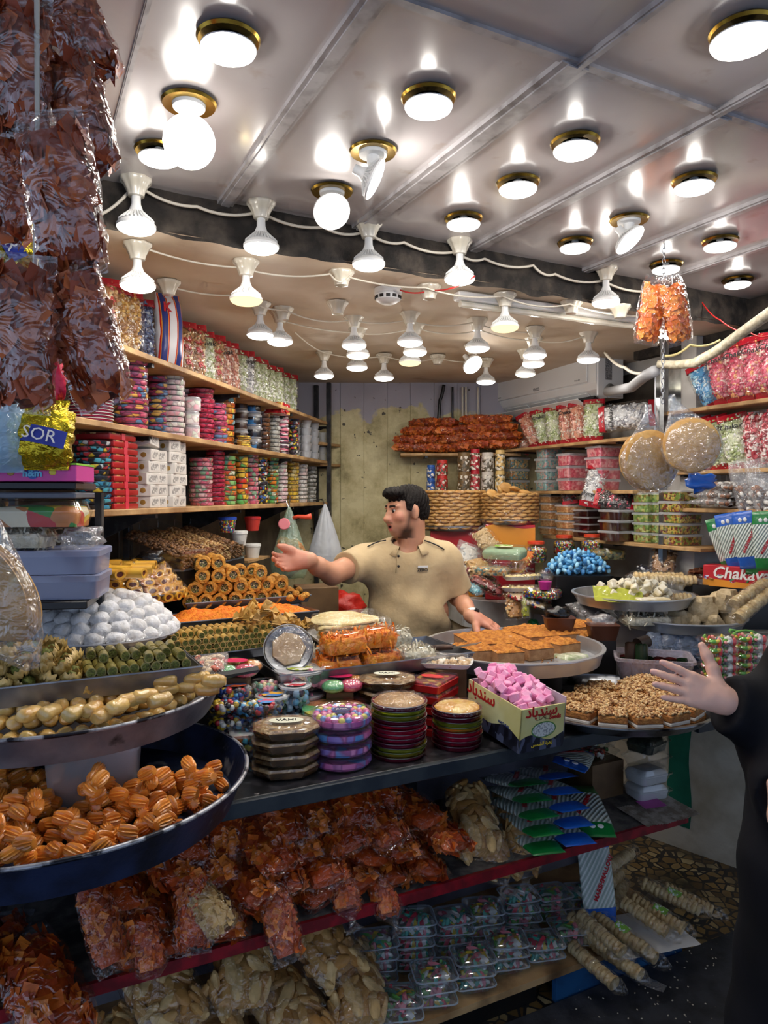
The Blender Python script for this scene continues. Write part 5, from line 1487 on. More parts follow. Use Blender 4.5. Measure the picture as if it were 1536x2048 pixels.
cbox(512,1404,.28,.072,.034,ASST,t_ball,.009,110,'heart shaped clear box of blue and yellow beads',3,dict(r=.026,c=srgb(226,90,120),c2=srgb(80,150,220),off=(.03,.01)),3,.10)
cbox(480,1430,.30,.060,.034,ASST,t_ball,.009,100,'lower clear box of blue beads under the heart shaped one',4)
cbox(585,1430,.30,.055,.04,SPEC,t_ball,.012,60,'clear round of blue speckled sweets behind the brittle',22)
cbox(450,1400,.30,.055,.04,ASST,t_ball,.009,100,'clear round of dark beads at the tray side',23)
# big round of coloured rock sugar
p=on(668,1405,.25)
h_=.075;p.z -= h_;r=.108
o=thing('sugar_round','big round clear box of orange green yellow and plum crystal sugar','candy box',p,(0,0,FACE))
tub,lid=shell_round(r,h_,.010,44);link('tub',tub,o);link('lid',lid,o)
for nm,a0,a1,c in (('orange_sugar',20,165,srgb(236,150,90)),('green_sugar',165,205,srgb(110,200,110)),('yellow_sugar',205,262,srgb(232,222,80)),('plum_sugar',262,298,srgb(190,70,120)),('yellow_sugar',298,345,srgb(232,222,80)),('green_sugar',345,380,srgb(110,200,110))):
 b=MB();n=12;q=r*.93
 arc=[(q*cos(R(a0+(a1-a0)*k_/n)),q*sin(R(a0+(a1-a0)*k_/n))) for k_ in range(n+1)]
 b.loft([[(0,0,.004)]+[(x,y,.004) for x,y in arc],[(0,0,h_*.8)]+[(x,y,h_*.8) for x,y in arc]])
 part(nm,b,mat(nm,c,.4,c2=tuple(min(1,k_*1.25) for k_ in c),ns=90,nd=3,bump=.9,bs=130),o,0)
stand_on(p,'brown carton lifting the big round box of crystal sugar',.15,.15,FACE)
# red box with gold knots
p=on(865,1390,.27)
RBX=mat('red_box',srgb(196,30,28),.35,coat=.4)
KN=cells('gold_knots',[srgb(160,40,50),srgb(140,30,44),srgb(196,150,60),srgb(110,24,34)],52,bump=.5)
for i in range(5):
 o=thing('red_sweet_box','red box of knotted sweets under clear lid, '+nth(4-i,5),'box',(p.x,p.y,CT+i*.036),(0,0,FACE+R(-32)),group='red sweet boxes')
 part('body',MB().stack([(0,.003),(.022,0)],lambda k_:rrect(.125-2*k_,.175-2*k_,.006)),RBX,o,30)
 part('sweets',MB().stack([(.022,.006),(.028,.008)],lambda k_:rrect(.125-2*k_,.175-2*k_,.006)),KN,o,30)
 part('lid',MB().stack([(.022,.001),(.034,.004),(.0345,.008)],lambda k_:rrect(.125-2*k_,.175-2*k_,.006),cap0=False),CLEAR,o,30)
 if i == 4:sticker(o,.0352,.042,srgb(214,40,36),c2=srgb(190,30,30),r2=.022)
# third row
cbox(470,1370,.36,.060,.045,ASST,t_ball,.009,130,'small round box of beads with a rainbow sticker',6,dict(r=.036,c=srgb(90,150,220),c2=srgb(236,110,60),r2=.022))
cbox(530,1362,.40,.052,.04,PASTEL,t_ball,.009,90,'plain small clear tub behind the rainbow sticker one',7)
cbox(545,1388,.33,.054,.06,ASST,t_ball,.010,110,'small clear tub with a yellow picture lid',8,dict(r=.034,c=srgb(236,180,60),c2=srgb(60,120,190),r2=.028),nm='candy_tub',lidm=MILKY)
cbox(590,1368,.34,.052,.095,SPEC,t_ball,.014,80,'tall clear tub of blue speckled balls',9,dict(r=.036,c=srgb(236,236,236),c2=srgb(190,50,60),r2=.030),nm='candy_tub',lidm=MILKY)
cbox(600,1336,.42,.084,.06,PASTEL,t_ringcandy,.012,120,'round box of pink and green candy rings',10,dict(r=.044,c=srgb(170,190,60),c2=srgb(236,236,220),r2=.034),lidm=MILKY)
cbox(752,1350,.38,.082,.05,PASTEL,t_ringcandy,.012,110,'round box with a green ringed oval label',11,dict(r=.046,c=srgb(206,216,90),c2=srgb(236,236,226),r2=.034),lidm=MILKY)
cbox(828,1345,.42,.042,.05,PASTEL,t_ball,.009,70,'small clear tub of pink sweets behind the red box',12,lidm=MILKY)
def flower_box(px,py,v,label,seed):
 p=on(px,py,v);h_=.042;p.z -= h_
 o=thing('flower_box',label,'candy box',p,(0,0,FACE))
 for k_,c in enumerate([srgb(236,150,60),srgb(226,222,110),srgb(240,130,150),srgb(110,190,120),srgb(226,70,110)]):
  a=2*pi*k_/5+.5
  b=MB();b.ball((.05*cos(a),.05*sin(a),h_*.45),(.040,.040,h_*.5),14,8)
  part('jelly',b,mat('jelly_%d'%k_,c,.25,c2=tuple(q*.8 for q in c),ns=60,coat=.7,bump=.5,bs=90),o,180)
  b=MB();b.ball((.05*cos(a),.05*sin(a),h_*.48),(.044,.044,h_*.56),16,8)
  part('clear_lobe',b,CLEAR,o,180)
 sticker(o,h_*1.0+.002,.042,srgb(226,40,100),c2=srgb(206,30,90),r2=.028)
 stand_on(p,'brown carton lifting the '+label,.09,.09,FACE)
flower_box(680,1352,.36,'flower shaped jelly box with a pink star label',3)
flower_box(470,1322,.42,'flower shaped jelly box behind the black bar',4)
# pouch by the pan end
t=thing('snack_pouch','clear pouch of pale puffs lying behind the black bar','pouch',on(415,1330,.40),(R(15),R(-10),FACE))
for q in bag_meshes('pouch',.12,.12,.04,[(t_nut(.014),0,True),(t_nut(.014),1,True)],70,3,[mat('puff',srgb(222,200,170),.7),mat('puff_red',srgb(206,120,100),.7)],FILM_HAZY,0): 
 o=link(q[0],q[1],t)
 if len(q)>2:o['kind']=q[2]
# upright silver foil plate
p=on(577,1345,.47)
t=thing('foil_platter','round silver foil platter of tan wafers under film, propped upright','platter',p+Vector((0,0,.005)),(R(62),0,R(8)))
part('platter',MB().lathe([(.062,.0),(.078,.004),(.082,.010),(.085,.010),(.080,0),(.062,-.006)],40),STEEL,t)
part('wafers',MB().lathe([(.06,.001),(.058,.010),(.03,.012)],7),mat('wafer',srgb(176,146,110),.7,c2=srgb(196,170,136),ns=16),t,20)
b=MB();b.loft([[(q*cos(a),q*sin(a),z+.003*noise.noise(Vector((q*50*cos(a),q*50*sin(a),1)))) for a in [2*pi*k_/40 for k_ in range(40)]] for q,z in ((.086,.008),(.07,.016),(.03,.018),(.005,.018))],cap0=False)
part('film',b,FILM,t,180)
for o in [t]:o.location += Vector((0,0,.075))
stand_on(Vector((p.x,p.y,p.z)),'brown carton behind the upright foil platter',.10,.05,FACE)
# ------------------------------------------------------------------ metal pan with orange boxes
MZ=1.12
Q0,Q1=at_z(560,1352,MZ),at_z(948,1305,MZ)
pan('grey sheet pan of clear boxes of orange sweet',Q0,Q1,.34,.045,PAN,MZ)
D1=(Q1-Q0).normalized();D2=Vector((-D1.y,D1.x,0));LQ=(Q1-Q0).length
tag(part('pan_stand',MB().box((0,0,0),(LQ*.9,.25,MZ-.045-.902)),BLACK,None,0,loc=(Q0+Q1)/2+D2*.17+Vector((0,0,-MZ+.902+(MZ-.045-.902)/2)),rot=fr_rot()),'black crate under the sheet pan of orange boxes','stand')
PALES=mat('pale_noodles',srgb(226,220,200),.6,c2=srgb(206,196,170),ns=40,bump=.8,bs=60)
OS=mat('orange_strands',srgb(255,160,30),.5,c2=srgb(250,130,16),ns=50,nd=5,bump=.9,bs=70,coat=.3)
def clam(label,px,py,v,w_,d_,h_,cm,rot=0,grp=None,lidm=None,z=None):
 p=on(px,py,v)
 if z is not None:p.z=z
 o=thing('clear_box',label,'box',p,(0,0,FR.a+R(rot)),group=grp)
 if cm is not None:
  b=MB();sh=lambda i:rrect(w_-2*i,d_-2*i,.02)
  b.loft([[(x,y,.003) for x,y in sh(.010)],[(x,y,h_*.5) for x,y in sh(.006)],[(x*.96,y*.96,h_*.72+.006*noise.noise(Vector((x*40,y*40,px)))) for x,y in sh(.01)],[(x*.5,y*.5,h_*(.74 if cm in (OS,PALES) else .82)) for x,y in sh(.01)]])
  part('sweet',b,cm,o,60)
  if cm in (OS,PALES):part('strands',fill_rect(w_*.94,d_*.94,h_*.84,[cm],lambda s:t_strip(.05,.006),.008,150,px,'strands'),None,o,kind='stuff')
 b=MB();b.stack([(0,.010),(h_*.55,0),(h_*.57,-.006),(h_*.60,-.006)],lambda i:rrect(w_-2*i,d_-2*i,.02),cap1=False);part('tub',b,CLEAR,o)
 b=MB();b.stack([(h_*.605,-.006),(h_*.63,-.005),(h_*.64,.004),(h_*.94,.012),(h_,.02),(h_,.035),(h_*.97,.04)],lambda i:rrect(w_-2*i,d_-2*i,.02),cap0=False);part('lid',b,lidm or CLEAR,o)
 return o
zb2=MZ-.04
clam('clear box of bright orange strands, lower left in the sheet pan',672,1330,.46,.17,.12,.07,OS,0,'orange sweet boxes',z=zb2)
clam('clear box of bright orange strands, lower right in the sheet pan',755,1318,.48,.16,.12,.07,OS,0,'orange sweet boxes',z=zb2)
clam('clear box of bright orange strands, stacked on the left',686,1300,.46,.165,.12,.075,OS,4,'orange sweet boxes',z=zb2+.071)
clam('clear box of bright orange strands, stacked on the right',752,1290,.50,.15,.12,.075,OS,-4,'orange sweet boxes',z=zb2+.071)
PALES=mat('pale_noodles',srgb(226,220,200),.6,c2=srgb(206,196,170),ns=40,bump=.8,bs=60)
clam('clear box of white strands right of the orange ones',828,1310,.48,.15,.12,.065,PALES,3,z=zb2)
clam('clear box of white sticks behind the orange ones',775,1255,.62,.20,.11,.075,PALES,8,z=zb2+.03)
clam('clear box of white strands behind the foil platter',618,1322,.56,.14,.1,.08,PALES,0,z=zb2)
# foam tray of cream flat breads
FOAM=mat('white_foam',srgb(236,236,234),.6)
def foam_tray(label,p,w_,d_,rot,cm,n=0,tilt=0.0,itm=None,film_=True,h_=.02):
 o=thing('foam_tray',label,'tray',p,(tilt,0,rot))
 b=MB();sh=lambda i:rrect(w_-2*i,d_-2*i,.02)
 b.loft([[(x,y,0) for x,y in sh(.016)],[(x,y,h_) for x,y in sh(0)],[(x,y,h_) for x,y in sh(.005)],[(x,y,.004) for x,y in sh(.02)]])
 part('foam',b,FOAM,o,30)
 rr_=random.Random(int(p.x*1000))
 if itm == 'bread':
  for i in range(n):
   b=MB();ww,dd=w_*.44,d_*.40
   b.loft([[(x*(1+.06*noise.noise(Vector((x*30,y*30,i)))),y,zz+.010*noise.noise(Vector((x*14,y*14,i*3.1)))) for x,y in circ(1,20)] and [(ww*cx_*(1-(.03 if zz else 0)),dd*cy_,zz+.012*noise.noise(Vector((cx_*2,cy_*2,i*3.1)))) for cx_,cy_ in circ(1,20)] for zz in (0,.006)])
   part('flat_bread',b,cm,o,60,loc=(rr_.uniform(-.02,.02),rr_.uniform(-.014,.014),.008+i*.0105),rot=(rr_.uniform(-.08,.08),rr_.uniform(-.05,.05),rr_.uniform(-.3,.3)))
 else:
  its=[(t_nut(.016),TR((rr_.uniform(-.42,.42)*w_,rr_.uniform(-.4,.4)*d_,.012+rr_.uniform(0,.012)),(rr_.random(),rr_.random(),rr_.random()*6),rr_.uniform(.8,1.2)),0) for i in range(n)]
  part('sweets',scatter('sweets',its,[cm],60),None,o,kind='stuff')
 if film_:
  hh=.012+n*.0105 if itm == 'bread' else .036
  b=MB();b.loft([[(x*1.01,y*1.01,.012) for x,y in sh(0)],[(x*.99,y*.99,h_+.004) for x,y in sh(0)],[(x*.92+.004*noise.noise(Vector((x*30,y*30,2))),y*.92,hh) for x,y in sh(.004)],[(x*.5,y*.5,hh+.006) for x,y in sh(.01)]],cap0=False)
  part('film',b,FILM,o,180)
 return o
CREAM=mat('cream_bread',srgb(232,214,158),.6,c2=srgb(214,188,122),ns=14,nd=5,lo=.4,hi=.7,rnd=.05)
foam_tray('white foam tray piled with cream flat breads under film',on(700,1283,.60)+Vector((0,0,.012)),.30,.17,FR.a+R(4),CREAM,7,R(8),'bread')
tag(part('supply_carton',MB().box((0,0,0),(.2,.12,.06)),CART,None,0,loc=on(700,1283,.60)+Vector((0,0,-.028)),rot=fr_rot(4)),'brown carton under the tray of cream flat breads','carton')
foam_tray('white foam tray of sugared pale sweets in front of the halva',on(893,1332,.36),.19,.125,FACE+R(-14),mat('pale_sugar',srgb(236,226,206),.7,c2=srgb(206,170,120),ns=24),60)
tag(part('supply_carton',MB().box((0,0,0),(.12,.08,.16)),CART,None,0,loc=on(893,1332,.36)-Vector((0,0,.082)),rot=fr_rot(4)),'brown carton under the tray of sugared pale sweets','carton')
# ------------------------------------------------------------------ halva tray with knife
HZ,HR,HC=1.085,.37,(.53,2.975)
t=thing('round_tray','wide dented aluminium tray of brown crumbled halva','tray',(HC[0],HC[1],HZ))
part('dish',tray_mesh(HR,.055,ALU,.05,lip=.016),None,t)
tag(part('tray_stand',MB().lathe([(.2,0),(.2,HZ-.055-.902)],32),BLACK,None,loc=(HC[0],HC[1],.902)),'black stand under the halva tray','stand')
HALT=mat('halva_crumb',srgb(206,136,52),.85,c2=srgb(168,98,30),ns=50,nd=6,bump=.9,bs=110)
HALS=mat('halva_cut',srgb(196,148,104),.7,c2=srgb(176,126,84),ns=30,bump=.4)
zf=HZ-.05
pl=[at_z(px,py,zf+.06) for px,py in [(925,1322),(975,1330),(1030,1322),(1095,1315),(1150,1306),(1188,1290),(1172,1266),(1120,1262),(1050,1268),(985,1276),(945,1296)]]
cx_,cy_=sum(p.x for p in pl)/len(pl),sum(p.y for p in pl)/len(pl)
# pie of pieces: cut blocks along the near side, one crumb cake behind
rr=random.Random(3)
def block(label,c,w_,d_,h_,rz,nm='halva_block'):
 o=thing(nm,label,'halva',c,(0,0,rz),group='halva pieces')
 b=MB();b.box((0,0,h_*.42),(w_,d_,h_*.84),ch=.004);part('cut_block',b,HALS,o,20)
 def f(u,v):
  x,y=(u-.5)*w_*1.02,(v-.5)*d_*1.02
  e=min(1,8*min(u,1-u,v,1-v))
  return (x,y,h_*.83+e*(.010+.010*noise.noise(Vector((c[0]*50+x*60,y*60,1)))+.012*noise.noise(Vector((c[0]*9+x*16,y*16,4)))))
 b=MB();b.grid(f,22,22);part('crumb',b,HALT,o,60)
 return o
for i,(px,py,w_,d_,rz) in enumerate([(948,1322,.15,.14,14),(1012,1326,.115,.13,14),(1068,1318,.125,.13,24),(1122,1308,.12,.13,32),(1158,1292,.10,.12,44)]):
 p=at_z(px,py,zf);block('cut halva block with brown crumb top, %s from the left along the tray front'%['first','second','third','fourth','fifth'][i],(p.x,p.y+.03,zf),w_,d_,.058,R(rz))
for i,(px,py,w_,d_,rz) in enumerate([(985,1298,.27,.24,14),(1080,1288,.25,.24,20),(1146,1276,.16,.20,28)]):
 p=at_z(px,py,zf);block('broad slab of crumbly halva, %s of the three behind the cut blocks'%['left','middle','right'][i],(p.x,p.y,zf),w_,d_,.060+.012*i,R(rz))
# crumbs
its=[(t_nut(.005),TR((HC[0]+rr.uniform(-.28,.25),HC[1]+rr.uniform(-.2,.22),zf+.003),(rr.random(),0,rr.random()*6)),0) for _ in range(160)]
tag(link('halva_crumbs',scatter('halva_crumbs',its,[HALT],60)),'brown halva crumbs strewn over the aluminium tray','crumbs',kind='stuff')
# spatula knife
t=thing('spatula','broad steel spatula with brown wooden handle resting at the tray edge','spatula',on(905,1300,.46)+Vector((0,0,.01)),(R(0),R(14),R(150)))
b=MB();b.loft([[(x,y*wd,z) for y,z in ((-1,-.0008),(1,-.0008),(1,.0008),(-1,.0008))] for x,wd in ((.0,.012),(-.04,.022),(-.11,.026))]);part('blade',b,STEEL,t,0)
b=MB();b.tube([(.0,0,.0),(.03,0,.004),(.07,0,.006),(.11,0,.004)],[.008,.012,.014,.011],10);part('handle',b,mat('handle_wood',srgb(86,54,36),.5,c2=srgb(58,36,26),ns=30),t,180)
# ------------------------------------------------------------------ walnut cake tray
WZ,WR,WC_=.945,.37,(.84,2.675)
t=thing('round_tray','round black rimmed steel tray of walnut topped cream slices','tray',(WC_[0],WC_[1],WZ))
part('dish',tray_mesh(WR,.035,mat('scorched_steel',srgb(150,152,156),.3,.9,c2=srgb(30,30,32),ns=12,nd=7,lo=.5,hi=.62),.10,lip=.012),None,t)
SPONGE=mat('sponge',srgb(190,130,64),.75,c2=srgb(160,100,46),ns=40,nd=5,bump=.6,bs=120)
CRM=mat('white_cream',srgb(238,232,220),.45,bump=.2,bs=60)
WN=[mat('walnut_%d'%i,c,.6,c2=tuple(k_*.75 for k_ in c),ns=80) for i,c in enumerate([srgb(206,164,106),srgb(176,126,70),srgb(226,192,140),srgb(140,92,50)])]
zf=WZ-.029
rr=random.Random(14)
def slice_(label,p,w_,d_,rz,k_,front=True):
 o=thing('walnut_slice',label,'cake',(p.x,p.y,zf),(0,0,rz),group='walnut cream slices')
 part('sponge',MB().box((0,0,.010),(w_,d_,.020),ch=.003),SPONGE,o,20,label='brown sponge base')
 part('cream',MB().box((0,0,.026),(w_*.99,d_*.99,.013),ch=.003),CRM,o,20)
 part('sponge',MB().box((0,0,.044),(w_,d_,.024),ch=.004),SPONGE,o,20)
 its=[(t_nut(.0075),TR((rr.uniform(-.5,.5)*w_*.96,rr.uniform(-.5,.5)*d_*.96,.057+rr.uniform(0,.006)),(rr.uniform(-.8,.8),rr.uniform(-.8,.8),rr.random()*6),rr.uniform(.6,1.2)),rr.randrange(4)) for _ in range(int(w_*d_*26000))]
 part('chopped_walnuts',scatter('chopped_walnuts',its,WN,60),None,o,kind='stuff')
k_=0
for row,(rad,n,s0) in enumerate([(.275,17,.0),(.175,11,.2),(.08,5,.4)]):
 for i in range(n):
  a=2*pi*i/n+s0
  if row == 0 and not (-2.6<(a+pi)%(2*pi)-pi<.75):continue
  if row == 1 and not (-2.9<(a+pi)%(2*pi)-pi<1.3):continue
  p=Vector((WC_[0]+rad*cos(a),WC_[1]+rad*sin(a),0));k_ += 1
  slice_('walnut topped cream slice in the %s ring of the black rimmed tray'%['outer','inner','middle'][row],p,.094 if row == 0 else .09,.098,a+pi/2,k_)
# boxes lying on the back of the tray
NOUG=mat('nougat_green',srgb(226,222,196),.6,c2=srgb(170,180,130),ns=34,bump=.7,bs=50)
clam('clear box of white coconut sweets nearest the pink cubes',1085,1390,.42,.15,.11,.06,NOUG,-8,'coconut sweet boxes',z=WZ+.035)
clam('clear box of white coconut sweets behind the first one',1070,1355,.52,.15,.11,.06,NOUG,6,'coconut sweet boxes',z=WZ+.05)
clam('clear box of white coconut sweets, rightmost of three',1140,1372,.44,.15,.12,.06,NOUG,4,'coconut sweet boxes',z=WZ+.055)
t=thing('pastry_bag','clear bag of brown pastries lying beside the walnut slices','bag',on(1230,1380,.44)+Vector((0,0,.01)),(R(-6),R(4),FR.a+R(60)))
for q in bag_meshes('pbag',.26,.16,.075,[(t_biscuit(.06,.03,.02),0,True),(t_nut(.02),1,True)],46,5,[mat('brown_pastry',srgb(190,138,76),.6),mat('cream_pastry',srgb(222,206,170),.6)],FILM_HAZY,0,wr=.12):
 o=link(q[0],q[1],t)
 if len(q)>2:o['kind']=q[2]
# open plastic box of fruit leather rolls
p=on(1306,1345,.33);p.z=.945
t=thing('plastic_box','open clear pinkish plastic box of dark fruit leather rolls','box',p,(0,0,FR.a+R(-42)))
w_,d_,h_=.30,.22,.085
PINKY=film('pinkish_plastic',tint=(.98,.94,.97),gloss=.12,rough=.15,bump=0,haze=.22,hazec=(.85,.75,.82))
b=MB();sh=lambda i:rrect(w_-2*i,d_-2*i,.03)
b.loft([[(x,y,0) for x,y in sh(.012)],[(x,y,h_-.012) for x,y in sh(0)],[(x,y,h_-.012) for x,y in sh(-.008)],[(x,y,h_) for x,y in sh(-.008)],[(x,y,h_) for x,y in sh(.003)],[(x,y,.004) for x,y in sh(.014)]])
part('tub',b,PINKY,t,40)
rr=random.Random(2)
LEA=[mat('leather_%d'%i,c,.35,coat=.5,c2=tuple(k_*.6 for k_ in c),ns=30) for i,c in enumerate([srgb(70,26,24),srgb(96,30,30),srgb(26,50,26),srgb(58,40,30),srgb(34,24,22)])]
def spiral(seed):
 b=MB();P_=[];n=40
 for sgn in (0,1):
  pass
 inner=[((.004+.019*k_/n)*cos(k_*.45),(.004+.019*k_/n)*sin(k_*.45)) for k_ in range(n)]
 b.grid(lambda u,v:(*inner[min(n-1,int(u*(n-1)))],v*.055),n-1,1)
 b.lathe([(.0235,0),(.0235,.052)],18,cap1=False)
 b.lathe([(.020,.0),(.020,.046)],18,cap1=True)
 return b
sp=spiral(0)
SPM=[sp.mesh('fruit_roll',m_,60) for m_ in LEA]
M4=Matrix.Translation(p) @ Matrix.Rotation(FR.a+R(-42),4,'Z')
for i in range(6):
 for j in range(4):
  q=M4 @ Vector((-.115+i*.046+.008*(j%2),-.07+j*.046,.006))
  tag(link('fruit_roll',SPM[rr.randrange(5)],None,q,(0,0,rr.random()*6)),'rolled dark fruit leather standing in the open plastic box','sweet','fruit leather rolls')
for i,(x,y,rx,m_) in enumerate([(-.085,.03,0,3),(-.045,.01,0,2),(-.06,.035,1.4,4)]):
 q=M4 @ Vector((x,y,.062+(.056 if i == 2 else 0)))
 tag(link('fruit_roll',SPM[m_],None,q,(rx,rx*.4,i),1.15),['brown','green','black'][i]+' fruit leather roll lying on top of the others in the box','sweet','fruit leather rolls')
tag(part('supply_carton',MB().box((0,0,0),(.2,.15,.042)),CART,None,0,loc=(p.x,p.y,.923),rot=(0,0,FR.a+R(-42))),'brown carton under the box of fruit leather','carton')
# stacks of clear boxes of jelly sweets at the right
JEL=gem([srgb(226,60,70),srgb(240,236,226),srgb(110,190,70),srgb(236,140,40),srgb(40,130,120),srgb(240,150,150),srgb(236,210,70)],'jel')
SWB=fill_rect(.12,.10,.024,JEL,(lambda s:t_biscuit(.034,.018,.014)),.012,34,4)
bt=MB();bt.stack([(0,.008),(.018,0),(.019,-.005),(.020,-.005)],lambda i:rrect(.13-2*i,.11-2*i,.015),cap1=False);JT=bt.mesh('tub',CLEAR,40)
bt=MB();bt.stack([(.0205,-.005),(.0215,-.004),(.030,.004),(.0335,.010),(.034,.03)],lambda i:rrect(.13-2*i,.11-2*i,.015),cap0=False);JL=bt.mesh('lid',CLEAR,40)
for c_,(px,v,n) in enumerate([(1436,.09,7),(1496,.07,7)]):
 x_,y_,_=FR.hit(px,1300,v)
 for i in range(n):
  o=thing('jelly_box','clear box of assorted jelly sweets, %s, %s pile'%(nth(n-1-i,n,'pile').replace(' of its pile',''),['left','right'][c_]),'candy box',FR.w(x_,v,.902+i*.0345),(0,0,FR.a+R(-20)+.1*(i%2)),group='jelly boxes at the right end')
  link('sweets',SWB,o)['kind']='stuff';link('tub',JT,o);link('lid',JL,o)
# ------------------------------------------------------------------ bags of orange crisps on the middle shelf
MS,BS=.526,.117
CHIPM=[mat('chip_%d'%i,c,.5,c2=tuple(k*.75 for k in c),ns=40,rnd=.12) for i,c in enumerate([srgb(220,104,26),srgb(196,78,20),srgb(232,130,44),srgb(170,62,18)])]
CH=[(t_chip(.032,s),s%4,True) for s in range(8)]
CB=[bag_meshes('crisps',.30,.145,.085,CH,190,40+s,CHIPM,FILM,1,wr=.10) for s in range(4)]
CBN=[bag_meshes('crisps',.27,.13,.10,CH,130,50+s,CHIPM,FILM,1,neck=True,fill=.72,wr=.10) for s in range(2)]
def put_parts(nm,cat,ps,label,loc,rot,group=None,sc=None):
 r=thing(nm,label,cat,loc,rot,group,sc)
 for p in ps:
  o=link(p[0],p[1],r)
  if len(p)>2 and p[2]:o['kind']=p[2]
 return r
rr=random.Random(77)
ROWW=['lowest layer','second layer','third layer','top layer']
def cw(i,n):return ['leftmost','second from the left','third from the left','fourth from the left','fifth from the left','sixth from the left','seventh from the left','eighth from the left','ninth from the left','tenth from the left','eleventh from the left','twelfth from the left'][i] if i<n-1 else 'rightmost'
for lay in range(4):
 n=8 if lay != 3 else 7
 for i in range(n):
  x=-.72+i*.125+(.06 if lay%2 else 0)+rr.uniform(-.012,.012)
  v=[.115,.125,.15,.20][lay]+rr.uniform(-.03,.03)
  z=MS+.048+lay*.070+rr.uniform(-.006,.006)
  tilt=[R(3),R(8),R(12),R(22)][lay]+rr.uniform(-.12,.12)
  # local y points out of the shelf: turn by pi, tip the front end down
  put_parts('crisp_bag','crisp bag',CB[rr.randrange(4)],'bag of orange crisps, %s of the %s on middle shelf'%(cw(i,n),ROWW[lay]),FR.w(x,v,z),(-tilt,rr.uniform(-.3,.3),FR.a+pi+rr.uniform(-.28,.28)),'orange crisp bags on the middle shelf',.96)
# bags drooping over the red edge
for i,(px,py,v,tl,rz,ws) in enumerate([(560,1838,-.03,58,0,'pointed, drooping over the red edge at the centre'),(295,1905,-.03,62,20,'drooping over the red edge below the blue tray'),(385,1815,.0,50,-15,'wrinkled, hanging beside the drooping ones on the left'),
  (770,1800,.0,48,10,'hanging to the red edge, near the biscuit bags'),(205,1850,-.02,60,30,'half hidden below the blue tray'),(690,1790,.01,45,-10,'twisted end hanging over the middle of the red edge')]):
 put_parts('crisp_bag','crisp bag',CBN[i%2] if i%2 else CB[i%4],'clear bag of orange crisps '+ws,FR.pt(px,py,v),(-R(tl),rr.uniform(-.2,.2),FR.a+pi+R(rz)),'orange crisp bags on the middle shelf',.66)
put_parts('crisp_bag','crisp bag',CB[1],'clear bag of pale orange crisps at the lower left corner',FR.w(-.90,-.02,MS+.03),(-R(18),.1,FR.a+pi+.3),'orange crisp bags on the middle shelf',1.1)
for i in range(4):
 put_parts('crisp_bag','crisp bag',CB[i],'clear bag of orange crisps in shade at the far left, %s'%['lowest','second up','third up','uppermost'][i],FR.w(-1.02-.05*i,.13+.02*i,MS+.05+i*.072),(-R(8),.1*i,FR.a+pi+.2*i-.3),'orange crisp bags on the middle shelf')
# one bag of pale flakes among them
PF=[mat('flake_%d'%i,c,.6) for i,c in enumerate([srgb(214,176,110),srgb(190,146,84)])]
put_parts('crisp_bag','crisp bag',bag_meshes('flakes',.2,.14,.09,[(t_chip(.02,s),s%2,True) for s in range(4)],150,8,PF,FILM,0),'bag of pale straw coloured flakes among the orange crisps',FR.pt(415,1812,-.01),(-R(30),.2,FR.a+pi+.4),None,.8)
# biscuit bags
BISM=[mat('biscuit_%d'%i,c,.55,c2=tuple(k*.8 for k in c),ns=30,rnd=.08) for i,c in enumerate([srgb(206,158,92),srgb(186,134,70),srgb(222,184,122)])]
BIS=[(t_biscuit(.085,.036,.026),i,True) for i in range(3)]
BB=[bag_meshes('biscuits',.32,.19,.13,BIS,95,60+s,BISM,FILM,0,wr=.08) for s in range(3)]
BBN=[bag_meshes('biscuits',.30,.17,.13,BIS,80,70+s,BISM,FILM,0,neck=True,fill=.74,wr=.08) for s in range(2)]
for i,(px,py,v,rx,rz,k,ws,sc) in enumerate([(945,1640,.17,-22,-20,BB[0],'left of the upper two on the middle shelf',.95),(1040,1640,.18,-20,-24,BB[1],'right of the upper two on the middle shelf',.95),
  (985,1715,.08,-34,-10,BBN[0],'lower, its twisted tail hanging over the red edge',.8),(1045,1710,.06,-50,-40,BBN[1],'lower, its gathered end facing the viewer',.7)]):
 put_parts('biscuit_bag','biscuit bag',k,'clear bag of finger biscuits, '+ws,FR.pt(px,py,v),(R(rx),.1*(i-1),FR.a+pi+R(rz)),'biscuit bags',sc)
for i,(x,v,z,rx,k) in enumerate([(-.70,.12,.20,-14,0),(-.48,.10,.20,-10,1),(-.25,.12,.20,-16,2),(-.03,.14,.20,-8,0),(-.60,.22,.33,-20,2),(-.36,.22,.33,-18,0),(-.12,.24,.32,-20,1)]):
 put_parts('biscuit_bag','biscuit bag',BB[k],'clear bag of finger biscuits on the bottom shelf, %s of the %s row'%(['first','second','third','last','first','second','last'][i],'lower' if i<4 else 'upper'),FR.w(x,v,z),(R(rx),.12*(-1)**i,FR.a+pi+.25*(-1)**i),'biscuit bags',1.0)
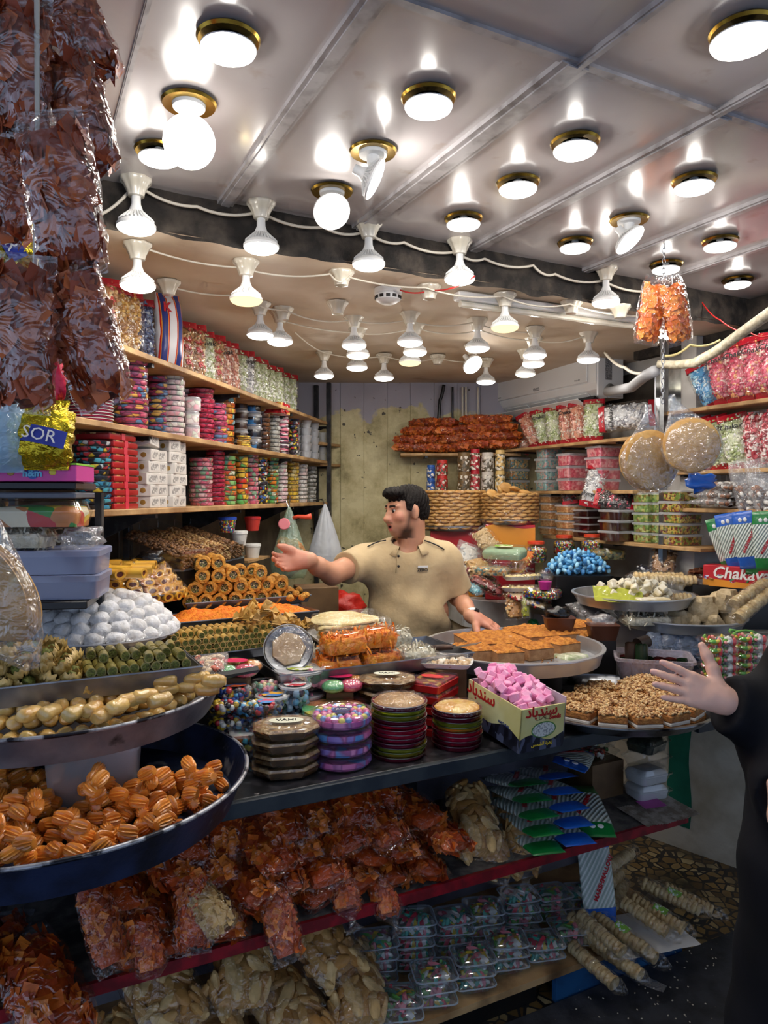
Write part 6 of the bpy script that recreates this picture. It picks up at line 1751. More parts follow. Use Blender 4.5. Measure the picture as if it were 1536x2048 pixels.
# ------------------------------------------------------------------ twisted marshmallow packs
def rope_mat():
 m,nt,p=node_mat('rope_marshmallow');N,L=nt.nodes,nt.links
 tc=N.new('ShaderNodeTexCoord');mp=N.new('ShaderNodeMapping');mp.inputs['Rotation'].default_value=(0,0,R(35));L.new(tc.outputs['Object'],mp.inputs[0])
 w1=N.new('ShaderNodeTexWave');w1.inputs['Scale'].default_value=22;w1.inputs['Distortion'].default_value=1.0;L.new(mp.outputs[0],w1.inputs[0])
 rp=N.new('ShaderNodeValToRGB');rp.color_ramp.elements[0].color=col4(srgb(166,186,176));rp.color_ramp.elements[1].color=col4(srgb(226,232,226));L.new(w1.outputs[0],rp.inputs[0]);L.new(rp.outputs[0],p.inputs['Base Color'])
 bp=N.new('ShaderNodeBump');bp.inputs['Strength'].default_value=.6;bp.inputs['Distance'].default_value=.01;L.new(w1.outputs[0],bp.inputs['Height']);L.new(bp.outputs[0],p.inputs['Normal']);p.inputs['Roughness'].default_value=.35;p.inputs['Coat Weight'].default_value=.5
 return m
ROPE=rope_mat()
GRNP=mat('green_print',srgb(20,122,56),.3,coat=.5,bump=.3,bs=25);BLUP=mat('blue_print',srgb(26,92,190),.3,coat=.5,bump=.3,bs=25)
EYE=mat('eye_white',srgb(236,238,240),.4)
def pack(cm):
 L,W,T=.30,.125,.032
 def sec(us):return [[tuple(bag_pt(u,2*pi*j/18,L,W,T,False)) for j in range(18)] for u in us]
 b=MB();b.loft(sec([.17,.3,.45,.6,.72,.83]),cap0=False,cap1=False);b.f=[tuple(reversed(f)) for f in b.f];body=b.mesh('pouch',ROPE,180)
 e0=[[(p[0],p[1]-.022,p[2]*.2) for p in sec([.0])[0]]]+sec([.0,.04,.1,.17])
 b=MB();b.loft(e0,cap1=False);b.f=[tuple(reversed(f)) for f in b.f];f0=b.mesh('printed_end',cm,180)
 e1=sec([.83,.9,.96,1.0]);e1.append([(p[0],p[1]+.022,p[2]*.2) for p in e1[-1]])
 b=MB();b.loft(e1,cap0=False);b.f=[tuple(reversed(f)) for f in b.f];f1=b.mesh('printed_end',cm,180)
 b=MB()
 for s in (-1,1):b.ball((s*.014,.122,.0105),(.011,.014,.003),12,6)
 ey=b.mesh('cartoon_free_eyes',EYE,180);ey.name='oval_marks'
 return [('pouch',body),('printed_end',f0),('printed_end',f1),('oval_marks',ey)]
PG,PBL=pack(GRNP),pack(BLUP)
MM=text_mesh('MARSHMALLOW',.022,bold=.0008);MM.materials.append(REDP)
def put_pack(ps,label,loc,rot,group='marshmallow packs',sc=1.0):
 r=put_parts('marshmallow_pack','sweet packet',ps,label,loc,rot,group,sc)
 link('lettering',MM,r,(.02,.0,.0168),(0,0,R(62)))
 return r
for c_,(x,ps,nm) in enumerate(((.60,PG,'green'),(.73,PBL,'blue'))):
 for i in range(5 if c_<2 else 3):
  put_pack(ps,'%s ended packet of twisted white marshmallow, %s, %s'%(nm,nth((4 if c_<2 else 2)-i,5 if c_<2 else 3).replace(' of its stack',''),['middle stack','right stack'][c_]),FR.w(x+.006*(i%2),.10+.022*i,MS+.022+i*.038),(R(-4-3*i),0,FR.a+R(-14)+.05*(i%3)))
put_pack(PBL,'blue ended marshmallow packet tipped on the right stack',FR.w(.84,.14,MS+.23),(R(8),R(-12),FR.a+pi+R(-50)))
put_pack(PG,'green ended marshmallow packet low at the right of the blue stack',FR.w(.87,.10,MS+.05),(R(-6),R(0),FR.a+pi+R(-30)))
put_pack(PBL,'blue marshmallow packet standing on end by the fig strings',FR.w(.93,.12,BS+.19),(R(72),R(0),FR.a+R(-20)))
# clear boxes right end of the middle shelf
SALAD=gem([srgb(206,90,60),srgb(230,226,210),srgb(100,150,90),srgb(150,60,60)],'salad')
DARKS=mat('dark_herbs',srgb(22,28,20),.7,c2=srgb(50,56,40),ns=40,bump=.8)
for i in range(3):
 o=clam('clear box of mixed jellies behind the blue packets, '+nth(2-i,3),1190,1600,.30,.15,.12,.05,None,6*i,'jelly boxes on the middle shelf',z=MS+.14+i*.048)
 part('sweets',fill_rect(.13,.10,.03,SALAD,t_cube,.012,40,i),None,o,kind='stuff')
tag(part('supply_carton',MB().box((0,0,0),(.16,.14,.138)),CART,None,0,loc=FR.w(*FR.hit(1190,1600,.30)[:2],MS+.0695),rot=fr_rot()),'brown carton behind the blue marshmallow packets','carton')
for i in range(4):
 clam('hinged clear box at the shelf end, '+nth(3-i,4),1292,1640,.16,.15,.12,.062,DARKS if i == 3 else (mat('white_curd',srgb(206,206,204),.6) if i<2 else None),-10+8*i,'hinged boxes at the shelf end',z=MS+.012+i*.060)
# torn corrugated card on the shelf end
def card(u,v):return ((u-.5)*.24,(v-.5)*.17,.0015*sin(u*130)+.012*(u*u)+.004*noise.noise(Vector((u*4,v*4,0))))
CARDM=mat('corrugated_card',srgb(196,188,176),.7,c2=srgb(150,138,120),ns=30)
tag(part('card_sheet',MB().grid(card,70,3),CARDM,None,60,loc=FR.w(1.16,.045,MS+.004),rot=fr_rot(-8)),'torn grey corrugated card sheet at the shelf end','card')
tag(part('paper_scrap',MB().grid(lambda u,v:((u-.5)*.09,(v-.5)*.07,.004*u*u),4,3),mat('pink_print',srgb(190,84,170),.6),None,60,loc=FR.w(1.17,.09,MS+.016),rot=fr_rot(-14)),'pink printed scrap on the corrugated card','card')
# ------------------------------------------------------------------ clear box stacks on the bottom shelf
STRIP=gem([srgb(110,180,90),srgb(226,70,90),srgb(240,236,226),srgb(236,200,70),srgb(90,190,170),srgb(236,140,150)],'strip')
def mixfill(seed):
 rr_=random.Random(seed);its=[]
 for i in range(22):its.append((t_strip(.06,.014),TR((rr_.uniform(-.03,.03),rr_.uniform(-.025,.025),.012+.014*rr_.random()),(rr_.uniform(-.4,.4),rr_.uniform(-.4,.4),rr_.random()*6)),rr_.randrange(6)))
 for i in range(24):its.append((t_biscuit(.03,.016,.013),TR((rr_.uniform(-.04,.04),rr_.uniform(-.032,.032),.010+.014*rr_.random()),(rr_.random()*6,rr_.random()*6,0)),rr_.randrange(6)))
 return scatter('sweets',its,STRIP,60)
MF=[mixfill(s) for s in range(5)]
bt=MB();bt.stack([(0,.010),(.020,0),(.021,-.005),(.022,-.005)],lambda i:rrect(.125-2*i,.105-2*i,.02),cap1=False);KT=bt.mesh('tub',film('icy_tub',tint=(.94,.97,1),gloss=.16,rough=.1,bump=0,haze=.06,hazec=(.8,.9,1)),40)
bt=MB();bt.stack([(.0225,-.005),(.0235,-.004),(.033,.004),(.036,.010),(.036,.024)],lambda i:rrect(.125-2*i,.105-2*i,.02),cap0=False);KL=bt.mesh('lid',film('icy_lid',tint=(.95,.98,1),gloss=.2,rough=.07,bump=0,haze=.05),40)
KS=[(868,1935,.065),(945,1898,.075),(1012,1858,.10),(1082,1875,.085),(1140,1850,.10),(752,1860,.24),(828,1815,.24),(905,1830,.24),(965,1800,.24),(1040,1775,.24),(1105,1775,.25),(1160,1770,.26),(800,1990,.06),(1205,1780,.3)]
bt=MB();bt.stack([(.0205,-.004),(.0215,-.0075),(.0235,-.0075),(.0245,-.004)],lambda i:rrect(.125-2*i,.105-2*i,.02),cap0=False,cap1=False);KR=bt.mesh('rim',film('icy_rim',tint=(.95,.98,1),gloss=.3,rough=.08,bump=0,haze=.35,hazec=(.8,.9,1)),40)
WCOL=['first column from the left, front row','second column, front row','third column, front row','fourth column, front row','fifth column, front row','first column, rear row','second column, rear row','third column, rear row','fourth column, rear row','fifth column, rear row','sixth column, rear row','seventh column, rear row','low column by the biscuits','last column, rear row']
for c_,(px,py,v) in enumerate(KS):
 x,_,z=FR.hit(px,py,v)
 n=max(1,int(round((z-BS)/.0365)))
 for i in range(n):
  o=thing('sweet_box','clear box of sour sweets, %s, %s'%(nth(n-1-i,n).replace(' from its stack top',' down').replace(' of its stack',''),WCOL[c_]),'candy box',FR.w(x+rr.uniform(-.004,.004),v+rr.uniform(-.004,.004),BS+i*.0365),(0,0,FR.a+R(-18)+rr.uniform(-.1,.1)),'sour sweet boxes on the bottom shelf')
  link('sweets',MF[rr.randrange(5)],o)['kind']='stuff';link('tub',KT,o);link('lid',KL,o);link('rim',KR,o)
# ------------------------------------------------------------------ strings of dried figs
FIG=mat('dried_fig',srgb(214,190,140),.6,c2=srgb(180,148,98),ns=40,lo=.4,hi=.65,rnd=.15,bump=.4,bs=90)
def figstring(n=12,r=.019,s=0):
 b=MB();L=[];pitch=.0165
 for i in range(n):
  for t,k in ((-.48,.80),(-.3,.97),(0,1.04),(.3,.97)):
   y=(i+t-n/2)*pitch
   q=k*r*(1+.07*sin(i*2.3+s)); 
   L.append([(q*cos(a)+.012*sin(y*9+s),y,q*sin(a)*.9+r) for a in [2*pi*j/12 for j in range(12)]])
 b.loft(L);b.f=[tuple(reversed(f)) for f in b.f]
 return b.mesh('figs',FIG,60)
FS=[figstring(11+s,.024,s) for s in range(3)]
FFM=[]
for s in range(2):
 b=MB();b.loft([[(.0275*k*cos(a)+.012*sin(y*9+s),y,.026*k*sin(a)+.024+.002*noise.noise(Vector((a*3,y*60,s)))) for a in [2*pi*j/14 for j in range(14)]] for y,k in ((-.14,.25),(-.115,.8),(-.105,1.02),(0,1.04),(.10,1.02),(.115,.8),(.135,.3))],cap0=False,cap1=False);b.f=[tuple(reversed(f)) for f in b.f]
 FFM.append(b.mesh('film',FILM,180))
lab=MB();lab.grid(lambda u,v:(.0285*sin((u-.5)*1.8),(v-.5)*.05,.027*cos((u-.5)*1.8)+.024),6,2)
LABM=lab.mesh('label',mat('green_label',srgb(130,186,70),.5,c2=srgb(226,236,236),ns=34,lo=.47,hi=.5),60)
def fig(label,loc,rot,k,lb=False,group='dried fig strings',sc=1.0):
 o=thing('fig_string',label,'dried figs',loc,rot,group,sc)
 link('figs',FS[k%3],o);link('film',FFM[k%2],o)
 if lb:link('label',LABM,o)
 return o
WF=['leftmost of the front strings','second front string from the left','third front string from the left','fourth front string from the left','fifth front string, with green label','sixth front string, with green label','rightmost, over the card edge']
for i,(px,py,v,rz,lb) in enumerate([(1180,1880,.04,12,0),(1205,1915,.0,8,0),(1242,1905,.0,14,1),(1290,1890,.0,18,0),(1318,1872,.02,22,1),(1345,1868,.05,26,1),(1378,1890,.03,30,0)]):
 x,_,_=FR.hit(px,py,v)
 fig('film wrapped string of dried figs, '+WF[i],FR.w(x,v,BS+.030+.02*(i%2)),(R(-10),0,FR.a+R(rz)+pi),i,lb)
for i,(px,py,v,rz,z) in enumerate([(1190,1960,-.05,6,.0),(1232,1955,-.05,10,.0),(1270,1935,-.03,14,.0)]):
 x,_,_=FR.hit(px,py,v)
 fig('film wrapped string of dried figs, lower layer, %s'%['left one','middle one','right one'][i],FR.w(x,v,BS-.008),(R(-6),0,FR.a+R(rz)+pi),i+1)
for i,(px,v,z,rz) in enumerate([(1195,.28,.06,-62),(1215,.24,.03,-66),(1230,.20,.0,-60),(1240,.26,.09,-70)]):
 x,_,_=FR.hit(px,1800,v)
 fig('dark film wrapped string of figs lying crosswise, %s'%['second from top','third from top','lowest','topmost'][i],FR.w(x,v,BS+.02+z),(0,0,FR.a+R(rz)),i)
tag(part('paper_sheet',MB().grid(lambda u,v:((u-.5)*.30,(v-.5)*.24,.004*noise.noise(Vector((u*5,v*5,0)))),12,8),PAPER,None,60,loc=FR.w(1.06,.02,BS+.006),rot=fr_rot(-10)),'white paper sheet under the fig strings','paper')
tag(part('card_sheet',MB().grid(lambda u,v:((u-.5)*.16,(v-.5)*.12,.0015*sin(u*100)+.02*u),50,3),CARDM,None,60,loc=FR.w(1.21,.10,BS+.012),rot=fr_rot(12)),'scrap of corrugated card beside the fig strings','card')
# litter on the floor
b=MB();b.loft([[(x*(.02+.006*sin(i)),y,.02+.015*noise.noise(Vector((x,i,1)))) for x,y in ((-1,i*.03),(0,i*.03),(1,i*.03))] for i in range(7)],cap0=False,cap1=False,close=False)
p=at_z(1330,1990,.02)
tag(part('plastic_scrap',b,FILM_HAZY,None,180,loc=p,rot=(0,0,.9)),'crumpled strip of clear plastic on the floor by the blue board','litter')
its=[(t_nut(.004),TR((*at_z(rr.uniform(1150,1440),rr.uniform(1830,2046),.013).xy,.014),(0,0,rr.random()*6)),0) for _ in range(80)]
tag(link('floor_crumbs',scatter('floor_crumbs',its,[mat('crumb',srgb(190,180,160),.8)],60)),'pale crumbs scattered on the dark floor','crumbs',kind='stuff')
# ------------------------------------------------------------------ right wall: shelves
RZ1,RZ2,RZ3=RW.hit(1154,884)[2],RW.hit(1078,982)[2],RW.hit(1190,1079)[2]
def rx(px,y=.1):return RW.hit(px,985,y)[0]
RX0,RX1=rx(985,.0),rx(1290,.0)
for z,x0,x1,nm in ((RZ1,RX0,RX1,'top'),(RZ2,RX0-.1,rx(1265,0),'middle'),(RZ3,rx(1085,0),rx(1402,0),'lowest')):
 t=thing('wall_shelf',nm+' wooden shelf board on the right wall under the air conditioner','shelf',RW.w(0,0,z),(0,0,RW.a),group='right wall shelves')
 part('board',MB().box(((x0+x1)/2,.15,-.010),(x1-x0,.30,.020),ch=.003),WOOD,t)
 for k in range(3):part('bracket',MB().box((x0+(k+.5)*(x1-x0)/3,.16,-.026),(.02,.26,.012)),DARKMETAL,t,0)
# shelf on the back wall with the orange bags
bx0,bx1=at_d(815,905,5.12),at_d(1000,905,5.12)
zs=at_d(900,906,5.12).z
t=thing('wall_shelf','short wooden shelf on the back wall under the piled orange bags','shelf',(0,5.12,zs),(0,0,0),group='right wall shelves')
part('board',MB().box(((bx0.x+bx1.x)/2+.05,.11,-.01),(bx1.x-bx0.x+.2,.22,.02),ch=.003),WOOD,t);part('bracket',MB().box((.3,.11,-.027),(.02,.2,.012)),DARKMETAL,t,0)
rr=random.Random(19)
for lay in range(4):
 n=[7,7,6,5][lay]
 for i in range(n):
  px=[818,822,836,850][lay]+i*[31,31,32,34][lay]
  if lay == 3 and i == 2:continue
  p=at_d(px,905,5.2)
  put_parts('crisp_bag','crisp bag',CB[(i+lay)%4],'bag of crisps on the back wall shelf, %s in layer %s'%(cw(i,n),['one','two','three','four'][lay]),(p.x,5.19-.04*(px>940),zs+.045+lay*.058+(.02 if px>930 else 0)),(0,rr.uniform(-.2,.2),R(80)+rr.uniform(-.5,.5)),'orange crisp bags on the back wall shelf',.82)
# bags of toffee on the top right shelf
seq=[(1032,'pink',70),(1062,'pink',30),(1086,'green',18),(1110,'green',10),(1136,'pink',8),(1158,'pink',6),(1186,'green',0)]
for i,(px,k,ln) in enumerate(seq):
 h=.115 if ln<40 else .05
 put_bag(k,'leaning clear bag of %s on the right wall, %s from the left'%(HUE[k],['first','second','third','fourth','fifth','sixth','seventh'][i]),RW.w(rx(px,.10),.10,RZ1+h+.02),up_rot(R(-20)+rr.uniform(-.1,.1),R(-10),R(ln*.9)),'toffee bags on the right wall',.90,i in (2,4))
t=put_bag('silver','big clear bag of silver wrapped sweets lying under the air conditioner',RW.w(rx(1246,.05),.07,RZ1+.125),up_rot(R(-32),R(-10),R(95)),'toffee bags on the right wall',1.08,True)
# stacked lidded tubs
def tubs(px0,ztop,zs_,cols,n,what,y=.12,w=.125,d=.16,where=''):
 zt=RW.hit(px0,ztop,y-d/2)[2];h=(zt-zs_)/n
 for j,(cm,dx,nm) in enumerate(cols):
  pr=rect_tub('lidded_tub','tub',w,d,h,cm,body=CLEAR,lid=MILKY,rr=.012,lidh=h*.22)
  for i in range(n):
   c2=cm
   pr.put('clear lidded tub of %s, %s%s'%(nm,nth(n-1-i,n).replace(' of its stack',''),where),RW.w(rx(px0,y)+dx,y+rr.uniform(-.006,.006),zs_+i*h),(0,0,RW.a+rr.uniform(-.04,.04)),group=what)
NUTC=cells('mixed_sprinkle',[srgb(206,140,80),srgb(120,150,150),srgb(190,170,120),srgb(90,120,110),srgb(220,190,140)],90,rnd=True)
PINKC=cells('pink_shreds',[srgb(232,120,130),srgb(214,90,106),srgb(240,160,160)],60,rnd=True)
ORC=cells('orange_lentils',[srgb(226,160,100),srgb(214,140,84),srgb(236,186,130)],110,rnd=True)
DKRED=mat('dark_syrup',srgb(56,16,18),.3,coat=.4)
GRC=cells('green_mix',[srgb(150,176,96),srgb(120,150,70),srgb(190,190,110),srgb(150,120,60)],70,rnd=True)
MIXC=cells('olive_mix',[srgb(190,150,60),srgb(130,60,50),srgb(120,140,60),srgb(206,180,90)],90,rnd=True)
tubs(1010,915,RZ2,[(NUTC,0,'sprinkles'),(NUTC,.135,'mixed sprinkles')],3,'sprinkle tubs',where=', by the jars')
tubs(1100,893,RZ2,[(cells('teal_mix',[srgb(120,160,160),srgb(160,190,180),srgb(206,160,150)],90,rnd=True),0,'teal sweets')],4,'teal tubs',where=', left of the pink tubs')
tubs(1146,905,RZ2,[(PINKC,0,'pink shreds')],3,'pink tubs left',where=', left pink stack')
tubs(1206,890,RZ2,[(PINKC,0,'rose shreds')],4,'pink tubs right',w=.14,where=', right pink stack')
tubs(1108,990,RZ3,[(ORC,0,'orange lentils')],5,'lentil tubs',where=' on the lowest right shelf')
tubs(1140,1010,RZ3,[(ORC,.02,'pale lentils')],4,'pale lentil tubs',y=.08,where=' beside the lentils')
tubs(1180,1020,RZ3,[(DKRED,0,'dark syrup')],4,'dark tubs left',w=.15,where=', left dark stack')
tubs(1238,1020,RZ3,[(DKRED,0,'dark red syrup')],3,'dark tubs right',y=.03,w=.17,where=', right dark stack')
tubs(1302,985,RZ3,[(GRC,0,'green mix')],5,'green tubs left',w=.12,where=', left green stack')
tubs(1362,980,RZ3,[(MIXC,0,'olive sweets')],5,'green tubs right',w=.15,y=.10,where=', right green stack')
tubs(1330,985,RZ3,[(GRC,0,'green slices')],5,'green tubs middle',w=.10,y=.15,where=', middle green stack')
put_bag('black','clear bag of dark wrapped chocolates on the lentil tubs',RW.w(rx(1136,.08),.08,RZ3+.30),up_rot(R(-20),R(-20),.2),'bags on the tubs',.72)
put_bag('silver','clear bag of silver sweets with lettering upside down on the dark tubs',RW.w(rx(1180,.0),.03,RZ3+.31),up_rot(R(-20),R(-15),pi-.2),'bags on the tubs',.88,True)
put_bag('black','clear bag of black and pink candies lying on the dark tubs',RW.w(rx(1225,.0),.02,RZ3+.235),up_rot(R(-20),R(-30),R(80)),'bags on the tubs',.8)
# bottles, jars, cans on the middle shelf end by the back wall
for i,(px,top,c,r,nm) in enumerate([(862,930,srgb(40,90,170),.03,'blue topped jar'),(884,920,srgb(190,50,44),.04,'red lidded jar of sweets'),(928,905,srgb(120,96,60),.045,'brown tin'),(950,898,srgb(176,30,46),.035,'red packet stood'),(975,905,srgb(206,200,190),.045,'white tub'),(1000,900,srgb(226,190,120),.035,'small labelled tub')]):
 p=at_d(px,972,5.0);zt=at_d(px,top,5.0).z;hh=(zt-RZ2)/2
 for k in range(2):
  o=thing('small_jar','%s by the back corner, %s of two'%(nm,['lower','upper'][k]),'jar',(p.x,5.0,RZ2+k*hh))
  part('jar',MB().lathe([(r*.9,0),(r,.004),(r,hh*.76),(r*.85,hh*.82)],20),cells('jarfill_%d'%i,[c,tuple(k_*.6 for k_ in c),srgb(226,220,206),srgb(90,80,60)],60),o)
  part('cap',MB().lathe([(r*.9,hh*.8),(r*.9,hh*.985),(r*.8,hh)],20),mat('cap_%d'%i,c,.4),o)
tag(part('jar_shelf',MB().box((0,0,0),(.62,.2,.018)),WOOD,None,0,loc=((at_d(930,972,5.0)).x,5.04,RZ2-.0095)),'short board under the jars by the back corner','shelf')
# ------------------------------------------------------------------ air conditioner
h0,h1=RW.hit(988,752,.08),RW.hit(1192,702,.08)
xa,xb=h0[0],h1[0];zt=(h0[2]+h1[2])/2;H=.285;D=.21
t=thing('air_conditioner','white split air conditioner high on the right wall','air conditioner',RW.w((xa+xb)/2,.08,zt-H),(0,0,RW.a))
ACW=mat('ac_white',srgb(226,227,228),.3,coat=.2);ACG=mat('ac_grey',srgb(120,122,126),.5)
ln=xb-xa
b=MB();pr=[(.0,H),(D,H),(D,.0),(.09,.0),(.02,.05),(.0,.09)]
b.loft([[(sx,y,z) for y,z in pr] for sx in (-ln/2,ln/2)]);part('body',b,ACW,t,25)
part('front_panel',MB().box((-.03,-.006,H*.66),(ln*.93,.012,H*.64),ch=.005),ACW,t)
part('end_cap',MB().box((ln/2+.004,D/2,H/2),(.012,D*.96,H*.96),ch=.006),ACW,t)
part('side_grille',MB().box((ln/2+.0105,D*.42,H*.62),(.002,.05,H*.5)),mat('grille',srgb(96,98,104),.6,c2=srgb(150,152,156),ns=160,lo=.48,hi=.52),t,0)
for k in range(3):part('vent_louvre',MB().box((-ln*.28+k*ln*.28,.035,.045),(ln*.24,.07,.006)),ACW,t,0,rot=(R(-35),0,0))
part('air_slot',MB().box((0,.05,.028),(ln*.9,.05,.02)),BLACK,t,0,rot=(R(-35),0,0))
part('flap',MB().box((-ln*.05,.02,-.012),(ln*.86,.09,.006)),ACW,t,0,rot=(R(-30),0,0))
lettering('VIGO',.03,ACG,t,(-.02,-.0126,H*.42),(pi/2,0,0),bold=.0006)
lettering('PRO series',.016,ACG,t,(-ln*.43,-.0126,H*.42),(pi/2,0,0))
lettering('Fresh Air',.014,ACG,t,(ln*.36,-.0126,H*.42),(pi/2,0,0))
# grey hose, taped pipe, cables
hp=[RW.w(xb+.01,.18,zt-H+.06),RW.w(xb+.08,.10,zt-H+.02),at_d(1262,775,3.6),at_d(1290,752,3.4),at_d(1310,742,3.3)]
tag(part('drain_hose',MB().tube([tuple(p) for p in hp],.026,10),mat('grey_hose',srgb(150,150,152),.5),None,180),'grey hose from the air conditioner to the taped pipe','hose')
pp=[at_d(1316,728,3.3),at_d(1350,730,3.25),at_d(1390,726,3.15),at_d(1430,704,3.05),at_d(1480,668,2.9),at_d(1545,622,2.75),at_d(1640,560,2.6)]
tag(part('taped_pipe',MB().tube([tuple(p) for p in pp],[.017,.019,.021,.021,.021,.022,.022],12),mat('pipe_tape',srgb(196,188,166),.5,c2=srgb(170,160,136),ns=50,bump=.3,bs=70),None,180),'thick pale taped pipe slanting up to the right edge','pipe')
def wire(pts,m,label,r=.006):
 P_=[at_d(*q) for q in pts];path=[]
 for i in range(len(P_)-1):path += sag(P_[i],P_[i+1],.015)[(1 if i else 0):]
 tag(part('cable',MB().tube(path,r,6),m,None,180),label,'cable')
wire([(1210,705,3.9),(1250,735,3.7),(1290,745,3.5),(1320,728,3.3)],CABLE,'white cable looping from the air conditioner to the pipe',.008)
wire([(1330,712,3.3),(1380,690,3.3),(1440,680,3.3)],mat('cream_cable',srgb(206,190,130),.5),'cream cable over the taped pipe',.006)
wire([(1400,598,3.4),(1440,640,3.3),(1500,665,3.2),(1545,668,3.1)],RED,'red wire below the right ceiling edge',.003)
wire([(1370,600,3.4),(1350,640,3.5),(1330,660,3.6),(1300,640,3.6)],CABLE,'white cable bunch by the pillar',.005)
wire([(888,770,5.3),(880,800,5.3),(876,850,5.3),(872,905,5.3)],BLACK,'thick black cable down the back wall',.014)
for i,x in enumerate((905,925,932,956)):wire([(x,774,5.32),(x,880,5.32)],CABLE if i else DARKMETAL,['dark','first white','second white','third white'][i]+' conduit down the back wall corner',.008)
# pillar between the two shelf runs, mirror panel beside it
c=RW.w(rx(1372,.12),.22,0)
struct('trim_20',MB().box((0,0,1.26),(.10,.18,2.52)),PALEWALL,0,loc=c,rot=(0,0,RW.a))
tag(part('slotted_post',MB().box((0,0,1.27),(.03,.03,2.5)),STEEL,None,0,loc=RW.w(rx(1322,.02),.035,0),rot=(0,0,RW.a)),'steel slotted post left of the pale pillar','post')
t=thing('glass_panel','clouded glass panel standing beside the silver sweet bag','panel',RW.w(rx(1320,.1),.16,RZ1-.02),(0,0,RW.a))
part('pane',MB().box((0,0,.20),(.20,.006,.40)),mat('clouded_mirror',srgb(206,210,214),.18,.9,c2=srgb(160,166,170),ns=12,nd=6),t,0)
part('frame',MB().tube([(-.1,0,0),(-.1,0,.4),(.1,0,.4),(.1,0,0),(-.1,0,0)],.008,4),STEEL,t,0)
struct('wall_right_dark',MB().box((0,0,0),(.62,.02,.30)),mat('dark_void',srgb(40,36,34),.8,c2=srgb(60,54,48),ns=8),0,loc=RW.w(rx(1255,.38),.37,2.30),rot=(0,0,RW.a))  # black panel on the upper right wall
struct('wall_right_beam',MB().box((0,0,0),(1.6,.05,.16)),BEAM,0,loc=RW.w(.52,.20,2.56),rot=(0,0,RW.a))
# blue daylight opening at the top right is left to the sky; white tiled back with wire grid behind the right shelves
GX0,GX1=rx(1402,.30),rx(1402,.30)+.95
t=thing('wire_grid','white wire grid panel behind the bags at the right edge','grid panel',RW.w(GX0,.315,1.10),(0,0,RW.a))
WIRE=mat('white_wire',srgb(206,206,204),.4)
for i in range(20):part('wire',MB().tube([(i*.05,0,0),(i*.05,0,1.30)],.0022,4),WIRE,t,0)
for i in range(27):part('wire',MB().tube([(0,.004,i*.05),(.95,.004,i*.05)],.0022,4),WIRE,t,0)
struct('wall_right_panel',MB().box((.475,.03,.65),(.97,.02,1.32)),mat('white_panel',srgb(222,220,218),.5),0,loc=RW.w(GX0,.335,1.10),rot=(0,0,RW.a))
QZ=[RW.hit(1466,806,.06)[2],RW.hit(1466,938,.06)[2],RW.hit(1466,1018,.06)[2]]
for z,nm in zip(QZ,('upper','middle','lower')):
 t=thing('wall_shelf',nm+' board of the shelves at the right edge','shelf',RW.w(GX0,.04,z),(0,0,RW.a),group='right edge shelves')
 part('board',MB().box((.42,.13,-.010),(.9,.26,.02),ch=.003),WOOD,t);part('bracket',MB().box((.1,.13,-.026),(.02,.22,.012)),DARKMETAL,t,0)
for i,(px,k,ln) in enumerate([(1408,'skyblue',24),(1442,'rose',14),(1478,'rose',8),(1512,'rose',4),(1546,'rose',0)]):
 put_bag(k,'clear bag of %s on the upper right edge shelf, %s from the left'%(HUE[k],['first','second','third','fourth','fifth'][i]),RW.w(rx(px,.10),.11,QZ[0]+(.115 if i == 0 else .15)),up_rot(R(-32),R(-8),R(ln)),'bags on the upper right edge shelf',[.85,1,1.08,1.1,1.1][i],i>0)
BAGS['scarlet']=candy_bag('bag_scarlet',[srgb(190,40,60),srgb(214,80,90),srgb(230,214,206),srgb(150,30,44)],33,band=False);HUE['scarlet']='scarlet wrapped sweets'
for i,(px,k,ln) in enumerate([(1406,'pink',18),(1436,'green',16),(1470,'green',12),(1512,'scarlet',8),(1545,'scarlet',4)]):
 put_bag(k,'clear bag of %s on the middle right edge shelf, %s from the left'%(HUE[k],['first','second','third','fourth','fifth'][i]),RW.w(rx(px,.10),.11,QZ[1]+.135),up_rot(R(-32),R(-8),R(ln)),'bags on the middle right edge shelf',.95,i<3)
NUTW=[mat('nw_%d'%i,c,.5) for i,c in enumerate([srgb(150,90,40),srgb(226,222,214),srgb(70,44,28)])]
WBG=bag_meshes('wbag',.24,.16,.05,[(t_nut(.016),i,True) for i in range(3)],60,6,NUTW,FILM_HAZY,None,fill=.5)
for i,(px,z,kind) in enumerate([(1432,.02,0),(1434,.055,0),(1440,.095,0),(1500,.10,1),(1535,.10,1)]):
 put_parts('nut_bag','nut bag',WBG,['white topped bag of nuts lying at the bottom of three','white topped bag of nuts lying in the middle of three','white topped bag of nuts lying uppermost of three','white topped bag of nuts standing beside the lying three','white topped bag of nuts standing at the right edge'][i],RW.w(rx(px,.06),.07,QZ[2]+z+.012),(0,0,RW.a+pi/2) if not kind else up_rot(R(-32),R(-8),.25),'nut bags on the right edge shelf')
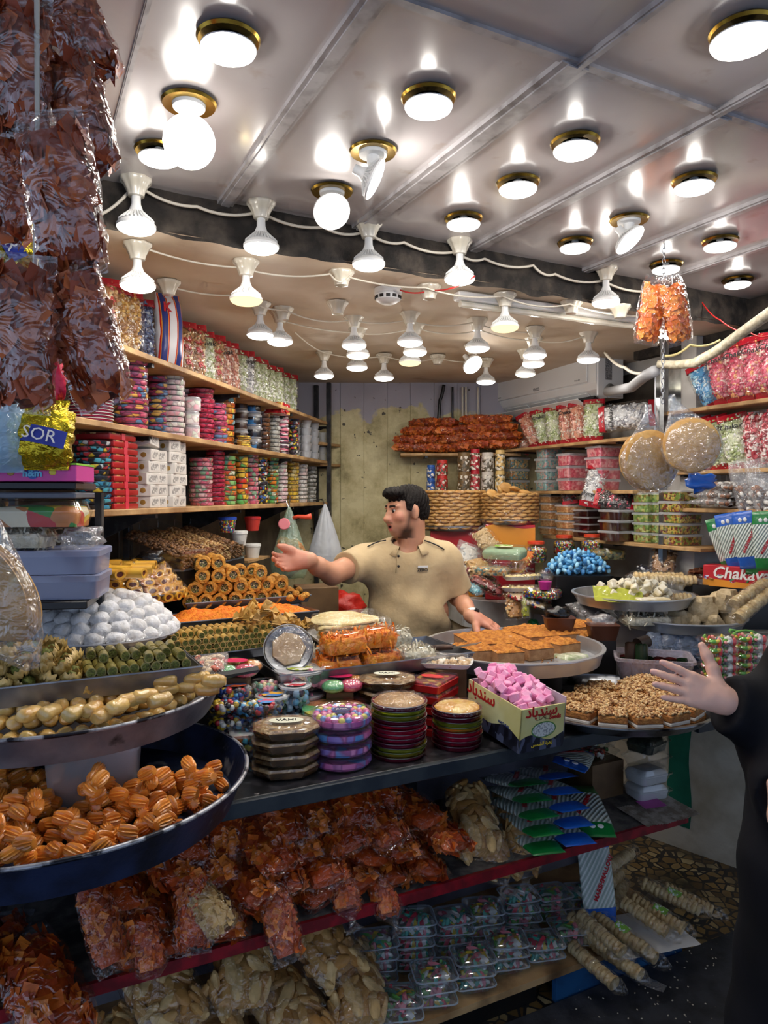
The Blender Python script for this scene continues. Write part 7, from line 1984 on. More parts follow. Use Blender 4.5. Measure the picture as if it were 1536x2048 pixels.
# hanging packets and the red carton below
for i,(px,py,ps,nm,dy) in enumerate([(1462,1082,PBL,'blue',.05),(1492,1080,PBL,'blue',.03),(1530,1082,PG,'green',.03),(1448,1088,PG,'green',.08),(1512,1092,PG,'green',.06)]):
 put_pack(ps,'%s ended marshmallow packet hung at the right edge, %s'%(nm,['left blue one','front blue one','front green one','green one behind the blue','green one between'][i]),RW.pt(px,py,dy),up_rot(R(-36),R(4),R([14,8,4,20,0][i])),'hung marshmallow packets',.78)
CHB=mat('chakavak_red',srgb(186,30,44),.4,coat=.3)
def toffee_carton(label,p,w,d,h,rz,flip=False,c1=None,inv=False):
 t=thing('toffee_carton',label,'carton',p,(0,0,rz))
 part('body',MB().box((0,0,h/2),(w,d,h),ch=.003),c1 or CHB,t,20)
 part('orange_band',MB().grid(lambda u,v:((u-.5)*w,-d/2-.001,(.68+.3*v+.03*sin(u*6))*h if flip else (.0+.3*v+(.05*sin(u*6+1) if v>.5 else 0))*h),14,3),mat('carton_orange',srgb(214,140,40),.45),t,0)
 for k in range(7):part('sweet_picture',MB().ball(((k/6-.5)*w*.9,-d/2-.001,h*(.62 if flip else .40)+.01*sin(k*2)),(.014,.001,.011),8,5),cells('pic',[srgb(60,80,150),srgb(206,200,220),srgb(60,140,80),srgb(180,40,60)],60,bump=0),t,180)
 lettering('Chakavak',w*.19,PAPER,t,(-.02*w,-d/2-.002,h*(.42 if flip else .66)),(pi/2,pi if inv else 0,0),bold=.0015,shear=.2)
 lettering('Toffee',w*.09,PAPER,t,(w*.36,-d/2-.002,h*(.42 if flip else .66)),(pi/2,0,0))
 return t
toffee_carton('red toffee carton low at the right edge',RW.pt(1500,1176,.10),.40,.10,.10,RW.a+R(20))
# ------------------------------------------------------------------ right counter load
RT=1.057
def rc(px,py,z=RT):return at_z(px,py,z)
p=at_d(914,1190,4.72);toffee_carton('red toffee carton printed upside down under the left cookie tray',Vector((p.x,4.72,RT)),.33,.26,.415,R(-8),inv=True)
c1=Vector((at_d(905,1055,4.72).x,4.74,RT+.415))
p=at_d(1020,1150,4.55);toffee_carton('orange and red toffee carton under the right cookie tray',Vector((p.x,4.55,RT)),.30,.24,.46,R(-10),True,None)
c2_=Vector((p.x,4.57,RT+.46))
COOK=mat('sesame_cookie',srgb(206,160,92),.6,c2=srgb(176,124,62),ns=14,lo=.4,hi=.7,rnd=.15,bump=.4,bs=60)
b=MB();b.ball((0,0,0),(.042,.030,.013),14,8,0,.25,2);CK=b.mesh('cookie',COOK,180)
for c_,(cc,R_,n_l,nm) in enumerate([(c1,.20,12,'left'),(c2_,.155,9,'right')]):
 t=thing('round_tray','round steel tray under the %s cookie wall'%nm,'tray',cc+Vector((0,0,.028)))
 part('dish',tray_mesh(R_+.03,.027,STEEL),None,t)
 for l in range(n_l):
  m=int(2*pi*R_/.062)
  for i in range(m):
   a=2*pi*(i+.5*(l%2))/m
   if sin(a-.2)>.35:continue       # the back of the ring is never seen
   tag(link('cookie',CK,None,cc+Vector((R_*cos(a),R_*sin(a),.020+l*.0205)),(rr.uniform(-.15,.15),rr.uniform(-.1,.1),a+pi/2)),'golden sesame cookie in the round wall on the %s tray'%nm,'cookie','cookies on the %s tray'%nm)
 tag(part('cookie_core',MB().lathe([(R_*.9,.005),(R_*.92,.02*n_l),(R_*.6,.0205*n_l+.01)],30),COOK,None,180,loc=cc),'inner heap of golden cookies on the %s tray'%nm,'cookies',kind='stuff')
 b=MB();b.grid(lambda u,v:((R_+.042-.01*v)*cos(2*pi*u)*(1+.015*noise.noise(Vector((cos(2*pi*u)*6,sin(2*pi*u)*6,v*6)))),(R_+.042-.01*v)*sin(2*pi*u),.01+.0205*n_l*v),50,8)
 tag(part('cling_film',b,FILM,None,180,loc=cc),'cling film round the %s cookie wall'%nm,'film')
for i,(px,py,rz,ry) in enumerate([(985,988,30,60),(1000,982,80,70),(1012,975,20,80),(995,995,50,20),(1030,978,60,10),(1050,985,10,0)]):
 tag(link('cookie',CK,None,at_d(px,py,4.45),(R(ry),.2,R(rz)),1.1),'golden cookie lying loose on top of the right cookie tray','cookie','loose cookies')
# jars with red lids
JC=cells('bead_candy',[srgb(60,90,170),srgb(206,50,50),srgb(236,206,60),srgb(240,238,230),srgb(60,150,90),srgb(120,60,40)],110,edge=srgb(60,50,50))
for i,(px,py,d_) in enumerate([(1072,1125,4.35),(1128,1112,4.45),(1185,1112,4.3)]):
 p=at_d(px,py,d_)
 hh=.13
 o=thing('sweet_jar','clear jar of coloured beads with orange red lid, %s of three'%['left','middle','right'][i],'jar',(p.x,p.y,p.z),group='red lidded jars')
 part('beads',MB().lathe([(.05,.003),(.062,.02),(.064,hh*.6),(.05,hh*.74)],24),JC,o)
 part('glass',MB().lathe([(.052,0),(.066,.02),(.068,hh*.62),(.045,hh*.82),(.045,hh*.88)],24,cap1=False),CLEAR,o)
 part('lid',MB().lathe([(.05,hh*.86),(.05,hh*.98),(.044,hh)],24),mat('jar_lid',srgb(214,70,40),.4),o)
tag(part('jar_riser',MB().box((0,0,0),(.62,.2,.14)),BLACK,None,0,loc=(at_d(1130,1130,4.45).x+.03,4.45,RT+.071),rot=(0,0,RW.a+pi/2-R(45))),'dark box under the red lidded jars','box')
# heap of blue wrapped sweets
its=[];tw=t_nut(.021)
bl=[mat('blue_foil_%d'%i,c,.3,0,coat=.4) for i,c in enumerate([srgb(96,170,220),srgb(150,206,236),srgb(76,146,206)])]
cb=at_d(1155,1140,4.0)
rg=Region(lambda x,y:(x/.17)**2+(y/.12)**2<1,(-.17,.17,-.12,.12))
for q in heap(rg,lambda x,y:.10*(1-(x/.18)**2-(y/.13)**2)+.03,170,.017,0,3,5000):
 tag(link('blue_sweet',None,None,cb+Vector((q[0],q[1],q[2]-.02)),(rr.random()*6,rr.random()*6,rr.random()*6)),'blue foil wrapped sweet in the heap before the jars','sweet','blue wrapped sweets')
bm_=[scatter('blue_sweet',[(tw,Matrix(),i)],bl,60) for i in range(3)]
for i,o in enumerate([o for o in bpy.data.objects if o.name.startswith('blue_sweet')]):
 nw=bpy.data.objects.new('blue_sweet',bm_[i%3]);COL.objects.link(nw);nw.location=o.location;nw.rotation_euler=o.rotation_euler
 for k in ('label','category','group'):nw[k]=o[k]
 bpy.data.objects.remove(o)
tag(part('sweet_tray',MB().stack([(0,.01),(cb.z-.02-RT,0)],lambda i:rrect(.34-2*i,.25-2*i,.03)),BLACK,None,30,loc=(cb.x,cb.y,RT)),'dark tray under the blue wrapped sweets','tray')
# clutter: clear boxes, foam trays, bags between the seller and the wall
def snack(label,px,py,d_,L,W,T,cols,rot,seed,fl=None,n=70,it=None):
 ms=[mat('snack_%d_%d'%(seed,i),c,.5) for i,c in enumerate(cols)]
 put_parts('snack_bag','snack bag',bag_meshes('snack',L,W,T,[(it or t_nut(.013),i,True) for i in range(len(ms))],n,seed,ms,fl or FILM,0,wr=.1),label,at_d(px,py,d_),rot)
snack('white snack pouch with a red badge beside the seller',935,1120,4.4,.22,.16,.07,[srgb(214,210,200),srgb(190,196,196)],(R(60),R(20),R(10)),301,FILM_HAZY)
snack('clear bag of rings and stripes by the seller arm',960,1145,4.2,.2,.18,.1,[srgb(190,150,90),srgb(150,60,60),srgb(220,200,150)],(R(50),R(-10),R(20)),302)
snack('clear bag of dark red sweets before the seller',975,1170,4.05,.22,.18,.08,[srgb(120,40,40),srgb(90,50,40),srgb(190,90,60),srgb(60,70,40)],(R(25),0,R(70)),303)
snack('teal twist of plastic beside the seller sleeve',948,1178,4.0,.10,.07,.05,[srgb(80,160,176),srgb(120,190,200)],(R(30),0,R(40)),304,FILM_HAZY,30)
snack('clear bag of mixed beads behind the steel dish',1060,1200,3.9,.24,.18,.06,[srgb(206,180,140),srgb(60,80,140),srgb(190,50,50),srgb(226,220,210)],(R(15),0,R(50)),305)
snack('bag of pale cookies under the tray of cookies',975,1085,4.45,.2,.15,.08,[srgb(206,176,126),srgb(226,204,160)],(R(70),R(-30),R(10)),306)
snack('clear bag of brown snacks on the lower right shelf',1330,1115,3.85,.22,.16,.07,[srgb(150,110,70),srgb(206,180,140),srgb(90,60,40)],(R(50),0,R(-30)),307)
snack('clear bag of orange snack before the red lidded jar',1040,1125,4.25,.22,.15,.06,[srgb(226,130,50),srgb(200,60,40),srgb(236,190,90)],(R(35),0,R(-40)),308)
snack('clear bag of amber sweets on the white board edge',1030,1210,3.92,.16,.13,.06,[srgb(196,140,80),srgb(226,184,120)],(R(60),0,R(5)),309)
snack('yellow printed bag on the white board edge',1052,1212,3.86,.12,.05,.04,[srgb(214,214,40),srgb(190,196,30)],(R(80),0,R(0)),310,FILM_HAZY,20)
snack('clear bag of dark beads under the big aluminium tray',1185,1225,3.55,.2,.18,.07,[srgb(120,120,120),srgb(190,190,196),srgb(226,226,226)],(R(20),0,R(40)),311,FILM_HAZY)
snack('clear bag of black and white pebbles behind the cinnamon',1330,1150,3.9,.3,.2,.07,[srgb(40,44,60),srgb(226,226,230),srgb(120,124,140)],(R(15),0,R(80)),312)
foam_tray('foam tray of cream sweets, upper of two by the seller',at_d(1045,1160,4.0),.20,.12,R(20),CREAM,50,R(-6))
foam_tray('foam tray of cream sweets, lower of two by the seller',at_d(1040,1183,3.95),.20,.12,R(-12),CREAM,50,R(-4))
def clam2(label,px,py,d_,w_,dd,h_,cm,rz,tilt=0.0,st=None):
 p=at_d(px,py,d_)
 o=clam(label,900,1200,1.0,w_,dd,h_,cm)
 o.location=p;o.rotation_euler=(tilt,0,R(rz))
 if st:sticker(o,h_+.001,.06,st,c2=srgb(226,230,190),r2=.025)
 return o
clam2('clear box of green candy with a green label, tilted by the jars',1010,1115,4.2,.26,.13,.07,mat('mint',srgb(170,196,160),.5),-38,R(12),srgb(130,190,60))
clam2('clear box of small sweets under the tilted green one',985,1150,4.1,.2,.14,.06,NUTC,-20)
clam2('clear tub of sticks near the clear cone cup',1012,1140,4.05,.2,.14,.08,None,10)
clam2('clear box of beads beside the foam trays',1085,1195,3.85,.2,.14,.06,JC,-30)
clam2('clear box of dark sweets by the glass jars',1215,1118,4.2,.2,.16,.07,cells('dk_olive',[srgb(60,60,40),srgb(120,120,80),srgb(150,120,60)],70),-10)
# steel dish at the counter edge
p=rc(958,1192);t=thing('steel_dish','oblong grey steel dish on the white counter beside the seller','dish',p+Vector((.03,.05,.004)),(0,0,R(-42)))
b=MB();b.stack([(0,.02),(.035,0),(.036,.004),(.006,.022)],lambda i:rrect(.26-2*i,.16-2*i,.03));part('dish',b,PAN,t)
p=rc(1090,1232);t=thing('steel_dish','grey steel dish of white packets under the aluminium tray','dish',p+Vector((.05,.06,.004)),(0,0,R(-40)))
b=MB();b.stack([(0,.02),(.045,0),(.046,.004),(.006,.022)],lambda i:rrect(.30-2*i,.17-2*i,.03));part('dish',b,PAN,t)
# clear cone cup with pink paper
p=at_d(1090,1180,3.8);t=thing('cone_cup','clear cup with pink paper and beads on the snack pile','cup',p)
part('cup',MB().lathe([(.03,0),(.045,.08)],20,cap1=False),CLEAR,t);part('pink_paper',MB().lathe([(.028,.003),(.036,.045)],20),mat('magenta_paper',srgb(206,50,150),.5),t)
part('dome_lid',MB().ball((0,0,.08),(.046,.046,.032),18,10),CLEAR,t,180)
# green ribbon rosette hung on the white board
p=RC.pt(1066,1250,-.045);t=thing('ribbon_rosette','green tape roll hung by a wire on the white counter board','tape',p)
part('roll',MB().ball((0,0,0),(.03,.02,.03),16,10,0,.5,2),mat('green_tape',srgb(60,190,110),.4),t,180);part('wire',MB().tube([(0,.0,.03),(.004,0,.08),(0,.02,.10)],.002,6),STEEL,t)
# two wide aluminium trays with nougat and halva
AT1,AT2=Vector((1.20,3.50,1.225)),Vector((1.42,3.47,1.125))
for cc,r_,nm in ((AT1,.285,'upper wide aluminium tray of nougat and turkish delight'),(AT2,.30,'lower wide aluminium tray of halva chunks')):
 t=thing('round_tray',nm,'tray',cc);part('dish',tray_mesh(r_,.05,ALU,.10,lip=.014),None,t)
for i,(px,py,z,rr_,hh,cm,nm) in enumerate([(1170,1228,RT,.05,.07,cells('banana',[srgb(226,206,130),srgb(200,196,190),srgb(190,150,160)],40,squash=(.3,.3,2)),'striped'),(1215,1232,RT,.055,.10,MILKY,'milky'),(1255,1225,RT,.05,.10,MILKY,'clear')]):
 p=at_z(px,py,z)
 o=thing('round_tub',nm+' round tub propping the upper aluminium tray','tub',(p.x,max(p.y,3.42),z));part('tub',MB().lathe([(rr_*.85,0),(rr_,hh)],20),cm,o);part('lid',MB().lathe([(rr_*1.04,hh),(rr_*1.04,hh+.008),(rr_*.9,hh+.012)],20),MILKY,o)
HAL=mat('pale_halva',srgb(206,186,150),.75,c2=srgb(186,164,126),ns=30,bump=.6,bs=60)
def chunk(label,p,s,rot,seed,m=HAL,sub=10):
 b=MB();b.ball((0,0,0),s,14,9,0,.5,seed)
 b.v=[(max(-s[0]*.8,min(s[0]*.8,x)),max(-s[1]*.8,min(s[1]*.8,y)),max(-s[2]*.72,min(s[2]*.8,z))) for x,y,z in b.v]
 tag(part('halva_chunk',b,m,None,35,loc=p,rot=rot),label,'halva','pale halva chunks')
z0=AT2.z-.044
for i,(px,py,zz,s,w) in enumerate([(1400,1215,.085,(.085,.07,.075),'largest, on top of the heap'),(1450,1190,.12,(.07,.06,.07),'tall one behind the largest'),(1465,1225,.07,(.06,.06,.10),'upright one at the right'),(1345,1240,.028,(.065,.05,.04),'left one at the front'),(1385,1238,.03,(.045,.04,.042),'small one second from left'),(1425,1240,.03,(.055,.045,.045),'third from left at the front'),(1360,1228,.05,(.06,.05,.045),'behind the left front one')]):
 p=at_d(px,py,3.36+.04*(zz>.05));chunk('pale brown halva chunk, '+w,(p.x,p.y,z0+zz),s,(0,0,.4*i),i)
clam2('clear flat box of white sweets on the lower aluminium tray',1290,1248,3.32,.22,.14,.05,PALES,4)
NGT=mat('white_nougat',srgb(230,224,206),.6,c2=srgb(206,190,150),ns=24,bump=.4)
for i in range(54):
 a=i*2.4;q=.17*math.sqrt((i%18)/18);l=i//18
 tag(link('nougat_cube',LM[i%4],None,AT1+Vector((-.01+q*cos(a),-.06+q*.7*sin(a),-.02+.03*l+.025*(1-q/.17))),(rr.random(),rr.random(),rr.random()*6),1.15),'sugared white nougat cube on the upper aluminium tray','sweet','nougat cubes').data=LM[i%4]
NGM=[m.copy() for m in LM]
for m in NGM:m.materials.clear();m.materials.append(NGT)
for o in bpy.data.objects:
 if o.name.startswith('nougat_cube'):o.data=NGM[LM.index(o.data)] if o.data in LM else o.data
b=MB();b.grid(lambda u,v:((u-.5)*.22,(v-.5)*.16,.012*noise.noise(Vector((u*5,v*5,1)))+.02*abs(v-.5)-.01*u),14,8)
tag(part('yellow_sheet',b,film('lime_film',tint=(.85,.9,.3),gloss=.15,wr=20,haze=.55,hazec=(.55,.6,.08)),None,180,loc=AT1+Vector((-.12,-.17,.012)),rot=(R(18),0,R(-12))),'lime yellow plastic sheet under the nougat','plastic sheet')
clam2('clear oblong box on the right of the upper aluminium tray',1310,1180,3.42,.26,.13,.06,None,8)
tag(part('nougat_block',MB().box((0,0,0),(.15,.07,.045),ch=.006),NGT,None,30,loc=AT1+Vector((.03,-.19,-.018)),rot=(0,0,.1)),'white nougat block at the front of the upper aluminium tray','sweet')
# brown trays of chocolate and tubs between the halva and the aluminium trays
for i,(px,py,d_) in enumerate([(1118,1250,3.2),(1205,1265,3.15)]):
 p=at_d(px,py,d_)
 o=thing('brown_tub','brown plastic tub with crumpled bag, %s of two behind the halva'%['left','right'][i],'tub',(p.x,p.y,p.z))
 part('tub',MB().stack([(-.03,.012),(.03,0),(.036,-.004),(.036,.006)],lambda k:rrect(.13-2*k,.09-2*k,.012)),mat('brown_plastic',srgb(88,50,34),.4),o)
 part('crumpled_bag',MB().ball((0,0,.05),(.055,.035,.03),16,10,0,.8,i),mat('black_bin_film',(0,0,0)) if i == 0 else FILM_HAZY,o,180)
 tag(part('tub_stand',MB().box((0,0,0),(.1,.07,p.z-.03-.902)),BLACK,None,0,loc=(p.x,p.y,.902+(p.z-.932)/2)),'dark stand under the %s brown tub'%['left','right'][i],'stand')
# blue tinged plastic bags under the lower tray
b=MB()
for k in range(4):b.ball(((k-1.5)*.08,.01*(k%2),-.05),(.062,.035,.07),18,12,0,.35,k)
tag(part('plastic_bundle',b,film('blue_sheet',tint=(.80,.88,.98),gloss=.2,rough=.15,wr=34,bump=.9,haze=.22,hazec=(.55,.66,.88)),None,180,loc=at_d(1356,1274,3.26),kind='stuff'),'bundle of clear blue tinged bags under the lower aluminium tray','plastic bags')
tag(part('bundle_rest',MB().box((0,0,0),(.36,.05,.15)),BLACK,None,0,loc=Vector(at_d(1350,1300,3.33))-Vector((0,0,.06))),'dark box behind the blue tinged plastic bags','box')
# cinnamon sticks, brittle strips, fig strings on the far right
CIN=mat('cinnamon',srgb(120,72,44),.7,c2=srgb(90,52,32),ns=30,rnd=.2)
cs=MB().tube([(-.07,0,0),(.07,0,0)],.006,7).mesh('cinnamon_stick',CIN,60)
for i in range(34):
 p=at_d(1395+(i*11)%75,1152-(i%6)*3.5,3.62+.01*(i%5))
 tag(link('cinnamon_stick',cs,None,p+Vector((0,0,-.006)),(0,rr.uniform(-.06,.06),R(14)+rr.uniform(-.12,.12))),'cinnamon stick in the bundle behind the halva chunks','cinnamon','cinnamon sticks')
bs_=MB().box((0,0,0),(.12,.022,.007),ch=.002).mesh('brittle_strip',mat('strip_brown',srgb(160,112,62),.6,rnd=.15),30)
for i in range(26):
 p=at_d(1440+(i*17)%96,1160-(i%4)*4,3.5)
 tag(link('brittle_strip',bs_,None,p,(rr.uniform(-.3,.3),rr.uniform(-.2,.2),rr.uniform(-.7,.7))),'flat brown biscuit strip in the heap at the right edge','biscuit','biscuit strips')
tag(part('heap_rest',MB().box((0,0,0),(.40,.16,.24)),BLACK,None,0,loc=at_d(1460,1175,3.56)-Vector((0,0,.10)),rot=(0,0,RW.a+pi/2-R(30))),'dark box carrying the cinnamon sticks','box')
for i,(px,py,d_,rz,rx_) in enumerate([(1500,1200,3.25,-62,-24),(1512,1225,3.2,-60,-26),(1525,1190,3.3,-64,-22),(1350,1172,3.55,84,0),(1320,1166,3.6,88,0),(1330,1208,3.45,84,0)]):
 fig('film wrapped fig string, '+['front slanting one at the right edge','lower slanting one at the right edge','rear slanting one at the right edge','lying behind the halva chunks','lying left behind the halva chunks','lying beside the upper aluminium tray'][i],at_d(px,py,d_),(R(rx_),0,R(rz)+pi),i,False,'fig strings by the halva',1.2)
# green straps at the right
b=MB()
for k in range(3):b.tube([(.0+.02*k,0,.05*sin(q*.5+k)) if False else (.06*cos(q*.5+k),.01*k,.03*sin(q*.5)) for q in range(12)],.005,6)
tag(part('green_straps',b,mat('green_strap',srgb(110,170,80),.5),None,180,loc=at_d(1490,1275,3.05)),'tangle of green straps beside the lower aluminium tray','straps')
# ------------------------------------------------------------------ hanging from the front ceiling: chain, orange crisps, flat breads
HD=2.72
hk=at_z(1328,478,ZC)
t=thing('hook_plate','small metal hook plate screwed to the ceiling','hook',(hk.x,hk.y,ZC));part('plate',MB().box((0,0,-.002),(.05,.016,.003)),DARKMETAL,t,0);part('hook',MB().tube([(0,0,-.003),(0,0,-.03),(.006,0,-.036)],.0025,6),DARKMETAL,t)
HX,HY=hk.x,hk.y
CH_=mat('chain_steel',srgb(170,172,176),.3,1.0)
lk=MB();n=16
lk.loft([[((.0055+.0014*cos(q))*cos(a),.0014*sin(q),(.0055+.0014*cos(q))*sin(a)*1.9) for q in [2*pi*j/6 for j in range(6)]] for a in [2*pi*i/n for i in range(n+1)]],cap0=False,cap1=False)
LK=lk.mesh('chain_link',CH_,180)
zlow=at_d(1335,812,HY).z
t=thing('hanging_chain','long thin steel chain hanging from the ceiling hook','chain',(HX,HY,ZC-.036))
nl=int((ZC-.036-zlow)/.0185)
for i in range(nl):link('chain_link',LK,t,(0,0,-.008-i*.0185),(0,0,pi/2*(i%2)))
OCM=[mat('ochip_%d'%i,c,.5,rnd=.08) for i,c in enumerate([srgb(240,128,40),srgb(226,106,28),srgb(248,156,66)])]
OB_=bag_meshes('ocrisps',.27,.12,.085,[(t_chip(.022,s),s%3,True) for s in range(6)],240,91,OCM,FILM,0,fill=.92,wr=.08)
for i,(px,py,ln,dd) in enumerate([(1303,622,-8,-.02),(1350,622,14,-.05)]):
 p=at_d(px,py,HY+dd)
 put_parts('crisp_bag','crisp bag',OB_,'bright orange crisp bag hanging on the chain, %s of the pair'%['left','right'][i],p,up_rot(R(10),R(4),R(ln)),'hanging orange crisp bags',.86)
BRD=mat('flat_bread',srgb(206,162,96),.7,c2=srgb(184,136,70),ns=10,nd=6,lo=.4,hi=.65,bump=.3,bs=50,c3=srgb(226,196,140),lo3=.6,hi3=.75,ns3=26)
def bread_bag(label,px,py,r,dd,az,lean,n=4):
 p=at_d(px,py,HY+dd)
 t=thing('bread_bag',label,'bread bag',p,up_rot(az,lean,0),'hanging flat bread bags')
 for i in range(n):
  b=MB();b.loft([[(q*r*cos(a),q*r*sin(a),z+.006*noise.noise(Vector((cos(a)*q*2,sin(a)*q*2,i)))) for a in [2*pi*k/36 for k in range(36)]] for q,z in ((.2,.002),(.96,.002),(1,-.002),(.96,-.006),(.2,-.006))])
  part('flat_bread',b,BRD,t,60,loc=(rr.uniform(-.004,.004),rr.uniform(-.004,.004),.014-i*.011))
 b=MB();nu=36
 def fp(i,j):
  u=j/12;a=2*pi*i/nu
  y=-r*1.08+u*(2.08*r+.10)
  hw=r*1.08*math.sqrt(max(.05,1-min(1,abs((y)/(r*1.12)))**2)) if y<r*.25 else max(.012,r*1.02*max(0,1-(y-r*.25)/(r*.83+.09))**1.1)
  th=.032*(1 if y<r*.4 else max(.35,1-(y-r*.4)/(r*.8)))
  return (hw*cos(a)*(1+.03*noise.noise(Vector((i,j,r)))),y,th*sin(a)+.006*noise.noise(Vector((i*.9,j*.8,2))))
 b.loft([[fp(i,j) for i in range(nu)] for j in range(13)],cap0=True,cap1=False);b.f=[tuple(reversed(f)) for f in b.f]
 part('film',b,film('bread_film',tint=(.97,.985,1),gloss=.16,wr=26,bump=.9,haze=.05,hazec=(.75,.86,1)),t,180)
 return t
bread_bag('clear bag of big round flat breads on the chain, left and lower',1300,922,.112,.0,R(12),R(-4))
bread_bag('clear bag of pale round flat breads on the chain, right one',1382,890,.098,-.08,R(-18),R(-4)).rotation_euler.rotate_axis('Z',R(20))
put_parts('blue_bag','plastic bag',[('bag',MB().ball((0,0,0),(.06,.02,.03),16,10,0,.9,3).mesh('bag',mat('blue_film',srgb(40,110,210),.3,coat=.4),180))],'crumpled blue plastic below the right bread bag',at_d(1400,965,HY),(0,0,.2))
# ------------------------------------------------------------------ left foreground: hanging brown bags, rack
DB=[mat('dchip_%d'%i,c,.5,rnd=.1) for i,c in enumerate([srgb(186,88,46),srgb(156,66,34),srgb(206,110,60)])]
HB=[bag_meshes('brown',.32,.145,.10,[(t_chip(.042,s),s%3,True) for s in range(6)],170,120+k,DB,film('close_film',gloss=.16,rough=.08,wr=15,bump=1.0),1,fill=.95,wr=.12) for k in range(3)]
hd=1.15
for i,(px,py,az,ln,sc,dd,w) in enumerate([(42,135,10,4,1.0,.02,'upper left, cut by the picture edge'),(150,45,0,-24,1.0,.1,'topmost, tilted, at the picture top'),(30,-70,0,10,1.0,.06,'cut by the top left corner'),(160,225,-10,-14,1.0,.06,'upper right, tilted, with a pointed corner'),(10,370,10,0,.9,.05,'at the left edge, half cut off'),
  (126,388,5,-8,1.12,-.03,'middle, long, in front of the crisp shelf'),(44,668,8,4,1.06,-.06,'lower left, wide'),(168,665,-10,-16,1.08,-.02,'lower right, flared out to the right')]):
 p=at_d(px,py,hd+dd)
 put_parts('crisp_bag','crisp bag',HB[i%3],'hanging clear bag of brown crisps, '+w,p,up_rot(R(az),R(3),R(-ln)),'hanging brown crisp bags',sc*.64)
cord=MB().tube([tuple(at_d(70,560,hd)),tuple(at_d(75,250,hd)),tuple(at_z(78,-40,ZC)) if False else tuple(Vector((at_d(75,0,hd).x,hd,ZC)))],.004,6)
tag(part('bag_string',cord,CABLE,None),'cord the brown crisp bags hang from','cord')
# rack with boards
RK=lambda px,py:at_d(px,py,1.96)
zA,zB=RK(100,1200).z,RK(100,985).z
t=thing('dark_rack','dark metal rack with boards at the left edge','rack',(0,0,0))
for nm,z,th,m in (('board',zA,.022,BLACK),('board',zB,.016,mat('slate_board',srgb(92,98,110),.4)),('board',zB+.028,.02,BLACK)):
 c=RK(60 if z<zB else 40,1000);part(nm,MB().box((0,0,0),(.30,.30,th),ch=.003),m,t,loc=(c.x-.02,2.06,z-th/2+.0),rot=(0,0,R(12)))
for x in (-1.12,-.86):part('post',MB().box((x,2.19,(zB+.9)/2),(.02,.02,zB-.9)),DARKMETAL,t,0)
PUR=film('violet_plastic',tint=(.80,.84,.98),gloss=.14,rough=.15,bump=0,haze=.35,hazec=(.5,.56,.82))
for i in range(2):
 p=RK(105,1190-i*52)
 pr=rect_tub('storage_tub','tub',.25,.20,.066,mat('dark_plum',srgb(50,26,40),.4) if i == 0 else mat('slate_fill',srgb(60,62,84),.4),body=PUR,lid=PUR,rr=.02,lidh=.018)
 pr.put('violet tinted storage tub on the left rack, %s of two'%['lower','upper'][i],(p.x-.02,2.04,zA+.002+i*.068),(0,0,R(10)))
zt=zA+.14
p=RK(150,1075);tag(part('crumpled_bag',MB().ball((0,0,.025),(.06,.06,.035),18,12,0,.5,4),FILM_HAZY,None,180,loc=(p.x,2.0,zt)),'crumpled clear plastic bag on the storage tubs','bag')
p=RK(40,1075);o=clam('clear box of pale dough on the storage tubs',900,1200,.5,.15,.14,.055,PALES);o.location=(p.x,1.99,zt);o.rotation_euler=(0,0,.1)
SND=cells('sandwich',[srgb(226,190,60),srgb(200,50,50),srgb(240,226,190),srgb(60,140,60),srgb(206,130,70)],24,rough=.4)
p=RK(70,1045);o=clam('clear box of colourful snacks under the rack board',900,1200,.5,.24,.15,.075,SND);o.location=(p.x,2.0,zt+.056);o.rotation_euler=(0,0,.08)
# pink carton and gold bag on top
zP=zB+.029
PKM=mat('magenta_card',srgb(206,50,150),.4,coat=.3)
p=at_d(70,950,1.93);t=thing('sweet_carton','magenta sweet carton with green lid edge and round logo','carton',(p.x,1.98,zP),(0,0,R(6)))
part('body',MB().box((0,0,.022),(.22,.16,.044),ch=.002),PKM,t,20);part('green_edge',MB().box((0,0,.046),(.222,.162,.005)),mat('lime_card',srgb(130,190,50),.5),t,0)
part('logo_disc',MB().stack([(0,0),(.001,0)],lambda i:circ(.016,24)),mat('logo_blue',srgb(40,80,170),.4),t,0,loc=(-.0,-.0805,.022),rot=(pi/2,0,0))
lettering('h&m',.026,mat('logo_cyan',srgb(110,190,226),.4),t,(0,-.083,.021),(pi/2,0,0),bold=.001)
part('lemon_picture',MB().ball((.05,-.0805,.024),(.010,.001,.008),10,6),mat('lemon',srgb(226,206,60),.4),t,180);part('round_seal',MB().ball((-.055,-.0805,.024),(.010,.001,.010),10,6),GOLD,t,180)
GF=mat('gold_foil',srgb(214,186,40),.2,.75,c2=srgb(170,150,30),ns=14,bump=1.0,bs=22,bd=.03)
def foil(label,px,py,d_,L,W,rot,txt,k=1):
 g=bag_meshes('gold',L,W,.10,[(t_nut(),0,True)],1,15+k,[GF],None,wr=.2)
 t=thing('foil_bag',label,'sweet bag',at_d(px,py,d_),rot)
 me=g[1][1];me.materials[0]=GF;link('bag',me,t)
 part('label_patch',MB().grid(lambda u,v:((u-.5)*W*.75,(v-.5)*.045,.056-.02*(2*u-1)**2),8,2),mat('navy_label',srgb(36,50,150),.4),t,180,loc=(.015,-.01,.004),rot=(0,0,R(-12)))
 lettering(txt,.045,PAPER,t,(.012,-.01,.062),(0,0,R(-12)))
foil('gold foil sweet bag with a navy label on the magenta carton',82,870,1.9,.17,.15,up_rot(R(10),R(-6),0),'SOR')
foil('gold foil sweet bag with a navy label behind the hanging bags',28,480,1.95,.18,.15,up_rot(R(10),R(-6),R(-50)),'SOR',2)
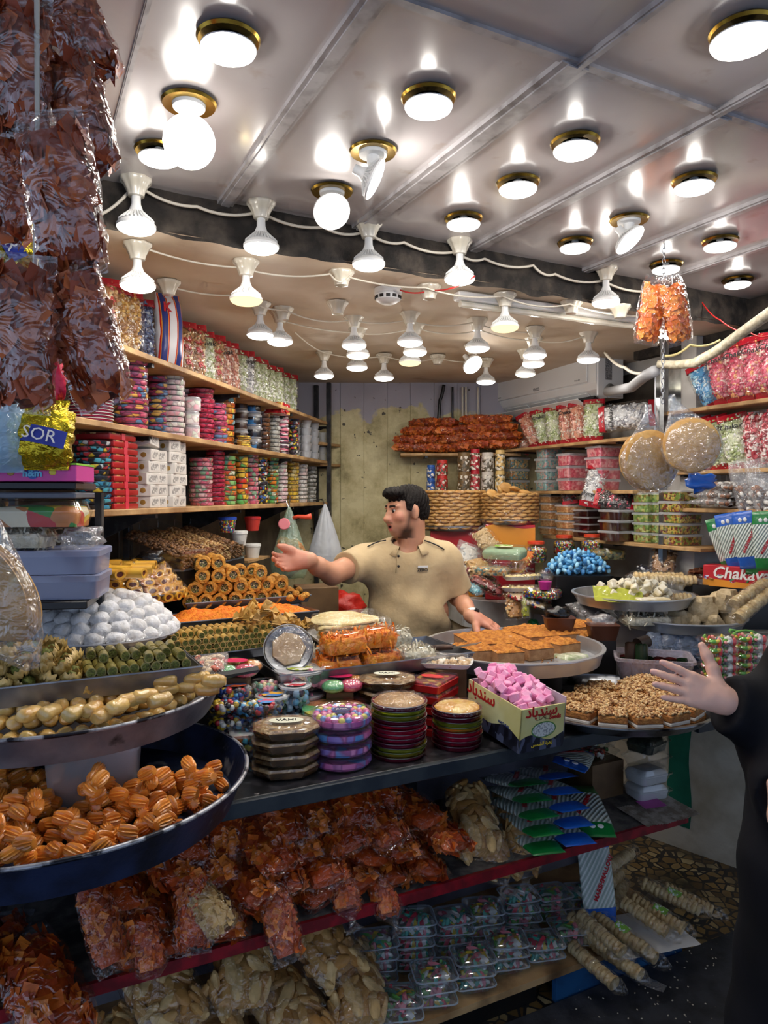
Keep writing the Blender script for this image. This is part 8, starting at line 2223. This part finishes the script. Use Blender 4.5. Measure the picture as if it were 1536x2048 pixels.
tag(part('blue_pouch',bag_meshes('bp',.2,.14,.08,[(t_nut(),0,True)],1,21,[GF])[1][1],None,None,loc=at_d(-8,860,1.86),rot=up_rot(R(10),0,0)),'pale blue clear pouch at the left edge','pouch').data.materials[0]=film('sky_film',tint=(.7,.88,1),gloss=.2,wr=30,bump=.7,haze=.4,hazec=(.45,.7,.9))
tag(part('red_wrapper',MB().ball((0,0,0),(.03,.02,.06),12,8,0,.8,5),mat('red_foil',srgb(206,40,70),.25,.3,bump=.6,bs=30),None,180,loc=at_d(112,760,1.95)),'red foil wrapper behind the hanging bags','wrapper')
# flat bread bag at the left edge
def left_bread():
 t=thing('bread_bag','clear bag of folded flat breads hanging at the left edge','bread bag',at_d(-20,1180,1.5),(0,0,0))
 for i in range(4):
  b=MB();r=.10
  b.loft([[((q*r*.9*cos(a)),z+.008*noise.noise(Vector((cos(a)*q*2,sin(a)*q*2,i))),q*r*sin(a)-.06*(q*cos(a))) for a in [2*pi*k/36 for k in range(36)]] for q,z in ((.2,.003),(.97,.003),(1,0),(.97,-.004),(.2,-.004))])
  part('flat_bread',b,BRD,t,60,loc=(-.004*i,.02-.012*i,.003*i),rot=(0,0,R(30)))
 b=MB();b.loft([[(hw*cos(a),.05*sin(a)*k+.006*noise.noise(Vector((a,z*30,1))),z-.06*cos(a)*hw/.1) for a in [2*pi*j/28 for j in range(28)]] for z,hw,k in ((-.125,.075,.3),(-.10,.10,.8),(-.03,.108,1),(.04,.10,1),(.10,.06,.8),(.16,.02,.4))],cap1=False)
 part('film',b,MATS['bread_film'],t,180)
left_bread()
tag(part('bag_string',MB().tube([tuple(at_d(-25,1090,1.5)),tuple(Vector((at_d(-25,900,1.5).x,1.5,ZC)))],.003,6),CABLE,None),'cord of the bread bag at the left edge','cord')
# ------------------------------------------------------------------ bags hung below the left shelf end, cartons by the back wall
def sack(label,top,w,h,th,m,seed,extra=None):
 t=thing('carrier_bag',label,'bag',top)
 b=MB();n=32
 def lp(u):
  z=-h*u;k=min(1,.05+1.25*u**.9) if u<.86 else 1.0-(u-.86)*1.1
  return [(w*k*cos(a)*(1+.05*sin(a*9+u*3)*(1-u)),th*k*sin(a)*(1+.18*sin(a*11)*(1-u)),z+.004*sin(a*5)) for a in [2*pi*i/n for i in range(n)]]
 b.loft([lp(i/14) for i in range(15)],cap0=False);part('hook',MB().tube([(0,0,-.01),(-.02,.04,.03),(-.08,.06,.02)],.004,6),STEEL,t);b.f=[tuple(reversed(f)) for f in b.f]
 part('bag',b,m,t,180)
 return t
GB=film('green_carrier',tint=(.80,.93,.84),gloss=.14,rough=.2,wr=30,bump=.5,haze=.26,hazec=(.55,.75,.6))
gp=at_d(578,1014,3.9)
t=sack('pale green carrier bag of noodles hung from the shelf end',gp,.10,.38,.06,GB,1)
part('noodles',MB().ball((0,0,-.27),(.085,.05,.10),18,12,0,.4,3),mat('noodle',srgb(206,160,106),.6,c2=srgb(176,124,76),ns=60,bump=.8),t,180)
part('pink_lid',MB().lathe([(.03,0),(.032,.004),(.028,.008)],20),mat('pink_lid',srgb(226,130,140),.5),t,loc=(-.02,-.045,-.09),rot=(R(80),0,0))
part('orange_handle',MB().tube([(.02,0,-.06),(.05,-.01,-.05),(.09,0,-.055),(.12,.0,-.05)],[.012,.010,.014,.018],6),mat('orange_film',srgb(226,80,50),.4),t,180)
wp=at_d(650,1008,4.6)
sack('translucent white carrier bag hung by the corner post',wp,.105,.40,.06,film('white_carrier',tint=(.9,.93,.96),gloss=.12,rough=.25,wr=30,bump=.5,haze=.55,hazec=(.78,.82,.88)),2)
tag(part('bag_hook',MB().tube([tuple(gp+Vector((0,0,-.01))),tuple(gp+Vector((0,.05,.06)))],.003,6),STEEL,None),'wire hook of the green carrier bag','hook')
p=at_z(628,1262,1.0)
tag(part('open_carton',MB().box((0,0,.11),(.20,.18,.22),ch=.003),CART,None,20,loc=(p.x,p.y+.1,1.002),rot=(0,0,R(20))),'plain brown carton behind the pastry trays','carton')
tag(part('red_bag',MB().ball((0,0,.04),(.11,.09,.09),18,12,0,.4,6),mat('red_film',srgb(190,40,30),.35,bump=.6,bs=30),None,180,loc=at_d(690,1226,4.2)),'red plastic bag on the floor side behind the counter','bag')
tag(part('supply_carton',MB().box((0,0,0),(.4,.3,1.0)),CART,None,0,loc=at_d(690,1226,4.3)+Vector((0,.05,-.55))),'tall carton under the red plastic bag','carton')
# tubs at the far end of the nut bin
for i,(px,py,c,w) in enumerate([(455,1048,srgb(30,70,170),'blue lidded tub of beads'),(478,1075,srgb(230,230,226),'white cup'),(505,1046,srgb(190,40,40),'small red labelled tub'),(505,1100,srgb(226,226,222),'crumpled clear bag tub')]):
 p=LW.pt(px,py,.05);o=thing('snack_tub',w+' at the far end of the nut bin','tub',p-Vector((0,0,.04)))
 part('tub',MB().lathe([(.032,0),(.042,.06)],20),JC if i == 0 else mat('tub_%d'%i,srgb(216,214,208) if i != 2 else srgb(196,60,50),.4),o);part('lid',MB().lathe([(.045,.06),(.045,.072),(.038,.075)],20),mat('tublid_%d'%i,c,.35),o)
tag(part('tub_ledge',MB().box((0,0,0),(.32,.16,.012)),WOOD,None,0,loc=LW.pt(490,1118,.08),rot=(0,0,LW.a)),'small wooden ledge beside the nut bin','ledge')
# ------------------------------------------------------------------ people: smooth bodies from blended round cones
def snet(prims,h,k=.012,cut=None):
 """prims: (kind, a, b, ra, rb[, sign]); surface of their smooth union on a grid of step h -> verts, quads"""
 rm=lambda p:np.max(p[3]) if p[0] == 'e' else max(p[3],p[4])
 lo=np.min([np.minimum(p[1],p[2])-rm(p) for p in prims if p[5]>0],axis=0)-3*h;hi=np.max([np.maximum(p[1],p[2])+rm(p) for p in prims if p[5]>0],axis=0)+3*h
 n=np.ceil((hi-lo)/h).astype(int)+1
 D=np.full(n,.06,np.float32)
 ax=[(lo[i]+h*np.arange(n[i])).astype(np.float32) for i in range(3)]
 for pr in prims:
  kind,a,b,ra,rb,sg=pr;m=rm(pr)+.03
  l=np.clip(((np.minimum(a,b)-m-lo)/h).astype(int),0,n-1);u=np.clip(((np.maximum(a,b)+m-lo)/h).astype(int)+2,1,n)
  sl=tuple(slice(l[i],u[i]) for i in range(3))
  G=np.stack(np.meshgrid(*[ax[i][sl[i]] for i in range(3)],indexing='ij'),-1)
  if kind in 'ch':
   ab=b-a;t=np.clip(((G-a) @ ab)/(ab @ ab+1e-9),0,1)
   d=np.linalg.norm(G-a-t[...,None]*ab,axis=-1)-(ra+t*(rb-ra))
  else:                       # ellipsoid: a centre, ra radii, rb rotation matrix rows
   q=(G-a) @ rb.T if np.ndim(rb) == 2 else G-a
   k0=np.linalg.norm(q/ra,axis=-1);k1=np.linalg.norm(q/ra**2,axis=-1)+1e-9
   d=k0*(k0-1)/k1
  o=D[sl];kk=.0045 if kind == 'h' else k
  if sg>0:
   e=np.maximum(kk-np.abs(o-d),0)/kk;D[sl]=np.minimum(o,d)-e*e*kk/4
  else:
   e=np.maximum(.006-np.abs(o+d),0)/.006;D[sl]=np.maximum(o,-d)+e*e*.006/4
 if cut is not None:
  G=np.stack(np.meshgrid(*ax,indexing='ij'),-1)
  D=cut(G,D)
 s=D<0
 c8=[s[i:n[0]-1+i,j:n[1]-1+j,q:n[2]-1+q] for i in (0,1) for j in (0,1) for q in (0,1)]
 al=np.logical_and.reduce(c8);an=np.logical_or.reduce(c8);cell=an & ~al
 ids=np.full(cell.shape,-1);I=np.argwhere(cell);ids[cell]=np.arange(len(I))
 acc=np.zeros((len(I),3));cnt=np.zeros(len(I))
 cor=[(i,j,q) for i in (0,1) for j in (0,1) for q in (0,1)]
 for x in cor:
  for y in cor:
   if sum(abs(x[t]-y[t]) for t in range(3)) == 1 and x<y:
    d0=D[tuple((I+x).T)];d1=D[tuple((I+y).T)];w=(d0<0) != (d1<0)
    t=np.where(w,d0/(d0-d1+1e-12),0)[:,None]
    acc += np.where(w[:,None],np.array(x)+t*(np.array(y)-np.array(x)),0);cnt += w
 V=lo+h*(I+acc/np.maximum(cnt,1)[:,None])
 F=[]
 for axd in range(3):
  o1,o2=[(1,2),(2,0),(0,1)][axd]
  sh=[slice(None)]*3;sa=list(sh);sb=list(sh);sa[axd]=slice(0,-1);sb[axd]=slice(1,None)
  E=np.argwhere(s[tuple(sa)] != s[tuple(sb)])
  E=E[(E[:,o1]>0) & (E[:,o2]>0) & (E[:,o1]<n[o1]-1) & (E[:,o2]<n[o2]-1)]
  e1=np.zeros(3,int);e1[o1]=1;e2=np.zeros(3,int);e2[o2]=1
  q=np.stack([ids[tuple((E-e1-e2).T)],ids[tuple((E-e2).T)],ids[tuple(E.T)],ids[tuple((E-e1).T)]],1)
  fl=s[tuple(E.T)];q[~fl]=q[~fl][:,::-1]
  F.append(q)
 return V,np.concatenate(F)
def net_mesh(name,V,F,m,col=None):
 me=bpy.data.meshes.new(name);me.from_pydata(V.tolist(),[],F.tolist());me.materials.append(m)
 me.polygons.foreach_set('use_smooth',[True]*len(me.polygons))
 if col is not None:
  a=me.color_attributes.new('tone','FLOAT_COLOR','POINT');a.data.foreach_set('color',np.concatenate([col,np.ones((len(col),1))],1).astype(np.float32).ravel())
 return me
def Cn(a,b,ra,rb=None,sg=1):return ('c',np.array(a,float),np.array(b,float),ra,ra if rb is None else rb,sg)
def El(c,r,rot=None,sg=1):return ('e',np.array(c,float),np.array(c,float),np.array(r,float),(rot if rot is not None else np.eye(3)),sg)
def unit(v):v=np.array(v,float);return v/np.linalg.norm(v)
def hand(w,f,n_,s_,curl,scale=1.0,spread=.12,thumb=(.55,.5,-.25),tcurl=.3,slim=1.0):
 """w wrist, f fingers' direction, n_ back of the hand, s_ thumb side"""
 w=np.array(w,float);f=unit(f);n_=unit(n_-np.dot(n_,f)*f);s0=np.cross(f,n_);s=s0 if np.dot(s0,s_)>0 else -s0
 P=[];k=scale
 kn=[]
 for i,(o,ln) in enumerate(((.030,.084),(.010,.090),(-.010,.086),(-.028,.078))):
  q=w+f*ln*k+s*o*k;kn.append(q)
  P.append(Cn(w+f*.012*k+s*o*.6*k,q,.0165*k*slim,.0115*k*slim))
 P.append(Cn(w-f*.02*k,w+f*.03*k,.026*k*slim,.024*k*slim))
 tips=[]
 for i,(ln,q) in enumerate(zip((.072,.080,.074,.058),kn)):
  d=unit(f+s*spread*(1.2-.8*i));a=0
  p=q;L3=(.46*ln*k,.30*ln*k,.26*ln*k);r=(.0098,.0088,.0080,.0070) if i<3 else (.0086,.0076,.007,.0062)
  cu=curl[i] if isinstance(curl,(list,tuple)) else curl
  for j in range(3):
   a += cu*(.7,1.0,.7)[j]
   v=d*math.cos(a)-n_*math.sin(a)
   e=p+v*L3[j];P.append(('h',)+Cn(p,e,r[j]*k*slim,r[j+1]*k*slim)[1:]);p=e
  tips.append((p,v,unit(n_*math.cos(a)+d*math.sin(a))))
 b=w+f*.022*k+s*.026*k;t1=unit(f*thumb[0]+s*thumb[1]+n_*thumb[2])
 m1=b+t1*.042*k;t2=unit(t1+f*tcurl-s*tcurl*.3);m2=m1+t2*.032*k;t3=unit(t2+f*tcurl*.5);m3=m2+t3*.026*k
 P += [Cn(b-t1*.01*k,m1,.0165*k*slim,.0125*k*slim),Cn(m1,m2,.0118*k*slim,.0105*k*slim),Cn(m2,m3,.0105*k*slim,.0085*k*slim)]
 return P,tips
def skin_mat(name,base,rough=.45):
 m,nt,p=node_mat(name);N,L=nt.nodes,nt.links
 vc=N.new('ShaderNodeVertexColor');vc.layer_name='tone'
 nz=N.new('ShaderNodeTexNoise');nz.inputs['Scale'].default_value=30;nz.inputs['Detail'].default_value=5
 geo=N.new('ShaderNodeNewGeometry');L.new(geo.outputs['Position'],nz.inputs['Vector'])
 mr=N.new('ShaderNodeMapRange');mr.inputs[3].default_value=.88;mr.inputs[4].default_value=1.12;L.new(nz.outputs['Fac'],mr.inputs[0])
 hs=N.new('ShaderNodeHueSaturation');L.new(vc.outputs[0],hs.inputs['Color']);L.new(mr.outputs[0],hs.inputs['Value'])
 L.new(hs.outputs[0],p.inputs['Base Color']);p.inputs['Roughness'].default_value=rough
 p.inputs['Subsurface Weight'].default_value=.12;p.inputs['Subsurface Radius'].default_value=(.012,.005,.003);p.inputs['Subsurface Scale'].default_value=.6
 return m
def cloth(name,c,c2,rough=.8,ns=5,bump=.3,bs=9,bd=.03):
 return mat(name,c,rough,c2=c2,ns=ns,nd=4,lo=.35,hi=.7,bump=bump,bs=bs,bd=bd,sheen=.2)
SK=np.array(srgb(206,150,120));SKR=np.array(srgb(206,128,110))
# ---- the seller
def W3(px,py,d):return np.array(at_d(px,py,d))
Hc=W3(812,1024,3.48)                       # head centre
fw=unit((-.90,-.43,-.10));upv=unit(np.array((-.06,0,1))-np.dot((-.06,0,1),fw)*fw);rt=np.cross(fw,upv)
HM=np.stack([rt,fw,upv])                   # rows: head x, y, z axes
def hp(x,y,z):return Hc+rt*x+fw*y+upv*z
def hl(V):return (V-Hc) @ HM.T
P=[El(hp(0,-.018,.035),(.076,.096,.084),HM),El(hp(0,.028,-.01),(.066,.066,.085),HM),El(hp(0,.03,-.055),(.058,.058,.058),HM),El(hp(0,.062,-.088),(.030,.028,.026),HM),
     Cn(hp(0,.084,.022),hp(0,.108,-.022),.008,.014),El(hp(.014,.098,-.026),(.011,.012,.009),HM),El(hp(-.014,.098,-.026),(.011,.012,.009),HM),
     El(hp(.033,.072,.036),(.028,.016,.010),HM),El(hp(-.033,.072,.036),(.028,.016,.010),HM),El(hp(.045,.058,-.015),(.026,.026,.024),HM),El(hp(-.045,.058,-.015),(.026,.026,.024),HM),
     El(hp(0,.086,-.049),(.024,.014,.007),HM),El(hp(0,.082,-.073),(.021,.014,.008),HM),El(hp(.078,-.008,-.004),(.010,.020,.032),HM),El(hp(-.078,-.008,-.004),(.010,.020,.032),HM),
     El(hp(.033,.094,.018),(.017,.016,.011),HM,-1),El(hp(-.033,.094,.018),(.017,.016,.011),HM,-1),El(hp(0,.098,-.061),(.016,.020,.006),HM,-1)]
nb=W3(822,1104,3.53)
P += [Cn(hp(0,-.03,-.05),nb,.060,.070),Cn(nb,nb+(0,.0,-.05),.07,.10)]
SL,SR_=W3(726,1122,3.52),W3(892,1118,3.54)
chest,belly,hip=W3(812,1150,3.55),W3(820,1225,3.55),W3(824,1300,3.56)
P += [Cn(SL+(.05,0,-.01),SR_+(-.05,0,-.01),.085,.085),El(chest,(.19,.12,.17)),El(belly,(.19,.14,.17)),El(hip,(.17,.13,.14))]
EL_,WL=W3(664,1148,3.29),W3(612,1120,3.12)
ER_,WR_=W3(916,1192,3.60),W3(946,1234,3.37)
P += [Cn(SL,EL_,.060,.050),Cn(EL_,EL_*.45+WL*.55,.049,.040),Cn(EL_*.45+WL*.55,WL,.040,.029),Cn(SR_,ER_,.060,.048),Cn(ER_,ER_*.5+WR_*.5,.047,.038),Cn(ER_*.5+WR_*.5,WR_,.038,.029)]
H1,tips1=hand(WL,(-.93,-.25,-.12),(.25,.9,-.30),(0,0,1),[.50,.58,.64,.70],1.02,.10,(.8,.55,-.35),.25,1.12)
H2,tips2=hand(WR_,(.86,-.30,-.34),(.20,-.28,.94),(-.3,-.9,0),[.16,.14,.16,.2],.98,.16,(.35,.8,-.25),.15,1.12)
P += H1+H2
LEG=W3(790,1300,3.56),W3(858,1300,3.56)
V,F=snet(P,.0048,.020)
L_=hl(V);col=np.tile(SK,(len(V),1))
jaw=(L_[:,2]<-.05) & (L_[:,2]>-.125) & (L_[:,1]>-.02) & (np.abs(L_[:,0])<.09)
side=np.clip(1-np.abs(L_[:,1]-.012-np.clip(-L_[:,2],0,.1)*.25)/.022,0,1)*np.clip((.03-L_[:,2])/.02,0,1)*np.clip((L_[:,2]+.13)/.03,0,1)*(np.abs(L_[:,0])>.045)*.75
must=(L_[:,2]<-.034) & (L_[:,2]>-.047) & (L_[:,1]>.075) & (np.abs(L_[:,0])<.03)
lip=(L_[:,1]>.072) & (np.abs(L_[:,0])<.022) & (L_[:,2]<-.045) & (L_[:,2]>-.080)
inm=(L_[:,1]>.06) & (np.abs(L_[:,0])<.016) & (L_[:,2]<-.055) & (L_[:,2]>-.067)
bc=np.array(srgb(46,34,28))
fade=np.clip((-.05-L_[:,2])/.035,0,1)*np.clip((.085-L_[:,1])/.04,.35,1)*np.clip((L_[:,1]+.02)/.03,0,1)
col[jaw]=SK+(bc-SK)*(fade[jaw]*.92)[:,None];col += (bc-col)*side[:,None];col[must]=SK*.6+bc*.4
col[lip]=np.array(srgb(186,106,98));col[inm]=np.array(srgb(70,26,26))
brow=(L_[:,2]>.030) & (L_[:,2]<.043) & (L_[:,1]>.06) & (np.abs(L_[:,0])>.012) & (np.abs(L_[:,0])<.056);col[brow]=bc*.6
cheek=(L_[:,1]>.05) & (np.abs(L_[:,2]+.015)<.022) & (np.abs(L_[:,0])>.02) & (side<.1) & ~jaw;col[cheek]=SK*.6+SKR*.4
hnd=(np.linalg.norm(V-WL,axis=1)<.18) & (V[:,0]<WL[0]+.01) | (np.linalg.norm(V-WR_,axis=1)<.16) & (V[:,0]>WR_[0]);col[hnd]=SK*.55+SKR*.45
SKINM=skin_mat('skin',SK)
man=thing('person','young man in a beige polo shirt behind the counter, one arm stretched out','person',(0,0,0))
part('body',net_mesh('body',V,F,SKINM,col),None,man)
# eyes
for sx in (-1,1):
 e=part('eye',MB().ball((0,0,0),.0115,14,10),mat('eyeball',srgb(206,196,188),.25),man,180,loc=hp(sx*.033,.0745,.016))
 part('iris',MB().ball((0,0,0),.0072,12,8),mat('iris',srgb(40,26,20),.15),e,180,loc=Vector(fw*.0085+upv*-.003))
 part('eyelid',MB().ball((0,0,0),(.0165,.0140,.0085),14,8),mat('eyelid',srgb(176,118,94),.5),man,180,loc=hp(sx*.033,.077,.0275),rot=Matrix(HM.T.tolist()))
# hair
def haircut(G,D):
 L=(G-Hc) @ HM.T
 x,y,z=L[...,0],L[...,1],L[...,2]
 face=np.minimum(.046+.25*(y-.05)-z,y+.012+1.1*np.clip(z-.03,-.03,1)*-1)
 low=-.045-z
 st=.0022*np.sin(y*330+z*160+x*90)+.0016*np.sin(x*520-z*210)
 return np.maximum(np.maximum(D,np.minimum(.05,np.where(y>.032,(.058-z)-.25*(y-.05),np.where(y>-.02,(.0-z)+.5*np.clip(y,0,1),low)))),-9)+st
V,F=snet([El(hp(0,-.022,.040),(.081,.101,.092),HM),El(hp(.02,.055,.098),(.052,.046,.028),HM),El(hp(-.02,.06,.096),(.05,.046,.026),HM),El(hp(0,-.06,-.015),(.068,.056,.055),HM),El(hp(.070,.018,.030),(.012,.016,.040),HM),El(hp(-.070,.018,.030),(.012,.016,.040),HM)],.0042,.02,haircut)
part('hair',net_mesh('hair',V,F,mat('dark_hair',srgb(20,16,15),.55,c2=srgb(24,19,17),ns=40,bump=.6,bs=160,spec=.12)),None,man)
# polo shirt
def shirt_cut(G,D):
 a1=unit(EL_-SL);a2=unit(ER_-SR_)
 d1=(G-(SL+a1*.155)) @ a1;d2=(G-(SR_+a2*.175)) @ a2
 D=np.where((np.linalg.norm(G-(SL+a1*.16),axis=-1)<.16) & (G[...,0]<SL[0]+.02),np.maximum(D,d1),D)
 D=np.where((np.linalg.norm(G-(SR_+a2*.19),axis=-1)<.16) & (G[...,0]>SR_[0]-.09) & (d2>-.06),np.maximum(D,d2),D)
 D=np.maximum(D,.84-G[...,2])
 ff=np.sin(G[...,2]*38+G[...,0]*26)*np.clip((1.36-G[...,2])*3,0,1)*.006+np.sin(G[...,0]*55-G[...,2]*30)*.002
 D=D+ff
 nk=np.linalg.norm((G-(nb+(-.02,-.03,.045)))/np.array((.078,.085,.07)),axis=-1)-1
 return np.maximum(D,-nk*.07)
S=[Cn(SL+(.05,0,-.012),SR_+(-.05,0,-.012),.098,.098),Cn(nb+(-.06,0,-.012),nb+(.06,0,-.012),.085,.085),El(chest,(.205,.135,.18)),El(belly,(.205,.16,.18)),El(hip,(.195,.15,.17)),
     Cn(SL,SL+unit(EL_-SL)*.20,.076,.080),Cn(SR_,SR_+unit(ER_-SR_)*.22,.076,.080)]
V,F=snet(S,.0060,.05,shirt_cut)
POLO=cloth('beige_polo',srgb(206,182,140),srgb(190,164,122))
shirt=part('polo_shirt',net_mesh('polo_shirt',V,F,POLO),None,man,label='beige polo shirt')
def press(p,off=.004):
 """nearest front surface of the shirt"""
 c=V[(np.abs(V[:,0]-p[0])<.012) & (np.abs(V[:,2]-p[2])<.012)]
 return np.array((p[0],(c[:,1].min() if len(c) else p[1])-off,p[2]))
def line_on(pxs,r,m,nm,d=3.42,off=.0005):
 return part(nm,MB().tube([tuple(press(W3(x,y,d),off)) for x,y in pxs],r,6),m,shirt,180)
DKB=mat('dark_braid',srgb(34,32,34),.6)
line_on([(850,1082),(862,1086),(876,1092),(890,1100)],.0035,DKB,'shoulder_stripe');line_on([(735,1094),(748,1088),(760,1084),(772,1082)],.003,DKB,'shoulder_stripe')
for py in (1112,1132):part('button',MB().ball((0,0,0),(.006,.003,.006),12,6),DKB,shirt,180,loc=press(W3(797,py,3.42),.001))
line_on([(793,1098),(793,1120),(792,1146)],.0016,cloth('polo_seam',srgb(176,150,110),srgb(166,140,100)),'placket_edge')
# collar: a folded band round the neck
b=MB();n=30;cc=nb+(-.014,-.022,.018)
def cl(k,z,o):return [(cc[0]+(.080+o)*cos(a)*k,cc[1]+(.084+o)*sin(a)*k,cc[2]+z+.030*sin(a)+.004*cos(a)) for a in [-pi/2+.55+(2*pi-1.1)*i/n for i in range(n+1)]]
b.loft([cl(1.0,.004,0),cl(.97,.040,0),cl(1.0,.044,.004),cl(1.22,.000,.018),cl(1.20,-.004,.016)],cap0=False,cap1=False,close=False)
part('collar',b,POLO,shirt,180);part('collar_lining',MB().loft([cl(.985,.006,0),cl(.955,.038,0)],cap0=False,cap1=False,close=False),DKB,shirt,180)
p=press(W3(845,1140,3.42),.002);lettering('ZERO',.020,DKB,shirt,p,(pi/2,0,R(12)),bold=.0005)
part('chest_logo',MB().box((0,0,0),(.05,.0015,.010)),PAPER,shirt,0,loc=press(W3(846,1133,3.42),.001),rot=(0,0,R(12)))
# trousers, wrist band, ring
V2,F2=snet([El(hip+(0,0,-.09),(.178,.14,.12))]+[Cn((q[0],3.58,.05),(q[0]-.02,3.42,.04),.045,.036) for q in LEG]+[c for q in LEG for c in (Cn(q,(q[0],3.56,.50),.118,.08),Cn((q[0],3.56,.50),(q[0],3.57,.10),.08,.07))],.012,.04)
part('trousers',net_mesh('trousers',V2,F2,cloth('dark_trousers',srgb(40,42,50),srgb(30,32,40))),None,man)
def band(c,ax_,r,w,m,nm,parent):
 ax_=Vector(ax_).normalized();b=MB();b.tube([tuple(-ax_*w/2),tuple(ax_*w/2)],r,24)
 return part(nm,b,m,parent,180,loc=c)
wv=WR_-ER_
bd_=band(WR_-unit(wv)*.015,wv,.0385,.022,mat('white_band',srgb(230,230,230),.5),'wrist_band',man)
part('watch_face',MB().box((0,0,0),(.022,.018,.014),ch=.003),BLACK,bd_,20,loc=(.020,-.022,.028),rot=(.4,.5,0))
# ---- the woman at the right
def Wd(px,py,d):return np.array(at_d(px,py,d))
wr=Wd(1452,1402,1.70)
HW,tipsw=hand(wr,(-.93,.10,.30),(-.05,-.93,.33),(.3,.1,.95),[.08,.13,.10,.16],1.02,.13,(.45,.85,-.1),.1,1.05)
el,shd=Wd(1560,1440,1.72),np.array((1.05,1.66,1.36))
hc2=np.array((1.16,1.62,1.56));f2=unit((-.75,.62,-.2));u2=unit(np.array((0,0,1))-np.dot((0,0,1),f2)*f2);r2=np.cross(f2,u2);M2=np.stack([r2,f2,u2])
def h2(x,y,z):return hc2+r2*x+f2*y+u2*z
w2=Wd(1545,1600,1.50)
HW2,_=hand(w2+(.035,.02,-.05),(-.25,-.3,.9),(-.9,-.2,.1),(0,-.9,.2),[1.1,1.15,1.2,1.2],.95,.02,(.7,.3,-.6),.4,1.05)
PW=HW+HW2+[Cn(wr,el,.029,.042),Cn(el,shd,.045,.055),Cn(w2+(.035,.02,-.05),w2+(.12,.10,-.02),.030,.042),Cn(w2+(.12,.10,-.02),np.array((1.28,1.60,1.34)),.045,.055),
     El(hc2,(.072,.092,.105),M2),El(h2(0,.03,-.05),(.05,.055,.06),M2),Cn(h2(0,.085,.01),h2(0,.10,-.03),.008,.012),El(h2(0,.078,-.058),(.022,.012,.008),M2),El(h2(.03,.092,.015),(.015,.012,.009),M2,-1),El(h2(-.03,.092,.015),(.015,.012,.009),M2,-1),
     Cn(hc2+(0,0,-.06),hc2+(.01,.02,-.18),.05,.06),El((1.17,1.63,1.20),(.17,.11,.22))]
V,F=snet(PW,.0042,.013)
SK2=np.array(srgb(230,182,160));col=np.tile(SK2,(len(V),1))
for tp,tv,tn in tipsw:
 m=(np.linalg.norm(V-(tp+tn*.004-tv*.002),axis=1)<.0085);col[m]=SK2*.5+np.array(srgb(226,176,170))*.5
lipm=np.linalg.norm((V-h2(0,.085,-.058))/.02,axis=1)<1;col[lipm]=np.array(srgb(176,96,92))
wom=thing('person','woman in a black robe at the right edge reaching out her open hand','person',(0,0,0))
part('body',net_mesh('body',V,F,skin_mat('skin_pale',SK2),col),None,wom)
for sx in (-1,1):part('eye',MB().ball((0,0,0),.011,12,8),MATS['eyeball'],wom,180,loc=h2(sx*.03,.076,.014))
# black robe with head scarf
def robe_cut(G,D):
 a1=unit(wr-el)
 d1=(G-(wr-a1*.005)) @ a1
 D=np.where((np.linalg.norm(G-wr,axis=-1)<.14),np.maximum(D,d1),D)
 L=(G-hc2) @ M2.T
 face=np.sqrt((L[...,0]/.056)**2+((L[...,2]+.008)/.082)**2)-1
 D=np.where((L[...,1]>.0) & (np.abs(L[...,2])<.13),np.maximum(D,-face*.06),D)
 a2=np.linalg.norm(G-(w2+(.02,0,-.02)),axis=-1)-.075
 D=np.maximum(D,-a2)
 D=np.maximum(D,.03-G[...,2])
 return D+.007*np.sin(G[...,0]*34+G[...,2]*4+2*np.sin(G[...,1]*9))*np.clip(1.25-G[...,2],.1,1)+.003*np.sin(G[...,2]*30+G[...,0]*50)
PR=[Cn(wr-unit(wr-el)*.02,el,.052,.085),Cn(wr,wr+(.02,.0,-.03),.040,.045),Cn(el,shd,.10,.12),Cn(el+(.02,0,-.08),shd+(.05,0,-.2),.10,.14),El(hc2+(0,0,.0),(.098,.112,.128),M2),Cn(hc2+(0,0,-.1),(1.17,1.63,1.34),.10,.17),El((1.17,1.63,1.22),(.235,.17,.26)),
      Cn((1.13,1.63,1.10),(1.11,1.62,.85),.24,.26),Cn((1.11,1.62,.85),(1.07,1.60,.08),.27,.29),Cn((1.30,1.63,.9),(1.30,1.62,.08),.24,.26),Cn(w2+(.09,.08,-.02),np.array((1.28,1.60,1.34)),.085,.12)]
V,F=snet(PR,.0085,.06,robe_cut)
part('robe',net_mesh('robe',V,F,mat('black_robe',srgb(9,10,15),.8,c2=srgb(15,16,23),ns=6,bump=.15,bs=14,spec=.2)),None,wom,label='long black robe with head scarf')
band(wr-unit(wr-el)*.004,wr-el+np.array((0,.05,.02)),.0315,.004,BLACK,'hair_tie',wom)
